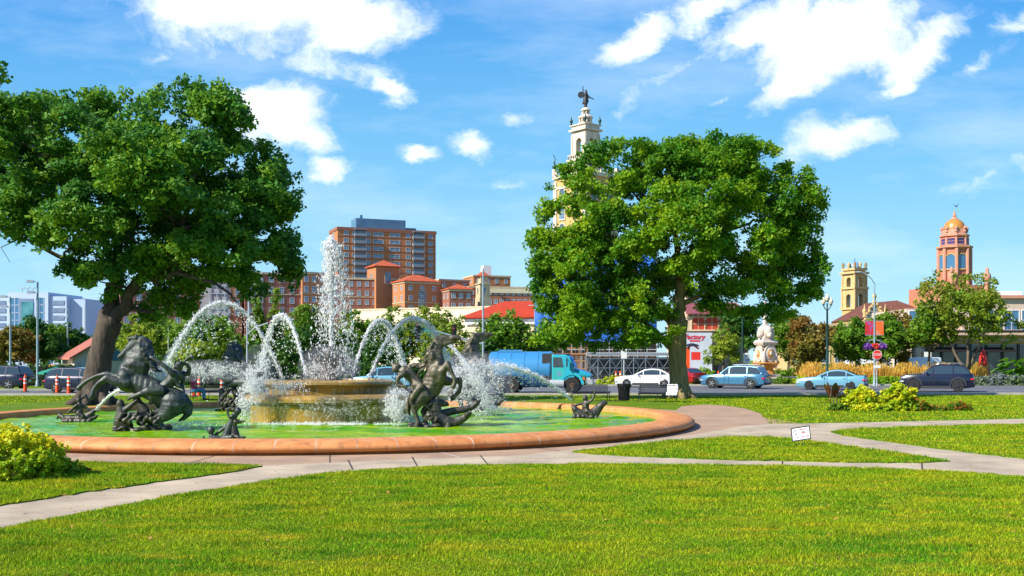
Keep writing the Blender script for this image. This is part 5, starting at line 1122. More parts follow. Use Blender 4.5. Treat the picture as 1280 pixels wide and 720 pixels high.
def clone_statue(src, loc, rz, s, label):
    t = copy_tree(src); t.location = loc; t.rotation_euler = (0, 0, rz); t.scale = (s, s, s); t['label'] = label; return t
clone_statue(HL, (X(300, 41.5), 41.5, .10), R(-25), 1.0, 'pale grey horse statue rearing in spray behind the left of the tiers')
bkr = clone_statue(HR, (X(592, 41), 41, .10), R(20), 1.12, 'dark distant horse statue veiled by spray right of the brown horse')
# cherubs with fish
KC_ = 36.5/F/4.571
CR = thing('cherub_statue', 'small bronze cherub riding a fish that spouts left, by the right rim', 'statue', (X(735.6, 36.5), 36.5, .08))
organic('cherub', [[(604, 425, 0, 24), (604, 400, 0, 22), (606, 378, 0, 20)], [(612, 380, -.08, 10), (636, 362, -.1, 8), (652, 340, -.1, 7), (656, 305, -.1, 6)], [(592, 382, .05, 10), (565, 386, .05, 8), (545, 395, .05, 7)], [(610, 425, -.1, 16), (636, 440, -.14, 12), (624, 460, -.14, 9)]], KC_, (620, 468), M['bronze_small'], CR, .016, ells=[(601, 350, 0, 17, 18, 17)], it=2)
organic('fish', [[(528, 392, 0, 9), (540, 410, 0, 18), (560, 435, 0, 28), (600, 452, 0, 34), (650, 440, 0, 34), (680, 405, 0, 24), (700, 385, 0, 18), (724, 376, 0, 8)], [(700, 380, 0, 10), (710, 362, 0, 5)]]+[curl(540+k*24, 455, -.1, 10, 20, 16, 4, k, 8) for k in range(6)], KC_, (620, 468), M['bronze_small'], CR, .016, it=2)
KD = 34.2/F/5.14
CL_ = thing('cherub_statue', 'small bronze cherub astride a long fish beside the left rim', 'statue', (X(95.3, 34.2), 34.2, .08))
organic('cherub', [[(150, 540, 0, 26), (152, 510, 0, 24), (152, 490, 0, 20)], [(140, 495, -.1, 12), (110, 520, -.1, 9), (84, 545, -.1, 8)], [(165, 498, .05, 12), (196, 512, .05, 9), (214, 530, .05, 7)], [(155, 545, -.12, 18), (185, 566, -.15, 13), (170, 590, -.15, 9)]], KD, (130, 606), M['bronze_small'], CL_, .018, ells=[(148, 462, 0, 18, 20, 18)], it=2)
organic('fish', [[(8, 578, 0, 8), (24, 560, 0, 13), (50, 575, 0, 22), (95, 585, 0, 30), (150, 585, 0, 34), (200, 570, 0, 28), (232, 545, 0, 20), (250, 525, 0, 11)], [(24, 552, 0, 8), (14, 534, 0, 5)], [(200, 590, 0, 20), (250, 572, 0, 14), (270, 560, 0, 5)], [(200, 470, .1, 9), (180, 430, .1, 12), (160, 450, .1, 9)]]+[curl(60+k*26, 596, -.12, 14, -14, 18, 4, k, 8) for k in range(7)], KD, (130, 606), M['bronze_small'], CL_, .018, it=2)
KE = 26/F/6
CF = thing('cherub_statue', 'bronze pair of children with a curling dolphin behind the front rim', 'statue', (X(281.7, 26), 26, .09))
organic('children', [[(440, 240, 0, 26), (425, 275, 0, 28), (400, 320, 0, 28), (385, 370, 0, 34), (370, 410, 0, 40)], [(430, 245, -.06, 15), (405, 252, -.06, 12), (392, 225, -.06, 9), (392, 190, -.06, 9), (430, 180, -.06, 8)], [(400, 300, .05, 15), (340, 350, .05, 13), (300, 380, .05, 13), (285, 400, .05, 16)],
        [(262, 385, 0, 14), (275, 415, 0, 34), (330, 425, 0, 34)], [(205, 400, 0, 8), (215, 420, 0, 9), (250, 440, 0, 12)], [(370, 410, -.1, 26), (430, 400, -.14, 18), (400, 440, -.14, 14)]], KE, (370, 440), M['bronze_dark'], CF, .011, ells=[(464, 208, 0, 27, 29, 26), (262, 352, 0, 30, 32, 28), (256, 335, 0, 20, 12, 20)], it=2)
organic('dolphin', [[(520, 284, 0, 5), (485, 288, 0, 12), (448, 286, 0, 22), (428, 320, .02, 26), (440, 370, .02, 34), (445, 420, .02, 40)], [(445, 430, .02, 30), (490, 412, 0, 16), (522, 402, 0, 6)], [(400, 400, 0, 22), (470, 400, -.1, 14), (520, 425, -.1, 7)]], KE, (370, 440), M['bronze_small'], CF, .011, it=2)
# sea creatures in the top bowl
CT = thing('bronze_finial', 'dark bronze cluster of sea creatures in the upper bowl under the tall jet', 'statue', (PC.x, PC.y, 1.3))
g = random.Random(12); ch = []
for k in range(9):
    w = 2*PI*k/9; ch.append([(28*math.cos(w)*1.0, -5, .28*math.sin(w), 10), (17*math.cos(w), -40, .17*math.sin(w), 9), (22*math.cos(w+.4), -70, .22*math.sin(w+.4), 8), (38*math.cos(w+.6), -88, .38*math.sin(w+.6), 9), (46*math.cos(w+.7), -80, .46*math.sin(w+.7), 5)])
organic('sea_creatures', ch+[[(0, 0, 0, 24), (0, -60, 0, 18), (0, -100, 0, 14), (2, -118, 0, 8)]], .0105, (0, 0), M['bronze_small'], CT, .02, it=2)

# ------------------------------------------------------------------ water in the air
def spraymat():
    m = bpy.data.materials.new('spray'); m.use_nodes = True; nt = m.node_tree; N = nt.nodes; L = nt.links
    b = N['Principled BSDF']; b.inputs['Base Color'].default_value = (.97, .98, 1, 1); b.inputs['Roughness'].default_value = .25; b.inputs['Specular IOR Level'].default_value = .8
    t = N.new('ShaderNodeBsdfTranslucent'); t.inputs['Color'].default_value = (.97, .98, 1, 1); s = N.new('ShaderNodeMixShader'); s.inputs[0].default_value = .5
    L.new(b.outputs[0], s.inputs[1]); L.new(t.outputs[0], s.inputs[2])
    tr = N.new('ShaderNodeBsdfTransparent'); s2 = N.new('ShaderNodeMixShader'); s2.inputs[0].default_value = .18; L.new(s.outputs[0], s2.inputs[1]); L.new(tr.outputs[0], s2.inputs[2]); L.new(s2.outputs[0], N['Material Output'].inputs['Surface'])
    return m
M['spray'] = spraymat()
OCT = np.array([(1, 0, 0), (-1, 0, 0), (0, 1, 0), (0, -1, 0), (0, 0, 1), (0, 0, -1)], float)
OF = np.array([(0, 2, 4), (2, 1, 4), (1, 3, 4), (3, 0, 4), (2, 0, 5), (1, 2, 5), (3, 1, 5), (0, 3, 5)])
def drops(name, Pn, size, dirs=None, stretch=1.6, parent=None, tubes=None):
    # every drop breaks into two finer ones close by
    rep = 2; j = rng.normal(0, .035, (len(Pn)*rep, 3)); j[:len(Pn)] = 0; size = np.tile(np.broadcast_to(size, (len(Pn),)), rep)*.62; stretch *= 1.35; Pn = np.tile(Pn, (rep, 1))+j; Pn[:, 2] = np.maximum(Pn[:, 2], .14); dirs = np.tile(dirs, (rep, 1)) if dirs is not None else None
    n = len(Pn); s = np.broadcast_to(size, (n,)).copy(); s *= rng.lognormal(0, .35, n)
    if dirs is None: dirs = np.tile([0, 0, 1.], (n, 1))
    d = dirs+rng.normal(0, .25, (n, 3)); d /= np.linalg.norm(d, axis=1)[:, None]
    a = np.cross(d, rng.normal(size=(n, 3))); a /= np.linalg.norm(a, axis=1)[:, None]; b = np.cross(d, a)
    st = stretch*rng.uniform(.6, 1.5, n)
    V = Pn[:, None, :]+s[:, None, None]*(OCT[None, :, 0:1]*a[:, None, :]+OCT[None, :, 1:2]*b[:, None, :]+OCT[None, :, 2:3]*d[:, None, :]*st[:, None, None])
    Fc = (OF[None]+6*np.arange(n)[:, None, None]).reshape(-1, 3); V = V.reshape(-1, 3)
    if tubes:
        mb = MB()
        for pts, rs in tubes: mb.tube(pts, rs, 8)
        tv = np.array(mb.v); tf = []
        for f in mb.f:
            for k in range(1, len(f)-1): tf.append((f[0], f[k], f[k+1]))
        Fc = np.vstack([Fc, np.array(tf)+len(V)]); V = np.vstack([V, tv])
    return npmesh(name, V, Fc, M['spray'], parent, smooth=False)
def arc_jet(label, p0, p1, hump, n=2600, s0=.03, s1=.16, size=.015, curtain=.5, core=.55, fall=.7, r0=.03):
    p0 = np.array(p0); p1 = np.array(p1)
    def at(t): t = np.asarray(t)[:, None]; q = p0+(p1-p0)*t; q = q.copy(); q[:, 2] += (4*hump*t*(1-t))[:, 0]; return q
    n = int(n*.62); t = rng.random(n)**.9; p = at(t); dt = at(t+.01)-p; dt /= np.linalg.norm(dt, axis=1)[:, None]
    sg = (s0+(s1-s0)*t**1.5)[:, None]; p += rng.normal(0, 1, (n, 3))*sg*.42
    k = rng.random(n) < curtain*.6*np.clip(t*1.6, 0, 1); p[k, 2] -= rng.exponential(fall, k.sum())*np.clip(t[k]*1.5, .1, 1); p[:, 2] = np.maximum(p[:, 2], .16)
    sz = np.where(k, size*.95, size*.85)
    tubes = []
    for q in range(3):                       # the solid part of the stream: three ropes of water that fray one after the other
        e = min(.97, core+.12*q+.22); tt = [i/40*e for i in range(41)]; j = rng.normal(0, .35, (41, 3)); pts = [Vector(v)+Vector(j[i]*(s0*.5+(s1*.22)*tt[i])) for i, v in enumerate(at(tt))]
        tubes.append((pts, [(r0*(.9-.22*q)+.012*x)*rng.uniform(.45, 1.3) for x in tt]))
    o = drops('water_jet', p, sz, dt, 2.0, tubes=tubes); return tag(o, label, 'water jet', 'fountain jets')
def jetp(px, py, Y): v = P(px, py, Y); return (v.x, v.y, v.z)
arc_jet('high wide water arch springing left from the upper bowl', jetp(353, 472, 35.0), jetp(206, 462, 34.0), 2.35, 4200, .03, .13, .016, .55, .5, .65)
arc_jet('short water arch just left of the tall jet', jetp(383, 473, 36), jetp(326, 455, 38.5), 2.0, 2600, .03, .15, .020, .5)
arc_jet('water arch right of the tall jet, crossing its neighbour', jetp(440, 474, 36), jetp(508, 470, 38.5), 2.05, 2800, .03, .15, .020, .45)
arc_jet('rightmost water arch bending over the right horse', jetp(461, 474, 35.6), jetp(566, 462, 37.5), 1.95, 3200, .03, .17, .020, .45)
arc_jet('thin pale jet shot left and down at the far side', jetp(242, 402, 43), jetp(196, 470, 44), .2, 700, .03, .12, .018, .3, core=.3)
arc_jet('strong jet spouting up left from the right cherub fish', jetp(714, 500, 36.5), jetp(560, 470, 34.5), .72, 4200, .03, .36, .015, .75, .28, .6, .045)
arc_jet('straight jet from the left fish towards the horse chest', jetp(119, 513, 34.2), jetp(156, 485, 31.5), .12, 500, .02, .05, .016, .1, .95)
arc_jet('back jet falling behind the brown horse', jetp(560, 430, 40), jetp(612, 505, 40), .25, 1500, .05, .3, .020, .5, .3)
# tall jet
def tall():
    b = np.array([PC.x+.06, PC.y, 2.55]); top = 6.35
    n = 2600; t = rng.random(n)**.6; p = np.zeros((n, 3)); w = rng.uniform(0, 2*PI, n); r = np.abs(rng.normal(0, 1, n))*(.015+.17*t**2.2)
    p[:, 0] = b[0]+np.cos(w)*r; p[:, 1] = b[1]+np.sin(w)*r; p[:, 2] = b[2]+(top-b[2])*t-r*.6
    m = 1900; t2 = rng.random(m)**.85; w2 = rng.uniform(0, 2*PI, m); r2 = .12+(.10+.62*(1-t2)**.7)*np.abs(rng.normal(.75, .32, m)); q = np.zeros((m, 3))
    q[:, 0] = b[0]+.10+np.cos(w2)*r2; q[:, 1] = b[1]+np.sin(w2)*r2; q[:, 2] = 1.4+(top-.35-1.4)*t2+rng.normal(0, .05, m)
    tubes = []
    for k in range(4):
        h = top-.15-.35*k; pts = [Vector((b[0]+rng.normal(0, .012+.03*(i/30)**2), b[1]+rng.normal(0, .012+.03*(i/30)**2), b[2]+(h-b[2])*i/30)) for i in range(31)]; tubes.append((pts, [(.036+.045*(i/30)**1.5)*rng.uniform(.6, 1.25) for i in range(31)]))
    allp = np.vstack([p, q]); sz = np.concatenate([np.full(len(p), .020), np.full(len(q), .017)])
    tag(drops('water_jet', allp, sz, None, 2.2, tubes=tubes), 'tall central water jet bursting into a falling veil', 'water jet', 'fountain jets')
tall()
def plume(label, c, r, n, size=.017, down=0):
    size *= .86; n = int(n*.55)
    d = rng.normal(size=(n, 3)); d /= np.linalg.norm(d, axis=1)[:, None]; q = d*rng.random(n)[:, None]**.55*np.array(r); q[:, 0] += q[:, 2]*down; p = q+np.array(c); k = (np.sin(p[:, 0]*9+p[:, 2]*4)+np.sin(p[:, 2]*13-p[:, 0]*5)) > -1.15; p = p[k]; p[:, 2] = np.maximum(p[:, 2], .15)
    tag(drops('splash', p, size, None, 1.3), label, 'splash', kind='stuff')
pc = lambda px, py, Y: (X(px, Y), Y, Z(py, Y))
plume('white plume of spray at the left side of the stone tiers', pc(316, 484, 32.6), (.46, .4, 1.15), 4400, .017, .28)
plume('spray breaking over the left end of the upper bowl', pc(352, 484, 33.0), (1.0, .3, .5), 1700, .015)
plume('splash rising between the tiers and the brown horse', pc(497, 508, 31.9), (.48, .4, .62), 3000, .017)
plume('spray around the sea creatures in the upper bowl', pc(412, 462, 35.2), (.95, .7, .42), 2600, .016)
plume('spray veil behind the brown horse', pc(592, 478, 34.5), (1.15, .8, .85), 3600, .017)
plume('low splash right of the brown horse', pc(612, 510, 35.5), (.8, .6, .35), 1800, .018)
plume('spray washing over the back of the dark left horse', pc(205, 470, 30.6), (.55, .35, .42), 2600, .013)
plume('band of spray behind the rider of the left horse', pc(262, 463, 39), (1.9, .6, .36), 2600, .017)
plume('splash in the water right of the dark left horse', pc(240, 530, 30.5), (1.1, .5, .10), 900, .013)
plume('foam line where water drops at the foot of the tiers', pc(405, 531, 32.3), (2.6, .35, .10), 3000, .014)
plume('fine drops falling in front of the lower wall', pc(420, 512, 32.3), (2.3, .2, .42), 1700, .010)

def mist():
    m = bpy.data.materials.new('mist'); m.use_nodes = True; nt = m.node_tree; nt.nodes.remove(nt.nodes['Principled BSDF'])
    v = nt.nodes.new('ShaderNodeVolumePrincipled'); v.inputs['Color'].default_value = (.97, .98, 1, 1); v.inputs['Density'].default_value = .26; v.inputs['Anisotropy'].default_value = .3; nt.links.new(v.outputs[0], nt.nodes['Material Output'].inputs['Volume'])
    for lab, c, r in (('fine mist round the upper half of the tall jet', (PC.x+.1, PC.y, 4.9), (.42, .42, 1.5)), ('fine mist round the sea creatures', (PC.x, PC.y, 1.9), (1.1, .9, .8)), ('fine mist in the plume left of the tiers', pc(322, 480, 32.6), (.6, .5, 1.3)), ('fine mist behind the brown horse', pc(590, 476, 34.8), (1.4, .9, 1.0)), ('fine mist at the splash left of the brown horse', pc(497, 506, 31.9), (.6, .45, .65)), ('fine mist under the high left arch', pc(262, 464, 38), (1.6, .6, .45))):
        tag(MB().ell(c, r, 24).build('mist', m, smooth=True, ang=180), lab, 'mist', kind='stuff')
mist()
# ------------------------------------------------------------------ plants near the camera and the flower bed
M['leaf_lime'] = leafmat('leaf_lime', (.34, .44, .010), (.74, .68, .02), (.22, .40, .012), trans=.3, patch=2)
M['leaf_fresh'] = leafmat('leaf_fresh', (.10, .28, .015), (.26, .42, .02), patch=2)
M['leaf_bronze'] = leafmat('leaf_bronze', (.10, .03, .012), (.22, .07, .02), (.08, .10, .02), patch=2)
M['petal_red'] = mat('petal_red', (.70, .03, .02), .6); M['petal_orange'] = mat('petal_orange', (.78, .14, .03), .6); M['petal_purple'] = mat('petal_purple', (.22, .05, .42), .6); M['petal_magenta'] = mat('petal_magenta', (.6, .02, .2), .6)
def bush(name, label, c, r, ncl, per, spread, size, leaf, seed, flowers=None, cat='bush', inner=None, group=None, loweronly=None):
    g_ = np.random.default_rng(seed); d = g_.normal(size=(ncl, 3)); d[:, 2] = np.abs(d[:, 2])*1.0; d /= np.linalg.norm(d, axis=1)[:, None]
    lump = 1+.14*np.sin(d[:, 0]*7+seed)*np.cos(d[:, 2]*6+d[:, 1]*5)+g_.normal(0, .05, ncl)
    cl = d*(.62+.40*g_.random(ncl)[:, None]**.5)*np.array(r)*lump[:, None]; t = thing(name, label, cat, c, group=group)
    V, Fc, tone = leaves(cl, per, spread, size, up=.5, asp=.7)
    tone = np.clip(tone*.6+.5*(V.reshape(-1, 4, 3)[:, 0, 2]/r[2])-.05, 0, 1)       # leaf tone moves from the first colour low down to the second higher up
    V[:, 2] = np.maximum(V[:, 2], .005); npmesh('leaves', V, Fc, leaf, t, attr=tone, sides=4)
    mb = MB(); g = random.Random(seed)
    for k in range(14): w = g.random()*6.28; mb.tube([(0, 0, 0), (math.cos(w)*r[0]*.35, math.sin(w)*r[1]*.35, r[2]*.35), (math.cos(w)*r[0]*.6, math.sin(w)*r[1]*.6, r[2]*.6)], [.015, .012, .006], 5)
    mb.build('stems', M['bark'], t)
    if flowers:
        m, n, s = flowers; mb = MB()
        for k in range(n):
            q = cl[g.randrange(len(cl))]*1.08
            for j in range(5): w = j*1.257; mb.add([(q[0], q[1], abs(q[2])+.01), (q[0]+math.cos(w)*s, q[1]+math.sin(w)*s, abs(q[2])+.02+s*.3), (q[0]+math.cos(w+.7)*s, q[1]+math.sin(w+.7)*s, abs(q[2])+.02)], [(0, 1, 2)])
        mb.build('flowers', m, t)
    return t
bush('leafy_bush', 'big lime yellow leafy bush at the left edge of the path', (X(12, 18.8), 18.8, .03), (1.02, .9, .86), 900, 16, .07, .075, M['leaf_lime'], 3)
bush('red_leaf_plant', 'low plant with red leaves and flowers beside the big lime bush', (X(86, 19.2), 19.2, .03), (.28, .25, .24), 90, 10, .05, .05, M['leaf_fresh'], 4, (M['petal_red'], 22, .025))
bush('low_plant', 'small dark leafy plant on the grass right of the red flowers', (X(100, 19.5), 19.5, .03), (.18, .18, .12), 40, 8, .04, .045, M['leaf_bronze'], 5)
Yf = 44
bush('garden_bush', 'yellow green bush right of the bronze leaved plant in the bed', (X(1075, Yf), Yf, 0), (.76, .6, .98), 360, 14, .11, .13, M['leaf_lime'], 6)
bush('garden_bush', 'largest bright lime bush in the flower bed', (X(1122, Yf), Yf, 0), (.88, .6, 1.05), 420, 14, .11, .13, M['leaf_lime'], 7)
bush('ground_plant', 'low yellow plants between the two lime bushes', (X(1092, Yf-.6), Yf-.7, 0), (1.0, .35, .32), 160, 12, .09, .09, M['leaf_lime'], 8, cat='plant')
bush('ground_plant', 'dark green low plant at the foot of the bronze leaved plant', (X(1048, Yf-.4), Yf-.4, 0), (.5, .3, .3), 90, 12, .08, .09, M['leaf_mid'], 9, cat='plant')
bush('flower_plant', 'orange red flowers touching the right side of the largest lime bush', (X(1150, Yf-.4), Yf-.4, 0), (.42, .3, .42), 90, 12, .08, .08, M['leaf_mid'], 10, (M['petal_orange'], 60, .075), cat='flowers')
bush('flower_plant', 'low orange flowers second from the right end of the bed', (X(1170, Yf-.2), Yf-.2, 0), (.5, .3, .26), 80, 12, .08, .08, M['leaf_mid'], 11, (M['petal_orange'], 50, .075), cat='flowers')
bush('flower_plant', 'isolated clump of red orange flowers at the right end of the bed', (X(1199, Yf), Yf, 0), (.5, .3, .34), 100, 12, .08, .08, M['leaf_mid'], 12, (M['petal_red'], 70, .075), cat='flowers')
cn = thing('canna_plant', 'tall plant with brown red leaves at the left end of the bed', 'plant', (X(1042, Yf), Yf, 0)); mb = MB(); g = random.Random(2)
def blade_leaf(mb, base, tip, w, m=0, droop=.1):
    a = Vector(base); b_ = Vector(tip); n = 6; s = (b_-a).cross(Vector((0, .3, 1))).normalized() if (b_-a).length > 0 else Vector((1, 0, 0)); vs = []
    for k in range(n+1): t = k/n; c = a.lerp(b_, t)+Vector((0, 0, -droop*t*t)); ww = w*math.sin(PI*min(1, t*.92+.04))**.7; vs += [c-s*ww+Vector((0, 0, .12*ww)), c, c+s*ww+Vector((0, 0, .12*ww))]
    mb.add(vs, [f for k in range(n) for f in ((3*k, 3*k+1, 3*k+4, 3*k+3), (3*k+1, 3*k+2, 3*k+5, 3*k+4))], m)
for (x, z, tx, tz, w) in ((-.10, .55, -.34, 1.22, .13), (-.05, .6, .05, 1.28, .15), (.0, .5, .42, .95, .15), (.05, .55, .22, 1.15, .12), (.1, .55, .62, .80, .12), (-.1, .4, -.5, .55, .06), (-.08, .35, -.6, .42, .05), (-.1, .7, -.22, 1.3, .1), (.1, .45, .45, .7, .12)): blade_leaf(mb, (x, g.uniform(-.1, .1), z), (tx, g.uniform(-.2, .2), tz), w)
mb.build('leaves', M['leaf_bronze'], cn, recalc=False)
mb = MB()
for x in (-.12, 0, .12): mb.tube([(x, 0, 0), (x*1.1, 0, .6), (x*.6, 0, .95)], [.025, .02, .012], 6)
mb.build('stems', M['bark'], cn)
# planting beyond the road on the right
bush('lawn_hedge', 'long low green planting along the kerb behind the cars', (X(1100, 89), 89, 0), (8.6, .9, .62), 900, 12, .22, .2, M['leaf_fresh'], 21, cat='hedge')
bush('leafy_bush', 'fresh green bush left of the pale blue sport utility car', (X(882, 90), 90, 0), (1.1, .8, 1.35), 200, 14, .2, .2, M['leaf_fresh'], 22)
bush('leafy_bush', 'small green bush in front of the white fountain basin', (X(980, 88), 88, 0), (.8, .6, .7), 110, 12, .15, .16, M['leaf_mid'], 23)
bush('leafy_bush', 'yellow green bush right of the white fountain basin', (X(1003, 88), 88, 0), (1.0, .6, .8), 130, 12, .15, .16, M['leaf_lime'], 24)
bush('flower_plant', 'yellow flowering plants behind the white sedan', (X(775, 92), 92, 0), (2.2, .6, .7), 160, 12, .15, .16, M['leaf_lime'], 25, cat='flowers')
bush('lavender_bed', 'grey lavender bed below the red umbrella', (X(1250, 87), 87, 0), (3.6, .9, .85), 460, 14, .2, .18, leafmat('leaf_lavender', (.10, .17, .10), (.24, .26, .34), (.14, .22, .06), patch=1.2), 26, cat='flowers')
# tall golden grass
def tallgrass(x0, x1, y0, y1, n, h, label, ma):
    x = rng.uniform(x0, x1, n); y = rng.uniform(y0, y1, n); an = rng.uniform(0, 2*PI, n); hh = h*rng.uniform(.6, 1.1, n)*(.88+.16*np.sin(x*2.2)); w = .05; V = np.zeros((n, 3, 3))
    V[:, 0] = np.stack([x-np.cos(an)*w, y-np.sin(an)*w, hh*.0], 1); V[:, 1] = np.stack([x+np.cos(an)*w, y+np.sin(an)*w, hh*0], 1); V[:, 2] = np.stack([x+rng.normal(0, .25, n), y+rng.normal(0, .2, n), hh], 1)
    # seed heads
    m = n//2; k = rng.integers(0, n, m); c = V[k, 2]; W = np.zeros((m, 3, 3)); W[:, 0] = c+rng.normal(0, .05, (m, 3)); W[:, 1] = c+rng.normal(0, .05, (m, 3))+[0, 0, .1]; W[:, 2] = c-[0, 0, .28]
    A = np.vstack([V.reshape(-1, 3), W.reshape(-1, 3)]); A[:, 2] = np.maximum(A[:, 2], 0)
    tag(npmesh('ornamental_grass', A, np.arange(len(A)).reshape(-1, 3), ma, attr=rng.random(len(A)//3)), label, 'grass', kind='stuff')
M['golden'] = leafmat('golden_grass', (.50, .30, .05), (.78, .52, .12), (.42, .34, .05), trans=.35, patch=.6)
tallgrass(X(1000, 92), X(1226, 92), 90.5, 94, 9000, 1.75, 'tall golden grass bed behind the row of cars', M['golden'])
el = thing('elephant_ear_plant', 'plant with huge bright green leaves at the right edge', 'plant', (X(1264, 88), 88, 0)); mb = MB(); g = random.Random(6)
for k in range(44): w = g.uniform(0, 6.28); z = g.uniform(.5, 2.1); q = g.uniform(.2, 1.4); blade_leaf(mb, (math.cos(w)*q*.6, math.sin(w)*.5, z), (math.cos(w)*(q+.7), math.sin(w)*.6-.3, z-.15+g.uniform(-.2, .5)), g.uniform(.32, .5), 0, .3)
mb.build('leaves', M['leaf_fresh'], el, recalc=False); mb = MB()
for k in range(9): w = g.uniform(0, 6.28); mb.tube([(0, 0, 0), (math.cos(w)*.6, math.sin(w)*.4, 1.3)], [.04, .02], 5)
mb.build('stems', M['leaf_fresh'], el)
# ------------------------------------------------------------------ vehicles
def paint(name, c, metal=.25, rough=.28): return mat(name, c, rough, metal=metal, coat=.8, spec=.5)
M['paint_blue'] = paint('light_blue_paint', (.05, .19, .34)); M['paint_pale'] = paint('pale_blue_paint', (.13, .34, .47), .1); M['paint_navy'] = paint('navy_paint', (.006, .009, .032)); M['paint_white'] = paint('white_car_paint', (.78, .79, .80), 0)
M['paint_red'] = paint('red_paint', (.35, .01, .015)); M['paint_truck'] = paint('cyan_truck_paint', (.025, .42, .58), .1, .35); M['paint_tank'] = paint('blue_tank_paint', (.04, .24, .52), .15, .4); M['teal_door'] = mat('teal_door_paint', (.03, .36, .33), .35, (.04, .44, .46), 2, coat=.5)
def loft(mb, secs, m=0):
    """secs: list of (x, [(y, z)...]) closed rings joined front to back"""
    n = len(secs[0][1]); vs = [(x, y, z) for x, ring in secs for y, z in ring]
    fs = [(i*n+k, i*n+(k+1) % n, (i+1)*n+(k+1) % n, (i+1)*n+k) for i in range(len(secs)-1) for k in range(n)]
    fs += [tuple(range(n))[::-1], tuple(range((len(secs)-1)*n, len(secs)*n))]; mb.add(vs, fs, m)
def ring(w, zb, zt, zmid=None, tuck=.06, crown=.03, inset=.10):
    zm = zmid if zmid else zb+(zt-zb)*.55
    h = [(w-tuck*1.6, zb), (w-.02, zb+.10), (w, zm), (w-.03, zt-.10), (w-inset, zt)]
    return [(y, z) for y, z in h]+[(w*.45, zt+crown), (0, zt+crown*1.25), (-w*.45, zt+crown)]+[(-y, z) for y, z in h[::-1]]
def wheel_meshes(r, w, dark):
    t = MB().lathe([(r*.62, -w/2), (r*.93, -w/2), (r, -w*.38), (r, w*.38), (r*.93, w/2), (r*.62, w/2)], n=28); t.v = [(x, z, y) for x, y, z in t.v]; tyre = t.build('tyre', M['tyre'], smooth=True)
    rim = MB(); rim.lathe([(.001, -w*.25), (r*.62, -w*.25), (r*.66, -w*.42), (r*.66, -w*.30)], n=28); rim.v = [(x, z, y) for x, y, z in rim.v]
    q = MB()
    for k in range(5): a = 2*PI*k/5; q.tube([(0, -w*.40, 0), (r*.62*math.cos(a), -w*.42, r*.62*math.sin(a))], [r*.15, r*.09], 5, 1)
    q.lathe([(.001, -w*.44), (r*.14, -w*.44), (r*.14, -w*.3)], n=12, m=1); q.v[-36:] = [(x, z, y) for x, y, z in q.v[-36:]]
    rim.m = [0]*len(rim.f); rim.add(q.v, q.f, 1)
    ro = rim.build('rim', [M['plastic'], M['dark_alloy'] if dark else M['alloy']], recalc=True)
    return tyre, ro
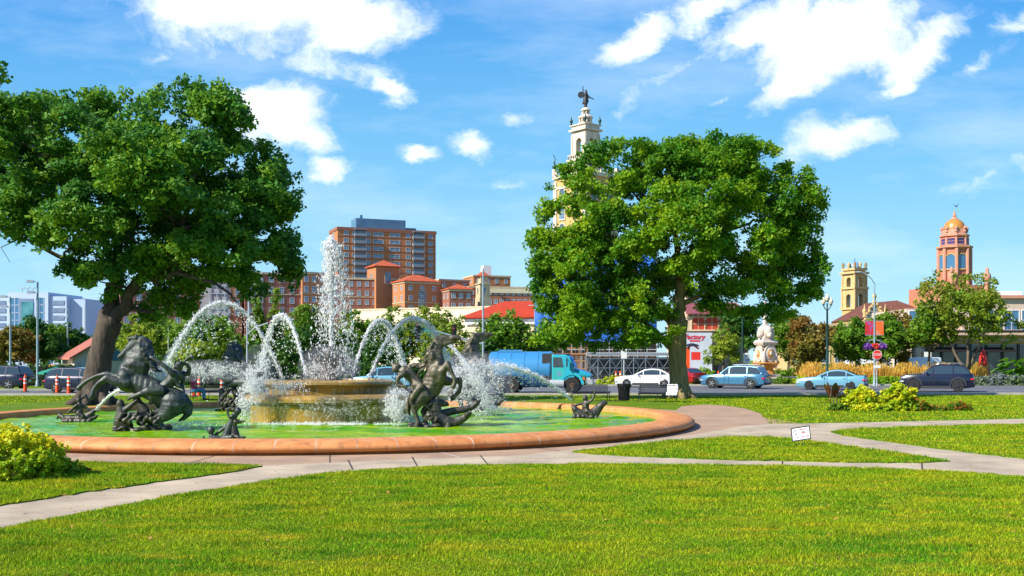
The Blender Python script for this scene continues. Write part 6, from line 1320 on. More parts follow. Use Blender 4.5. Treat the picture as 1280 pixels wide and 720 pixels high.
def car(name, label, px, Y, rz, pt, L, W, gr, low, hood, H, belt, wb, wr=.34, cat='car', dark_rim=False, cladding=False, roofrails=False, fx=-1, group='cars on the road beyond the lawn', plate=True, boot=None):
    """front towards local -x. low: list (x, zb, zt, halfwidth); gr: side polygon of the cabin (x, z) A bonnet end, roof points..., rear end"""
    t = thing(name, label, cat, (X(px, Y), Y, .008), rz, group=group); w = W/2
    mb = MB(); loft(mb, [(x, ring(hw, zb, zt)) for x, zb, zt, hw in low]); body = mb.build('body', pt, t, smooth=True, bevel=.0, ang=32)
    fxw, rxw = wb
    for x in (fxw, rxw):
        c = MB().cyl((x, -w-.5, wr+.01), (x, w+.5, wr+.01), wr*1.16, n=28).build('cutter', M['plastic']); md = body.modifiers.new('arch', 'BOOLEAN'); md.object = c; md.operation = 'DIFFERENCE'; md.solver = 'EXACT'
        bpy.context.view_layer.update(); me = bpy.data.meshes.new_from_object(body.evaluated_get(bpy.context.evaluated_depsgraph_get())); body.modifiers.clear(); body.data = me; bpy.data.objects.remove(c)
    MB().bx(fxw-.5, rxw+.5, -w+.22, w-.22, .22, .62).build('underbody', M['plastic'], t)
    # cabin
    z0 = min(p[1] for p in gr); w0, w1 = w-.09, w-.32
    def yy(z): return w0+(w1-w0)*max(0, (z-belt))/(H-belt)
    cb = MB(); vs = [(x, -yy(z), z) for x, z in gr]+[(x, yy(z), z) for x, z in gr]; n = len(gr)
    cb.add(vs, [tuple(range(n)), tuple(range(2*n-1, n-1, -1))]+[(i, i+n, (i+1) % n+n, (i+1) % n) for i in range(n)]); cb.build('cabin', pt, t, smooth=True, bevel=.05, ang=30)
    # side glass: split between pillars, slightly proud of the body
    top = [p for p in gr]
    def ztop(x):
        zs = [a[1]+(b[1]-a[1])*(x-a[0])/(b[0]-a[0]) for a, b in zip(gr, gr[1:]) if min(a[0], b[0]) <= x <= max(a[0], b[0]) and abs(a[0]-b[0]) > 1e-6]
        return max(zs) if zs else belt
    xa, xd = gr[0][0], gr[-1][0]; xs0 = next(x for x in np.linspace(xa, xd, 200) if ztop(x) > belt+.16); xs1 = next(x for x in np.linspace(xd, xa, 200) if ztop(x) > belt+.16)
    pil = [xs0+.02, fxw+(rxw-fxw)*.44, rxw-.30, xs1-.03]; 
    for i in range(3):
        a, b_ = pil[i]+(.035 if i else .0), pil[i+1]-(.035 if i < 2 else .0)
        if b_-a < .12: continue
        xs = np.linspace(a, b_, 9)
        for s in (-1, 1):
            g_ = MB(); up = [(x, ztop(x)-.085) for x in xs]; dn = [(x, belt+.035) for x in xs[::-1]]; poly = [(x, max(z, belt+.06)) for x, z in up]+dn
            V0 = [(x, s*(yy(z)+.006), z) for x, z in poly]; V1 = [(x, s*(yy(z)-.01), z) for x, z in poly]; k = len(poly)
            g_.add(V0+V1, [tuple(range(k)), tuple(range(2*k-1, k-1, -1))]+[(j, j+k, (j+1) % k+k, (j+1) % k) for j in range(k)]); g_.build('side_window', M['carglass'], t)
    def slab(p, q, nm, m, e=.10):
        (xa_, za), (xb, zb_) = p, q; d = Vector((xb-xa_, 0, zb_-za)); nrm = Vector((-d.z, 0, d.x)).normalized()*.008
        if nrm.z < 0: nrm = -nrm
        a = Vector((xa_, 0, za))+d*e; b_ = Vector((xb, 0, zb_))-d*e; ya, yb = yy(a.z)-.07, yy(b_.z)-.07
        MB().add([a+nrm+Vector((0, -ya, 0)), a+nrm+Vector((0, ya, 0)), b_+nrm+Vector((0, yb, 0)), b_+nrm+Vector((0, -yb, 0)), a-nrm+Vector((0, -ya, 0)), a-nrm+Vector((0, ya, 0)), b_-nrm+Vector((0, yb, 0)), b_-nrm+Vector((0, -yb, 0))], [(0, 1, 2, 3), (4, 5, 6, 7), (0, 1, 5, 4), (2, 3, 7, 6), (1, 2, 6, 5), (0, 3, 7, 4)]).build(nm, m, t)
    slab(gr[0], gr[1], 'windscreen', M['carglass'], .08); slab(gr[-2], gr[-1], 'rear_window', M['carglass'], .12)
    # wheels
    ty, ri = wheel_meshes(wr, .22, dark_rim)
    firstw = True
    for x in (fxw, rxw):
        for s in (-1, 1):
            wt = ty if firstw else inst(ty); rt = ri if firstw else inst(ri); firstw = False; wt.name = 'wheel'; rt.name = 'rim'
            wt.parent = t; wt.location = (x, s*(w-.115), wr); wt.rotation_euler = (0, 0, 0 if s < 0 else PI); rt.parent = wt; rt.location = (0, -.012, 0); rt.rotation_euler = (0, 0, 0)
    f0, r0 = low[0], low[-1]; zl = f0[2]-.17; zr_ = r0[2]-.20
    for s in (-1, 1):
        MB().ell((f0[0]+.16, s*(w-.20), zl+.03), (.20, .17, .075), 10).build('headlight', M['clear_light'], t, smooth=True)
        MB().ell((r0[0]-.12, s*(w-.17), zr_+.04), (.16, .16, .085), 10).build('tail_light', M['red_light'], t, smooth=True)
        MB().ell((gr[0][0]+.42, s*(w+.06), belt+.08), (.07, .11, .075), 8).build('mirror', pt, t, smooth=True)
        for x in (pil[1]-.18, pil[2]-.10): MB().box((x, s*(w-.012), belt-.13), (.17, .035, .028)).build('door_handle', M['plastic'] if dark_rim else pt, t)
        mb = MB()
        for x in (pil[0]+.25, pil[1], pil[2]+.08): mb.box((x, s*(w-.0145), (belt+.34)/2+.02), (.012, .035, belt-.40))
        mb.box(((fxw+rxw)/2, s*(w-.03), .29), (rxw-fxw-.85, .05, .13)).build('door_seams', M['plastic'], t)
        if cladding:
            for x in (fxw, rxw):
                n = 12; a = [(x+wr*1.16*math.cos(PI*k/n), wr+wr*1.16*math.sin(PI*k/n)) for k in range(n+1)]; b_ = [(x+wr*1.36*math.cos(PI*k/n), wr+wr*1.36*math.sin(PI*k/n)) for k in range(n, -1, -1)]
                MB().prism(a+b_, s*(w-.07), s*(w+.018)).build('arch_trim', M['plastic'] if cladding is True else pt, t)
        if roofrails: MB().tube([(pil[0]+.75, s*w1*.96, H-.02), (pil[0]+.85, s*w1*.96, H+.05), (xs1-.5, s*w1*.96, H+.05), (xs1-.35, s*w1*.96, H-.02)], .018, 6).build('roof_rail', M['alloy'], t)
    MB().box((f0[0]+.02, 0, .42), (.08, W*.5, .22)).build('grille', M['plastic'], t); MB().box((r0[0]-.03, 0, .36), (.10, W*.74, .16)).build('rear_bumper', M['plastic'], t)
    if plate: MB().box((r0[0]+.012, 0, r0[2]-.28), (.02, .32, .16)).build('number_plate', M['white'], t)
    return t
SUVLOW = lambda s: [(-2.48*s, .34, .74, .62), (-2.42*s, .25, .92, .82), (-2.0*s, .22, 1.00, .95), (-1.2*s, .20, 1.06, .985), (-.6*s, .20, 1.09, .985), (1.6*s, .20, 1.11, .985), (2.15*s, .24, 1.10, .97), (2.44*s, .30, 1.02, .88), (2.50*s, .40, .92, .76)]
car('sport_utility_car', 'light blue sport utility car with roof rails, left of the white fountain', 919, 78.5, R(-30), M['paint_blue'], 5.0, 1.99, [(-1.05, 1.06), (-.30, 1.66), (.3, 1.74), (1.5, 1.70), (1.95, 1.62), (2.38, 1.06)], SUVLOW(1), 1, 1.74, 1.08, (-1.50, 1.46), .38, roofrails=True, cladding=True)
SEDLOW = [(-2.42, .30, .62, .62), (-2.36, .20, .74, .80), (-1.9, .17, .84, .90), (-1.1, .16, .92, .92), (-.5, .16, .95, .92), (1.3, .16, .98, .92), (1.9, .18, 1.03, .90), (2.30, .24, 1.02, .82), (2.40, .40, .86, .70)]
car('sedan', 'pale blue sedan with dark wheels in front of the golden grass', 1040, 74.7, R(-26), M['paint_pale'], 4.85, 1.84, [(-1.05, .92), (-.10, 1.38), (.45, 1.44), (.95, 1.40), (1.90, 1.02)], SEDLOW, 1, 1.44, .95, (-1.45, 1.38), .34, dark_rim=True)
car('sport_utility_car', 'black sport utility car at the right with a red tail light', 1171, 70.5, R(-24), M['paint_navy'], 4.65, 1.9, [(-1.0, 1.02), (-.25, 1.56), (.3, 1.66), (1.3, 1.62), (1.75, 1.54), (2.2, 1.04)], [(x*.93, a, b_, c*.95) for x, a, b_, c in SUVLOW(1)], 1, 1.66, 1.04, (-1.40, 1.34), .38, cladding=True, dark_rim=True, roofrails=True).scale = (1, 1, 1.12)
car('sedan', 'white sedan parked behind the trunk of the big green tree', 808, 81.5, R(-12), M['paint_white'], 5.0, 1.84, [(-1.05, .92), (-.10, 1.40), (.45, 1.46), (1.05, 1.42), (1.85, 1.02)], SEDLOW, 1, 1.46, .95, (-1.45, 1.42), .34)
car('sport_utility_car', 'navy sport utility car cut by the left edge of the photo', -4, 75, R(-6), M['paint_navy'], 5.0, 1.98, [(-1.05, 1.06), (-.30, 1.66), (.3, 1.74), (1.6, 1.72), (2.05, 1.66), (2.40, 1.06)], SUVLOW(1), 1, 1.74, 1.08, (-1.50, 1.46), .39, group='cars at the left')
car('sport_utility_car', 'dark blue car half hidden by the trunk of the big left tree', 104, 68, R(172), M['paint_navy'], 4.6, 1.85, [(-1.0, 1.0), (-.3, 1.58), (.3, 1.66), (1.4, 1.64), (1.9, 1.56), (2.25, 1.02)], [(x*.93, a, b_, c*.93) for x, a, b_, c in SUVLOW(1)], 1, 1.66, 1.02, (-1.4, 1.36), .35, group='cars at the left')
car('red_car', 'red car seen from behind just right of the big green tree trunk', 853, 90, R(-60), M['paint_red'], 4.6, 1.84, [(-1.0, .95), (-.1, 1.42), (.5, 1.48), (1.3, 1.42), (1.95, 1.0)], SEDLOW, 1, 1.48, .97, (-1.4, 1.36), .34)
car('pale_car', 'pale blue car partly hidden behind the upper bowl of the fountain', 478, 76, R(-8), M['paint_pale'], 4.9, 1.86, [(-1.05, .98), (-.20, 1.58), (.45, 1.66), (1.5, 1.62), (2.15, 1.02)], [(x*.97, a, b_*1.05, c) for x, a, b_, c in SEDLOW], 1, 1.66, .99, (-1.45, 1.42), .35)
def van(label, px, Y, rz):
    t = thing('delivery_van', label, 'van', (X(px, Y), Y, .008), rz, group='white vans in the side street'); mb = MB()
    loft(mb, [(-2.7, ring(.8, .4, .9)), (-2.55, ring(.95, .3, 1.15)), (-2.0, ring(1.0, .28, 1.35)), (-1.55, ring(1.0, .28, 1.9)), (-1.1, ring(1.0, .28, 2.35)), (2.6, ring(1.0, .28, 2.4)), (2.7, ring(.97, .32, 2.35))]); mb.build('body', M['paint_white'], t, smooth=True, ang=35)
    MB().add([(-1.96, -.85, 1.42), (-1.96, .85, 1.42), (-1.22, .82, 2.26), (-1.22, -.82, 2.26)], [(0, 1, 2, 3)]).build('windscreen', M['carglass'], t, recalc=False)
    for s in (-1, 1): MB().prism([(-1.75, 1.42), (-.9, 1.42), (-.9, 2.05), (-1.3, 2.05)], s*.985, s*1.008).build('side_window', M['carglass'], t)
    ty, ri = wheel_meshes(.36, .22, False); f = True
    for x in (-1.7, 1.7):
        for s in (-1, 1):
            a = ty if f else inst(ty); b_ = ri if f else inst(ri); f = False; a.name = 'wheel'; a.parent = t; a.location = (x, s*.93, .36); a.rotation_euler = (0, 0, 0 if s < 0 else PI); b_.parent = a; b_.location = (0, -.012, 0)
van('white delivery van behind the green tree left of the stop sign', 1078, 108, R(12)); van('white delivery van nosing out left of the dark shopfront', 1140, 104, R(15))
# tank truck, facing right
def truck():
    Y = 68; t = thing('tank_truck', 'cyan water tank truck with long hood parked behind the pool', 'truck', (X(676, Y), Y, .008), R(-8)); m = Y/F
    # local x to the right; px 615..740 -> x
    x = lambda p: (p-676)*m; z = lambda p: Z(p, Y)
    tb = MB(); R1, R2 = 1.12, 1.17; cz = z(462)
    for a, b_ in ((x(614), x(690)),): tb.tube([(a-.12, 0, cz), (a, 0, cz), (b_, 0, cz), (b_+.1, 0, cz)], [R1*.9, R2, R2, R1*.9], 32)
    tb.build('tank', M['paint_tank'], t, smooth=True)
    mb = MB()
    for p in (623, 640, 657, 674, 688): mb.tube([(x(p)-.04, 0, cz), (x(p)+.04, 0, cz)], R2+.022, 32)
    mb.bx(x(624), x(652), -.3, .3, cz+R2-.02, cz+R2+.12); mb.build('tank_bands', M['paint_tank'], t)
    MB().bx(x(612), x(700), -.45, .45, .75, 1.0).bx(x(612), x(640), -1.15, 1.15, .55, .72).build('chassis', M['plastic'], t)
    MB().bx(x(680), x(692), -1.1, 1.1, .75, 2.55).build('tool_rack', M['plastic'], t)
    # cab
    cab = [(x(680)+.62, .75), (x(680)+.62, z(443.5)), (x(709), z(443.5)), (x(714), z(446)), (x(719.5), z(459)), (x(720), .8)]
    MB().prism(cab, -1.12, 1.12).build('cab', M['paint_truck'], t, bevel=.05)
    MB().bx(x(691), x(712), -.9, .9, z(443.5)+.004, z(442.2)).build('visor', M['plastic'], t)
    for s in (-1, 1):
        MB().prism([(x(693.5), z(459)), (x(693.5), z(447)), (x(704), z(447)), (x(706.5), z(459))], s*1.121, s*1.135).build('side_window', M['carglass'], t)
        MB().prism([(x(693), .85), (x(693), z(460)), (x(707.5), z(460)), (x(707.5), .85)], s*1.1205, s*1.128).build('door', M['teal_door'], t)
        n = 14; MB().prism([(x(698)+.17*math.cos(2*PI*k/n)+.15, z(467)+.17*math.sin(2*PI*k/n)) for k in range(n)], s*1.129, s*1.133).build('round_emblem', M['paint_pale'], t)
        MB().box((x(711), s*1.38, z(454)), (.08, .22, .5)).tube([(x(710), s*1.12, z(447)), (x(711), s*1.38, z(451))], .02, 5).build('mirror', M['plastic'], t)
    a, b_ = Vector((x(714)+.03, 0, z(446.5))), Vector((x(719.5)+.02, 0, z(458)))
    MB().add([(a.x+.012, -.98, a.z), (a.x+.012, .98, a.z), (b_.x+.012, .98, b_.z), (b_.x+.012, -.98, b_.z), (a.x-.02, -.98, a.z), (a.x-.02, .98, a.z), (b_.x-.02, .98, b_.z), (b_.x-.02, -.98, b_.z)], [(0, 1, 2, 3), (4, 5, 6, 7), (0, 1, 5, 4), (2, 3, 7, 6), (0, 3, 7, 4), (1, 2, 6, 5)]).build('windscreen', M['carglass'], t)
    mb = MB(); loft(mb, [(x(719), ring(1.02, .95, z(460.5))), (x(728), ring(.95, .95, z(463))), (x(736), ring(.88, .95, z(466))), (x(739.5), ring(.84, 1.0, z(468)))]); hood = mb.build('hood', M['paint_truck'], t, smooth=True, ang=35)
    MB().bx(x(739.5)-.02, x(739.5)+.06, -.62, .62, .95, z(469)).build('grille', M['steel'], t); mb = MB()
    for k in range(10): mb.bx(x(739.5)+.06, x(739.5)+.075, -.56+k*.12, -.52+k*.12, 1.0, z(469.6))
    mb.build('grille_bars', M['plastic'], t)
    MB().box((x(739), 0, .72), (.3, 2.3, .34)).build('bumper', M['steel'], t)
    fw = x(716.5)
    for s in (-1, 1):
        n = 12; o_ = [(fw+.78*math.cos(PI*k/n), .52+.86*math.sin(PI*k/n)) for k in range(n+1)]; i_ = [(fw+.62*math.cos(PI*k/n), .52+.66*math.sin(PI*k/n)) for k in range(n, -1, -1)]
        MB().prism(o_+i_, s*.72, s*1.16).build('fender', M['paint_truck'], t)
        MB().box((x(729), s*.99, z(473)), (.35, .2, .17)).build('indicator', M['amber'], t); MB().box((x(736.5), s*.82, z(474.5)), (.25, .3, .28)).build('headlight', M['clear_light'], t)
        MB().cyl((x(690), s*1.0, .62), (x(707), s*1.0, .62), .28, n=14).build('fuel_tank', M['steel'], t)
    M['wheel_orange'] = mat('rusty_orange_hub', (.42, .18, .05), .6, metal=.2)
    T_ = MB().lathe([(.3, -.14), (.49, -.14), (.53, -.09), (.53, .09), (.49, .14), (.3, .14)], n=26); T_.v = [(p, r, q) for p, q, r in T_.v]; ty = T_.build('wheel', M['tyre'], smooth=True)
    H_ = MB().lathe([(.001, -.10), (.12, -.16), (.14, -.06), (.24, -.02), (.31, -.13), (.33, -.10)], n=20); H_.v = [(p, r, q) for p, q, r in H_.v]; hb_ = H_.build('hub', M['wheel_orange'], smooth=True); f = True
    for xx in (fw, x(628), x(642)):
        for s in (-1, 1):
            a = ty if f else inst(ty); b_ = hb_ if f else inst(hb_); f = False; a.parent = t; a.location = (xx, s*1.0, .53); a.rotation_euler = (0, 0, 0 if s < 0 else PI); b_.parent = a
    MB().bx(x(615), x(655), -1.17, -1.0, 1.05, 1.12).bx(x(615), x(655), 1.0, 1.17, 1.05, 1.12).build('mudguard', M['plastic'], t)
truck()

# ------------------------------------------------------------------ benches, bin, person
def bench(label, px, Y, rz, w=2.0, src=None):
    if src is not None:
        t = copy_tree(src); t.location = (X(px, Y), Y, 0); t.rotation_euler = (0, 0, rz); t['label'] = label; return t
    t = thing('park_bench', label, 'bench', (X(px, Y), Y, 0), rz, group='black iron benches round the pool')
    mb = MB(); n = 34
    for k in range(n): xx = -w/2+(k+.5)*w/n; mb.box((xx, .33+.0, .64), (.03, .02, .40))
    for z in (.46, .84): mb.tube([(-w/2, .33, z), (w/2, .33, z)], .022, 6)
    mb.v = [(x_, y_+(z_-.45)*.22, z_) for x_, y_, z_ in mb.v]; mb.build('backrest', M['black_metal'], t)
    mb = MB()
    for k in range(8): mb.box((0, -.24+k*.07, .44), (w, .045, .02))
    mb.box((0, -.27, .42), (w, .02, .05)); mb.build('seat', M['black_metal'], t)
    for s in (-1, 1):
        mb = MB(); mb.tube([(s*w/2, -.28, 0), (s*w/2, -.24, .44), (s*w/2, .3, .44)], .02, 6).tube([(s*w/2, .42, 0), (s*w/2, .3, .44), (s*w/2, .42, .86)], .02, 6).tube([(s*w/2, -.12, .44), (s*w/2, -.28, .56), (s*w/2, -.22, .68), (s*w/2, .0, .70), (s*w/2, .36, .66)], .018, 6)
        mb.tube([(s*w/2, -.25, .2), (s*w/2, .36, .2)], .012, 5).build('end_frame', M['black_metal'], t)
    MB().tube([(-w/2, .36, .2), (w/2, .36, .2)], .012, 5).tube([(0, -.24, 0), (0, -.2, .42)], .016, 5).build('brace', M['black_metal'], t)
    return t
B1 = bench('empty black bench in front of the cyan truck hood', 738, 54, R(4), 1.9)
bench('black bench with a white cloth over one end, near the forked trunk', 822, 53, R(-14), src=B1)
bench('black bench with a seated person behind the left of the pool', 262, 56, R(6), src=B1)
cl = MB(); vs = []; W_ = 10
for i in range(W_+1):
    for j, (y, z) in enumerate([(-.32, .34), (-.26, .475), (-.05, .48), (.20, .48), (.29, .52), (.36, .70), (.43, .885), (.50, .86), (.52, .66), (.52, .50)]): vs.append((i*.055+.45+math.sin(j*1.7)*.012, y+math.sin(i*1.3+j)*.008, z+.015+math.sin(i*1.9+j*.8)*.015))
cl.add(vs, [(i*10+j, (i+1)*10+j, (i+1)*10+j+1, i*10+j+1) for i in range(W_) for j in range(9)])
co = cl.build('draped_cloth', M['white'], None, (X(822, 53), 53, 0), smooth=True, rz=R(-14), recalc=False); sm = co.modifiers.new('thick', 'SOLIDIFY'); sm.thickness = .012; tag(co, 'white cloth draped over the right end of the bench', 'cloth')
tr = thing('litter_bin', 'black slatted litter bin standing between the two right benches', 'bin', (X(780, 54.5), 54.5, 0)); mb = MB()
for k in range(22): w = 2*PI*k/22; mb.tube([(.27*math.cos(w), .27*math.sin(w), .05), (.29*math.cos(w), .29*math.sin(w), .6), (.35*math.cos(w), .35*math.sin(w), .86)], .018, 4)
mb.build('slats', M['black_metal'], tr); MB().lathe([(.24, .04), (.26, .6), (.28, .8)], n=18).build('liner', M['plastic'], tr); MB().lathe([(.36, .84), (.38, .87), (.36, .90), (.25, .90), (.22, .86)], n=22).lathe([(.28, .02), (.29, .06), (.27, .08)], n=22).build('rings', M['black_metal'], tr, smooth=True)
# seated person in profile to the right, on the left end of the bench
M['skin'] = mat('skin', (.52, .28, .19), .6); M['jeans'] = mat('blue_jeans', (.06, .22, .50), .85, (.10, .30, .60), 9); M['shirt'] = mat('magenta_shirt', (.42, .04, .14), .85, (.30, .03, .12), 8); M['hair'] = mat('dark_hair', (.03, .02, .015), .8); M['shoe'] = mat('dark_shoe', (.02, .02, .025), .6)
def person():
    Yq = 55.6; t = thing('person', 'person in magenta top and blue jeans seated on the bench behind the pool', 'person', (X(243, Yq), Yq, 0), R(30)); S = .01
    J = lambda L_: [[(x, -z, y, r) for x, y, z, r in c] for c in L_]
    # profile facing +x; (x cm, depth m, height cm, radius cm)
    hips = [(0, 0, 52, 15), (-2, 0, 70, 14), (-4, 0, 88, 15), (-4, 0, 102, 15), (-3, 0, 110, 8), (-2, 0, 118, 5.5)]
    legs = [[(2, s*.10, 52, 10), (44, s*.11, 53, 7.5), (50, s*.11, 30, 5.8), (50, s*.11, 10, 4.4), (60, s*.11, 5, 4)] for s in (-1, 1)]
    arms = [[(-4, s*.19, 104, 6), (-2, s*.24, 80, 4.6), (20, s*.20, 66, 3.8), (32, s*.12, 62, 3.2)] for s in (-1, 1)]
    def conv(L_): return [[(x, 0-z, y, r) for x, y, z, r in c] for c in L_]
    hand = []
    for s in (-1, 1):
        for k in range(4): hand.append([(33, s*.12+(k-1.5)*.022, 62, 1.3), (38, s*.12+(k-1.5)*.024, 61, 1.1), (40.5, s*.12+(k-1.5)*.024, 58.5, .9)])
        hand.append([(32, s*.12-s*.04, 63, 1.3), (36, s*.12-s*.065, 62, 1.1)])
    organic('body', conv([hips]+legs+arms+hand), S, (0, 0), M['skin'], t, .012, 1.0, 2, ells=[(1, -129, 0, 9.5, 11.5, 8), (10.5, -127.5, 0, 2.2, 2.5, 1.6), (1, -129, -.08, 2, 3, 1.5), (1, -129, .08, 2, 3, 1.5), (9.5, -123, 0, 1.5, 1, 2.5)])
    organic('shirt', conv([[(0, 0, 56, 16.5), (-2, 0, 72, 15.5), (-4, 0, 90, 16.5), (-4, 0, 103, 15)], *[[(-4, s*.17, 104, 8), (-3, s*.24, 88, 6.6)] for s in (-1, 1)]]), S, (0, 0), M['shirt'], t, .016, 1.0, 2)
    organic('jeans', conv([[(-2, 0, 54, 16), (6, 0, 54, 14)]]+[[(2, s*.10, 53, 11.5), (44, s*.11, 54, 9), (50, s*.11, 32, 7.5), (50, s*.11, 13, 6.4)] for s in (-1, 1)]), S, (0, 0), M['jeans'], t, .016, 1.0, 2)
    organic('hair', conv([[(-3, 0, 132, 10), (-6, 0, 124, 7.5)]]), S, (0, 0), M['hair'], t, .014, 1.0, 2)
    organic('shoes', conv([[(50, s*.11, 5, 5.5), (64, s*.11, 4, 4)] for s in (-1, 1)]), S, (0, 0), M['shoe'], t, .014, 1.0, 1)
person()

# ------------------------------------------------------------------ small sign in the middle lawn
Yv = F*(CH-.12)/(559-HY); Yv = 25.6
sgn = thing('lawn_sign', 'small tilted white notice with black frame stuck in the thin lawn', 'sign', (X(1001, Yv), Yv, .03), R(-6)); k = Yv/F
pl = thing('panel', None, None); pl.parent = sgn; 
bpy.data.objects.remove(pl)
tilt = R(14); fr = MB(); w2, h2 = .235, .165
fr.box((0, 0, 0), (2*w2, .02, 2*h2)); fr.v = [(x*math.cos(tilt)+z*math.sin(tilt)*.9-z*.25, y+z*.45, z*math.cos(tilt)+x*math.sin(.16)+.30) for x, y, z in fr.v]; fr.build('frame', M['black'], sgn)
def sg_map(v, dy): return [(x*math.cos(tilt)+z*math.sin(tilt)*.9-z*.25, y+z*.45+dy, z*math.cos(tilt)+x*math.sin(.16)+.30) for x, y, z in v]
fc = MB().box((0, 0, 0), (2*w2-.05, .008, 2*h2-.05)); fc.v = sg_map(fc.v, -.012); fc.build('face', M['white'], sgn)
for m_n, rows in (('red_letters', ((.095, -.02, .17), (.012, .02, .13), (-.075, .02, .19))), ('navy_letters', ((.085, -.15, -.09), (.0, -.14, -.08), (-.085, -.13, -.07), (.035, .04, .10)))):
    mb = MB(); g = random.Random(5)
    for z, a, b_ in rows:
        xx = a
        while xx < b_: ww = g.uniform(.008, .02); mb.box((xx, 0, z+g.uniform(-.004, .004)), (ww, .003, g.uniform(.018, .034))); xx += ww+.006
    mb.v = sg_map(mb.v, -.0185); mb.build('lettering', M[m_n], sgn)
MB().cyl((-.06, .03, -.05), (-.05, .0, .2), .008, n=6).cyl((.05, .03, -.05), (.05, .0, .2), .008, n=6).build('stakes', M['steel'], sgn)

# ------------------------------------------------------------------ white baroque fountain on the island
Yn = 92; wf = thing('baroque_fountain', 'white and gold baroque stone fountain with medallions between the trees', 'fountain', (X(957, Yn), Yn, 0), R(20)); q = Yn/F; z = lambda p: Z(p, Yn)
M['marble'] = mat('white_marble', (.66, .58, .50), .6, (.50, .40, .33), 2.5, det=8); M['gold'] = mat('golden_tile', (.62, .36, .03), .4, (.45, .10, .03), 4)
mb = MB()
for (p0, p1, w0, w1) in ((458, 452, 22, 20), (452, 433, 15, 13), (433, 431, 19, 22), (431, 428, 24, 27), (428, 425, 27, 22), (425, 421, 17, 14), (409, 406, 10, 7), (406, 398, 5.5, 4.5), (398, 396, 7, 7), (396, 386, 4.5, 3.8), (386, 384, 7, 7), (384, 376, 3.6, 2.6)):
    mb.box((0, 0, (z(p0)+z(p1))/2), (w0*q*.82, w0*q*.82, z(p1)-z(p0)-.004), top=w1/w0)
mb.build('column', M['marble'], wf)
mb = MB()
for s, t_ in ((0, -1), (0, 1), (1, 0), (-1, 0)):
    mb.ell((s*.36, t_*.36, z(415)), (.42, .42, .55), 12); mb.ell((s*.62, t_*.62, z(419)), (.26, .26, .3), 10)
mb.lathe([(.5, z(421)), (.55, z(417)), (.42, z(410)), (.25, z(407))], n=14)
for s in (-1, 1):
    for t_ in (-1, 1): mb.ell((s*.62, t_*.62, z(450)), (.22, .22, .8), 8)
mb.build('scrolls', M['marble'], wf, smooth=True)
for k_, w in enumerate((0, PI/2, PI, -PI/2)):
    o = MB().lathe([(.001, -.16), (.38, -.16), (.46, -.10), (.58, -.14), (.60, 0), (.5, .05)], n=20); o.v = [(x*1.0, zz_-.62, y*1.25) for x, y, zz_ in o.v]; o = o.build('medallion', M['marble'], wf, (0, 0, z(442)), smooth=True, rz=w)
    a = MB().ell((0, -.79, 0), (.30, .06, .36), 10).build('carving', M['gold'], o)
    h = MB().ell((0, -.86, .02), (.16, .12, .2), 8).build('mask', M['marble'], o, smooth=True)
mb = MB().lathe([(.7, z(459)), (1.0, z(457)), (1.18, z(454)), (1.12, z(453)), (.7, z(453.5))], n=18).lathe([(.95, z(470)), (.8, z(466)), (.65, z(461)), (.9, z(458))], n=18); mb.build('bowls', M['gold'], wf, smooth=True)
mb = MB().lathe([(3.1, 0), (3.1, .5), (3.2, .55), (3.2, .68), (2.9, .68), (2.85, .3), (.001, .3)], n=36).box((0, 0, .45), (1.8, 1.8, .9)); mb.build('basin', M['marble'], wf, smooth=True, ang=35)

# ------------------------------------------------------------------ poles, lamps, signals
Yl = 84; lp = thing('street_lamp', 'dark green lamp post with three upright globes left of the bell tower', 'street lamp', (X(1034, Yl), Yl, 0)); z = lambda p: Z(p, Yl)
mb = MB().lathe([(.28, 0), (.28, .25), (.2, .35), (.17, .9), (.11, 1.1), (.095, 3.5), (.075, z(388)), (.12, z(387)), (.07, z(386)), (.06, z(379))], n=12); mb.tube([(-.30, 0, z(382)), (-.18, 0, z(386)), (0, 0, z(387.5)), (.18, 0, z(386)), (.30, 0, z(382))], .04, 6); mb.build('pole', M['dark_green'], lp, smooth=True)
M['globe'] = mat('frosted_globe', (.62, .55, .42), .4)
for dx, p in ((-.30, 382), (.30, 382), (0, 377.5)):
    b_ = z(p); lh = MB().lathe([(.05, b_), (.12, b_+.08), (.10, b_+.12)], n=10).build('lamp_holder', M['dark_green'], lp, (dx, 0, 0)); MB().lathe([(.10, b_+.12), (.19, b_+.28), (.18, b_+.42), (.10, b_+.55), (.04, b_+.62), (.02, b_+.7)], n=12).build('globe', M['globe'], lh, smooth=True)
def pole(name, label, px, Y, top, r, m, cat='pole', group=None, fn=None, rz=0):
    t = thing(name, label, cat, (X(px, Y), Y, 0), rz, group); h = Z(top, Y)
    MB().lathe([(r*1.8, 0), (r*1.8, .2), (r*1.2, .3), (r, 1.0), (r*.65, h), (.01, h+.03)], n=10).build('pole', m, t, smooth=True)
    if fn: fn(t, h, Y)
    return t
def cobra(d=-1.6):
    def f(t, h, Y): MB().tube([(0, 0, h-.1), (d*.25, 0, h+.35), (d*.7, 0, h+.75), (d*1.0, 0, h+.85)], .05, 6).build('arm', M['blue_grey'], t); MB().ell((d*1.12, 0, h+.84), (.34, .13, .08), 8).build('lamp_head', M['steel'], t, smooth=True)
    return f
def floods(t, h, Y):
    for k, (dx, dz) in enumerate(((-.55, .02), (-.5, -.85))):
        MB().tube([(0, 0, h+dz-.05), (dx*.8, 0, h+dz)], .035, 5).build('arm', M['steel'], t); MB().box((dx, -.1, h+dz), (.55, .5, .2), .3, top=.8).build('floodlight', M['steel'], t)
pole('floodlight_pole', 'tall floodlight pole with two lamps left of the left tree', 47, 84, 352, .11, M['blue_grey'], 'floodlight', fn=floods)
pole('floodlight_pole', 'floodlight pole nearest the left edge before the office block', 13, 92, 371, .10, M['blue_grey'], 'floodlight', fn=floods)
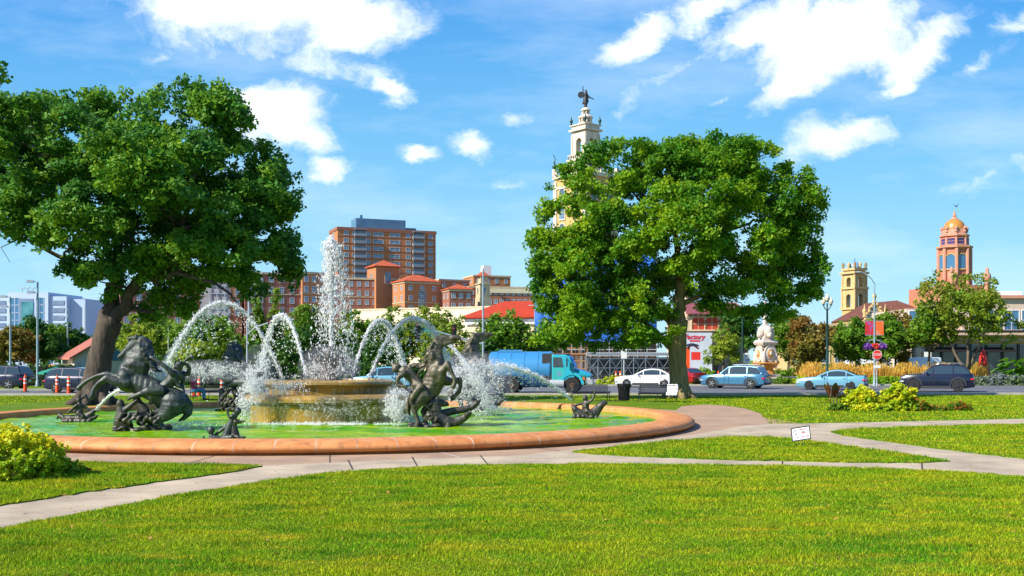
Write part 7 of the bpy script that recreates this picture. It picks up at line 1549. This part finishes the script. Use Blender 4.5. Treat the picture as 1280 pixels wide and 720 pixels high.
pole('floodlight_pole', 'smaller floodlight pole right of the tallest one', 84.5, 110, 386, .10, M['steel'], 'floodlight', fn=floods)
pole('flag_pole', 'thin white pole between the floodlights and the park building', 77.5, 118, 404, .07, M['white'], group='thin poles behind the park')
pole('flag_pole', 'thin white pole closest to the park building roof', 88.5, 118, 408, .07, M['white'], group='thin poles behind the park')
pole('flag_pole', 'thin white pole touching the edge of the left tree trunk', 105.5, 120, 380, .07, M['white'], group='thin poles behind the park')
pole('flag_pole', 'thick white mast in front of the brick block with triple windows', 311, 130, 336, .16, M['steel'], group='white masts')
pole('flag_pole', 'short white mast with fat top in front of the brick block', 318.5, 130, 342, .10, M['steel'], group='white masts', fn=lambda t, h, Y: MB().cyl((0, 0, h-2.2), (0, 0, h), .2, n=10).build('sleeve', M['white'], t))
pole('flag_pole', 'thinnest white mast, right one before the brick block', 327, 132, 338, .09, M['steel'], group='white masts')
pole('flag_pole', 'grey pole above the bench with the seated person', 210.5, 86, 409, .06, M['steel'])
pole('flag_pole', 'blue grey pole left of the high water arch', 222, 88, 374, .07, M['blue_grey'])
def signal_head(parent, x, z_, n=3, lit=None):
    h = .34*n; s = MB().box((x, -.12, z_), (.34, .22, h+.1), 0, 0); s = s.build('signal_head', M['black'], parent)
    for k in range(n):
        MB().cyl((x, -.235, z_+h/2-.17-.34*k), (x, -.25, z_+h/2-.17-.34*k), .11, n=12).build('lens', M['red_light'] if k == 0 else M['plastic'], s); MB().tube([(x, -.24, z_+h/2-.05-.34*k), (x, -.40, z_+h/2-.07-.34*k)], .12, 8).build('hood', M['black'], s)
def sig(t, h, Y):
    m = Y/F; zz_ = lambda p: Z(p, Y); xx = lambda p: (p-604)*m
    MB().tube([(0, 0, zz_(430)), (xx(580), 0, zz_(424)), (xx(545), 0, zz_(414)), (xx(528), 0, zz_(411))], [.09, .08, .06, .05], 8).build('mast_arm', M['blue_grey'], t)
    signal_head(t, xx(567.5), zz_(415)); signal_head(t, xx(522.5), zz_(413), 4)
    MB().box((xx(535), -.08, zz_(412.5)), (.85, .03, .28)).build('street_sign', M['teal_sign'], t)
    MB().box((.3, -.1, zz_(443)), (.28, .24, .55)).build('signal_box', M['black'], t)
M['teal_sign'] = mat('teal_street_sign', (.01, .28, .26), .4)
pole('traffic_signal', 'pale blue signal pole with long arm left of the tank truck', 604, 82, 336, .10, M['blue_grey'], 'traffic signal', fn=sig)
def sig2(t, h, Y):
    m = Y/F; zz_ = lambda p: Z(p, Y); MB().tube([(0, 0, zz_(418)), (.6, 0, zz_(409)), (1.5, 0, zz_(404)), (2.6, 0, zz_(400)), (3.4, 0, zz_(399.5))], .055, 7).build('mast_arm', M['steel'], t)
    signal_head(t, 1.75, zz_(407)); MB().box((2.4, -.1, zz_(397)), (1.1, .04, .3)).build('street_sign', M['steel'], t)
pole('traffic_signal', 'signal pole with curved arm seen between the two left arches', 309, 76, 398, .08, M['steel'], 'traffic signal', fn=sig2)
def stn(t, h, Y):
    m = Y/F; MB().box((-.02, -.1, Z(442, Y)), (.5, .03, .85)).build('parking_sign', M['white'], t)
pole('sign_post', 'grey pole with narrow white signs beside the grey shed', 779+1, 90, 425, .07, M['steel'], 'sign', fn=stn)
def rct(t, h, Y): MB().box((0, -.06, h-.45), (.56, .03, .86)).build('panel', M['white'], t); text('NO', t, (0, -.08, h-.25), .26, M['black'], ex=.002); MB().box((0, -.078, h-.58), (.34, .004, .05)).box((0, -.078, h-.7), (.34, .004, .05)).build('print_lines', M['black'], t)
pole('sign_post', 'small rectangular white road sign above the light blue car', 933.5, 88, 441, .035, M['steel'], 'sign', fn=rct)
pole('lamp_pole', 'dark green pole behind the small white road sign', 928, 95, 396, .09, M['dark_green'])
def banner(t, h, Y):
    m = Y/F; zz_ = lambda p: Z(p, Y); cobra(-1.15)(t, h, Y)
    M['banner_red'] = mat('red_banner', (.55, .02, .03), .7, (.30, .10, .40), 2.2, thr=(.5, .62)); M['banner_orange'] = mat('orange_banner', (.80, .14, .02), .7, (.72, .25, .15), 2.0, thr=(.52, .6))
    for s, mm in ((-1, M['banner_red']), (1, M['banner_orange'])):
        MB().box((s*.42, 0, zz_(410)), (.68, .03, 1.15)).build('banner', mm, t); MB().tube([(0, 0, zz_(401.2)), (s*.78, 0, zz_(401.2))], .018, 5).tube([(0, 0, zz_(419)), (s*.78, 0, zz_(419))], .018, 5).build('bracket', M['steel'], t)
    MB().tube([(-.7, 0, zz_(428)), (0, 0, zz_(424)), (.7, 0, zz_(428))], .025, 5).tube([(-.55, 0, zz_(425)), (.55, 0, zz_(425))], .02, 5).build('basket_bracket', M['steel'], t)
    for k, (dx, mm) in enumerate(((-.6, M['petal_purple']), (0, M['petal_red']), (.62, M['petal_purple']))):
        g = random.Random(k); mb = MB(); b_ = MB().lathe([(.05, -.3), (.22, -.15), (.28, 0)], (dx, -.12, zz_(434)), 10).build('flower_basket', M['plastic'], t)
        for j in range(90):
            w = g.random()*6.28; e = g.uniform(-.6, 1.3); q_ = Vector((dx+.33*math.cos(w)*math.cos(e), -.12+.33*math.sin(w)*math.cos(e), zz_(434)+.3*math.sin(e))); a = Vector((g.gauss(0, 1), g.gauss(0, 1), g.gauss(0, 1))).normalized()*.08; c_ = a.orthogonal().normalized()*.08; mb.add([q_-a, q_+c_, q_+a, q_-c_], [(0, 1, 2, 3)])
        mb.build('flowers', mm, b_, recalc=False)
pole('street_lamp', 'curved street lamp with red and orange banners and flower baskets', 1093, 86, 353, .08, M['blue_grey'], 'street lamp', fn=banner)
def stop(t, h, Y):
    r = .40; zc = h-.35; oc = lambda r_: [(r_*math.cos(R(22.5)+PI*k/4), zc+r_*math.sin(R(22.5)+PI*k/4)) for k in range(8)]
    MB().prism(oc(r), -.10, -.075).build('rim_plate', M['white'], t); MB().prism(oc(r*.92), -.106, -.1005).build('panel', M['petal_red'], t); text('STOP', t, (0, -.11, zc), .27, M['white'], ex=.002)
    MB().box((0, -.09, zc-.95), (.55, .02, .22)).build('lower_plate', M['white'], t)
pole('stop_sign', 'red stop sign below the flower baskets', 1096, 83.5, 438, .035, M['steel'], 'sign', fn=stop)

# ------------------------------------------------------------------ traffic cones and tubes
M['cone'] = mat('orange_plastic', (.85, .09, .01), .45); M['reflect'] = mat('white_reflective_band', (.8, .8, .8), .3)
def channelizer(label, px, Y, src=None, group='orange and white channelizer drums'):
    if src: t = copy_tree(src); t.location = (X(px, Y), Y, 0); t['label'] = label; return t
    t = thing('traffic_tube', label, 'traffic cone', (X(px, Y), Y, 0), 0, group)
    MB().lathe([(.12, .06), (.105, .3), (.095, 1.0), (.07, 1.05), (.045, 1.10), (.05, 1.18), (.001, 1.19)], n=14).build('tube', M['cone'], t, smooth=True)
    for zz_ in (.38, .62, .86): MB().lathe([(.1035, zz_-.05), (.1025, zz_+.05)], n=14).build('band', M['reflect'], t)
    MB().box((0, 0, .03), (.46, .46, .06), .3, top=.85).build('base', M['plastic'], t); return t
c0 = channelizer('orange white traffic tube right behind the cut off navy car', 31.5, 69)
channelizer('orange white traffic tube under the green umbrella', 71.5, 66.5, c0); channelizer('orange white traffic tube in front of the hidden dark car', 86, 63.5, c0)
channelizer('taller orange cone just behind the seated person', 242.5, 60, c0); channelizer('orange white tube behind the left end of the bench slats', 249, 61, c0); channelizer('orange white tube behind the right end of the left bench', 277.5, 58.5, c0)
channelizer('left orange tube of the pair in front of the grey shed', 770, 92, c0); channelizer('right orange tube of the pair in front of the grey shed', 775.5, 94, c0); channelizer('orange tube between the green bush and the small yellow tree', 898, 91, c0); channelizer('orange tube just left of the fresh green bush', 872, 92, c0)

# ------------------------------------------------------------------ left fence, green umbrella, boom lift, red umbrella, bird
fn = thing('iron_fence', 'dark see-through fence in front of the left park building', 'fence', (0, 0, 0)); Yz = 84; mb = MB(); x0, x1 = X(-60, Yz), X(130, Yz)
xx = x0
while xx < x1: mb.box((xx, Yz, .8), (.03, .03, 1.6)); xx += .16
for z_ in (.15, 1.5): mb.bx(x0, x1, Yz-.02, Yz+.02, z_, z_+.05)
mb.build('pickets', M['black_metal'], fn); mb = MB(); xx = x0
while xx < x1: mb.box((xx, Yz-.05, .9), (.1, .1, 1.8)); xx += 2.4
split_loose(mb.build('posts', M['black_metal'], fn), 'post')
fh = thing('iron_fence', 'second fence seen through spray behind the left bench', 'fence', (0, 0, 0)); mb = MB(); Yh = 78; xx = X(180, Yh)
while xx < X(345, Yh): mb.box((xx, Yh, .75), (.03, .03, 1.5)); xx += .16
for z_ in (.15, 1.4): mb.bx(X(180, Yh), X(345, Yh), Yh-.02, Yh+.02, z_, z_+.05)
mb.build('pickets', M['black_metal'], fh)
bush('clipped_hedge', 'dark hedge along the foot of the trees behind the pool', (X(400, 90), 90, 0), (15, 1.2, 1.7), 1500, 12, .35, .28, M['leaf_dark'], 41, cat='hedge')
bush('clipped_hedge', 'dark hedge behind the left fence', (X(20, 96), 96, 0), (9, 1.2, 1.6), 800, 12, .35, .28, M['leaf_dark'], 42, cat='hedge')
bush('clipped_hedge', 'low dark hedge below the trees right of the white fountain', (X(1050, 102), 102, 0), (8, 1.2, 1.5), 600, 12, .35, .28, M['leaf_mid'], 43, cat='hedge')
gu = thing('market_umbrella', 'green square umbrella behind the orange traffic tubes', 'umbrella', (X(71, 80), 80, 0)); M['green_canvas'] = mat('green_canvas', (.01, .22, .15), .7)
zt_, zb_ = Z(458.5, 80), Z(465.5, 80); a = 1.15; MB().add([(0, 0, zt_), (-a, -a, zb_), (a, -a, zb_), (a, a, zb_), (-a, a, zb_), (-a, -a, zb_-.15), (a, -a, zb_-.15), (a, a, zb_-.15), (-a, a, zb_-.15)], [(0, 1, 2), (0, 2, 3), (0, 3, 4), (0, 4, 1), (1, 2, 6, 5), (2, 3, 7, 6), (3, 4, 8, 7), (4, 1, 5, 8)]).build('canopy', M['green_canvas'], gu, rz=R(35)); MB().cyl((0, 0, 0), (0, 0, zt_), .03, n=6).box((0, 0, .05), (.5, .5, .1)).build('pole', M['steel'], gu)
bl = thing('boom_lift', 'orange machine with upright mast parked right of the forked tree', 'lift', (X(865, 94), 94, 0)); z = lambda p: Z(p, 94)
MB().bx(-.9, .9, -.6, .6, .35, .95).box((.3, 0, 1.15), (.9, .9, .4)).build('chassis', M['cone'], bl, bevel=.04); MB().bx(-.5, -.22, -.15, .15, .95, z(434)).tube([(-.36, 0, z(434)), (.1, 0, z(431)), (.6, 0, z(436))], .09, 6).build('mast', M['cone'], bl); MB().bx(.0, .7, -.4, .4, z(450), z(440)).build('control_box', M['petal_red'], bl)
MB().lathe([(.75, z(433)), (.5, z(430.5)), (.1, z(429))], n=10).build('canopy', M['black'], bl); mb = MB()
for s in (-1, 1):
    for xx in (-.6, .6): mb.cyl((xx, s*.5, .3), (xx, s*.75, .3), .3, n=14)
split_loose(mb.build('wheels', M['tyre'], bl), 'wheel')
ru = thing('closed_umbrella', 'closed red umbrella standing before the dark shopfront at right', 'umbrella', (X(1229, 96), 96, 0)); z = lambda p: Z(p, 96)
mb = MB().lathe([(.12, z(470)), (.45, z(466)), (.40, z(456)), (.28, z(445)), (.12, z(438)), (.02, z(436))], n=16); mb.v = [(x*(1+.18*math.cos(5*math.atan2(y, x))), y*(1+.18*math.cos(5*math.atan2(y, x))), zz_) for x, y, zz_ in mb.v]; mb.build('canopy', M['petal_red'], ru, smooth=True); MB().cyl((0, 0, 0), (0, 0, z(435)), .04, n=6).build('pole', M['steel'], ru)
for k, (p, d) in enumerate(((1234, 93), (1243, 94), (1226, 94))):
    rt = thing('cafe_chair', ['red cafe chair just right of the closed umbrella', 'rightmost red cafe chair beside the big leaved plant', 'red cafe chair under the closed umbrella'][k], 'chair', (X(p, d), d, 0), .6*k, 'red cafe chairs')
    MB().box((0, 0, .46), (.5, .5, .06)).build('seat', M['petal_red'], rt); MB().box((0, .24, .78), (.5, .04, .5)).build('backrest', M['petal_red'], rt)
    for s in (-1, 1):
        for t_ in (-1, 1): MB().cyl((s*.22, t_*.22, 0), (s*.2, t_*.2, .44), .018, n=5).build('leg', M['petal_red'], rt)
bd = thing('bird', 'small dark bird flying above the orange dome', 'bird', P(1195, 258, 120), R(20)); Kb = .01
organic('body', [[(-16, 0, 0, 2), (-8, 0, 0, 5), (2, 1, 0, 6.5), (12, -1, 0, 4.5), (17, -2, 0, 3.5), (21, -1.5, 0, 1)]]+[[(4, 0, s*.02, 5), (8, -10, s*.14, 3.5), (2, -20, s*.30, 2.6), (-6, -26, s*.46, 1.2)] for s in (-1, 1)], Kb, (0, 0), M['plastic'], bd, .016, .8, 2)

# dark weathervane figure with a round shield on top of the ornate tower
ws_ = thing('tower_statue', 'dark statue with round shield and outstretched arm on top of the ornate tower', 'statue', (X(732, Yb), Yb, zz(134.2)-.05))
Kt = Yb/F/4.233
organic('figure', [[(222, 182, 0, 10), (222, 176, 0, 5), (222, 168, 0, 9)], [(222, 165, 0, 13), (221, 145, 0, 13), (221, 128, 0, 9), (224, 114, 0, 10), (224, 106, 0, 4)], [(228, 118, 0, 5), (240, 134, 0, 4.5), (250, 138, 0, 3.5), (264, 145, 0, 3)], [(216, 118, 0, 5), (208, 110, 0, 4), (208, 76, 0, 2.5)], [(222, 150, 0, 13), (208, 168, 0, 5)], [(232, 140, 0, 5), (236, 160, 0, 3)]], Kt, (222, 190), M['navy_metal'] if 'navy_metal' in M else M['plastic'], ws_, .05, 1.0, 2, ells=[(224, 101, 0, 6, 7, 6)])
MB().tube([((197-222)*Kt, -.25, (190-124)*Kt), ((197-222)*Kt, -.15, (190-124)*Kt)], 17*Kt, 18).build('shield', M['plastic'], ws_)
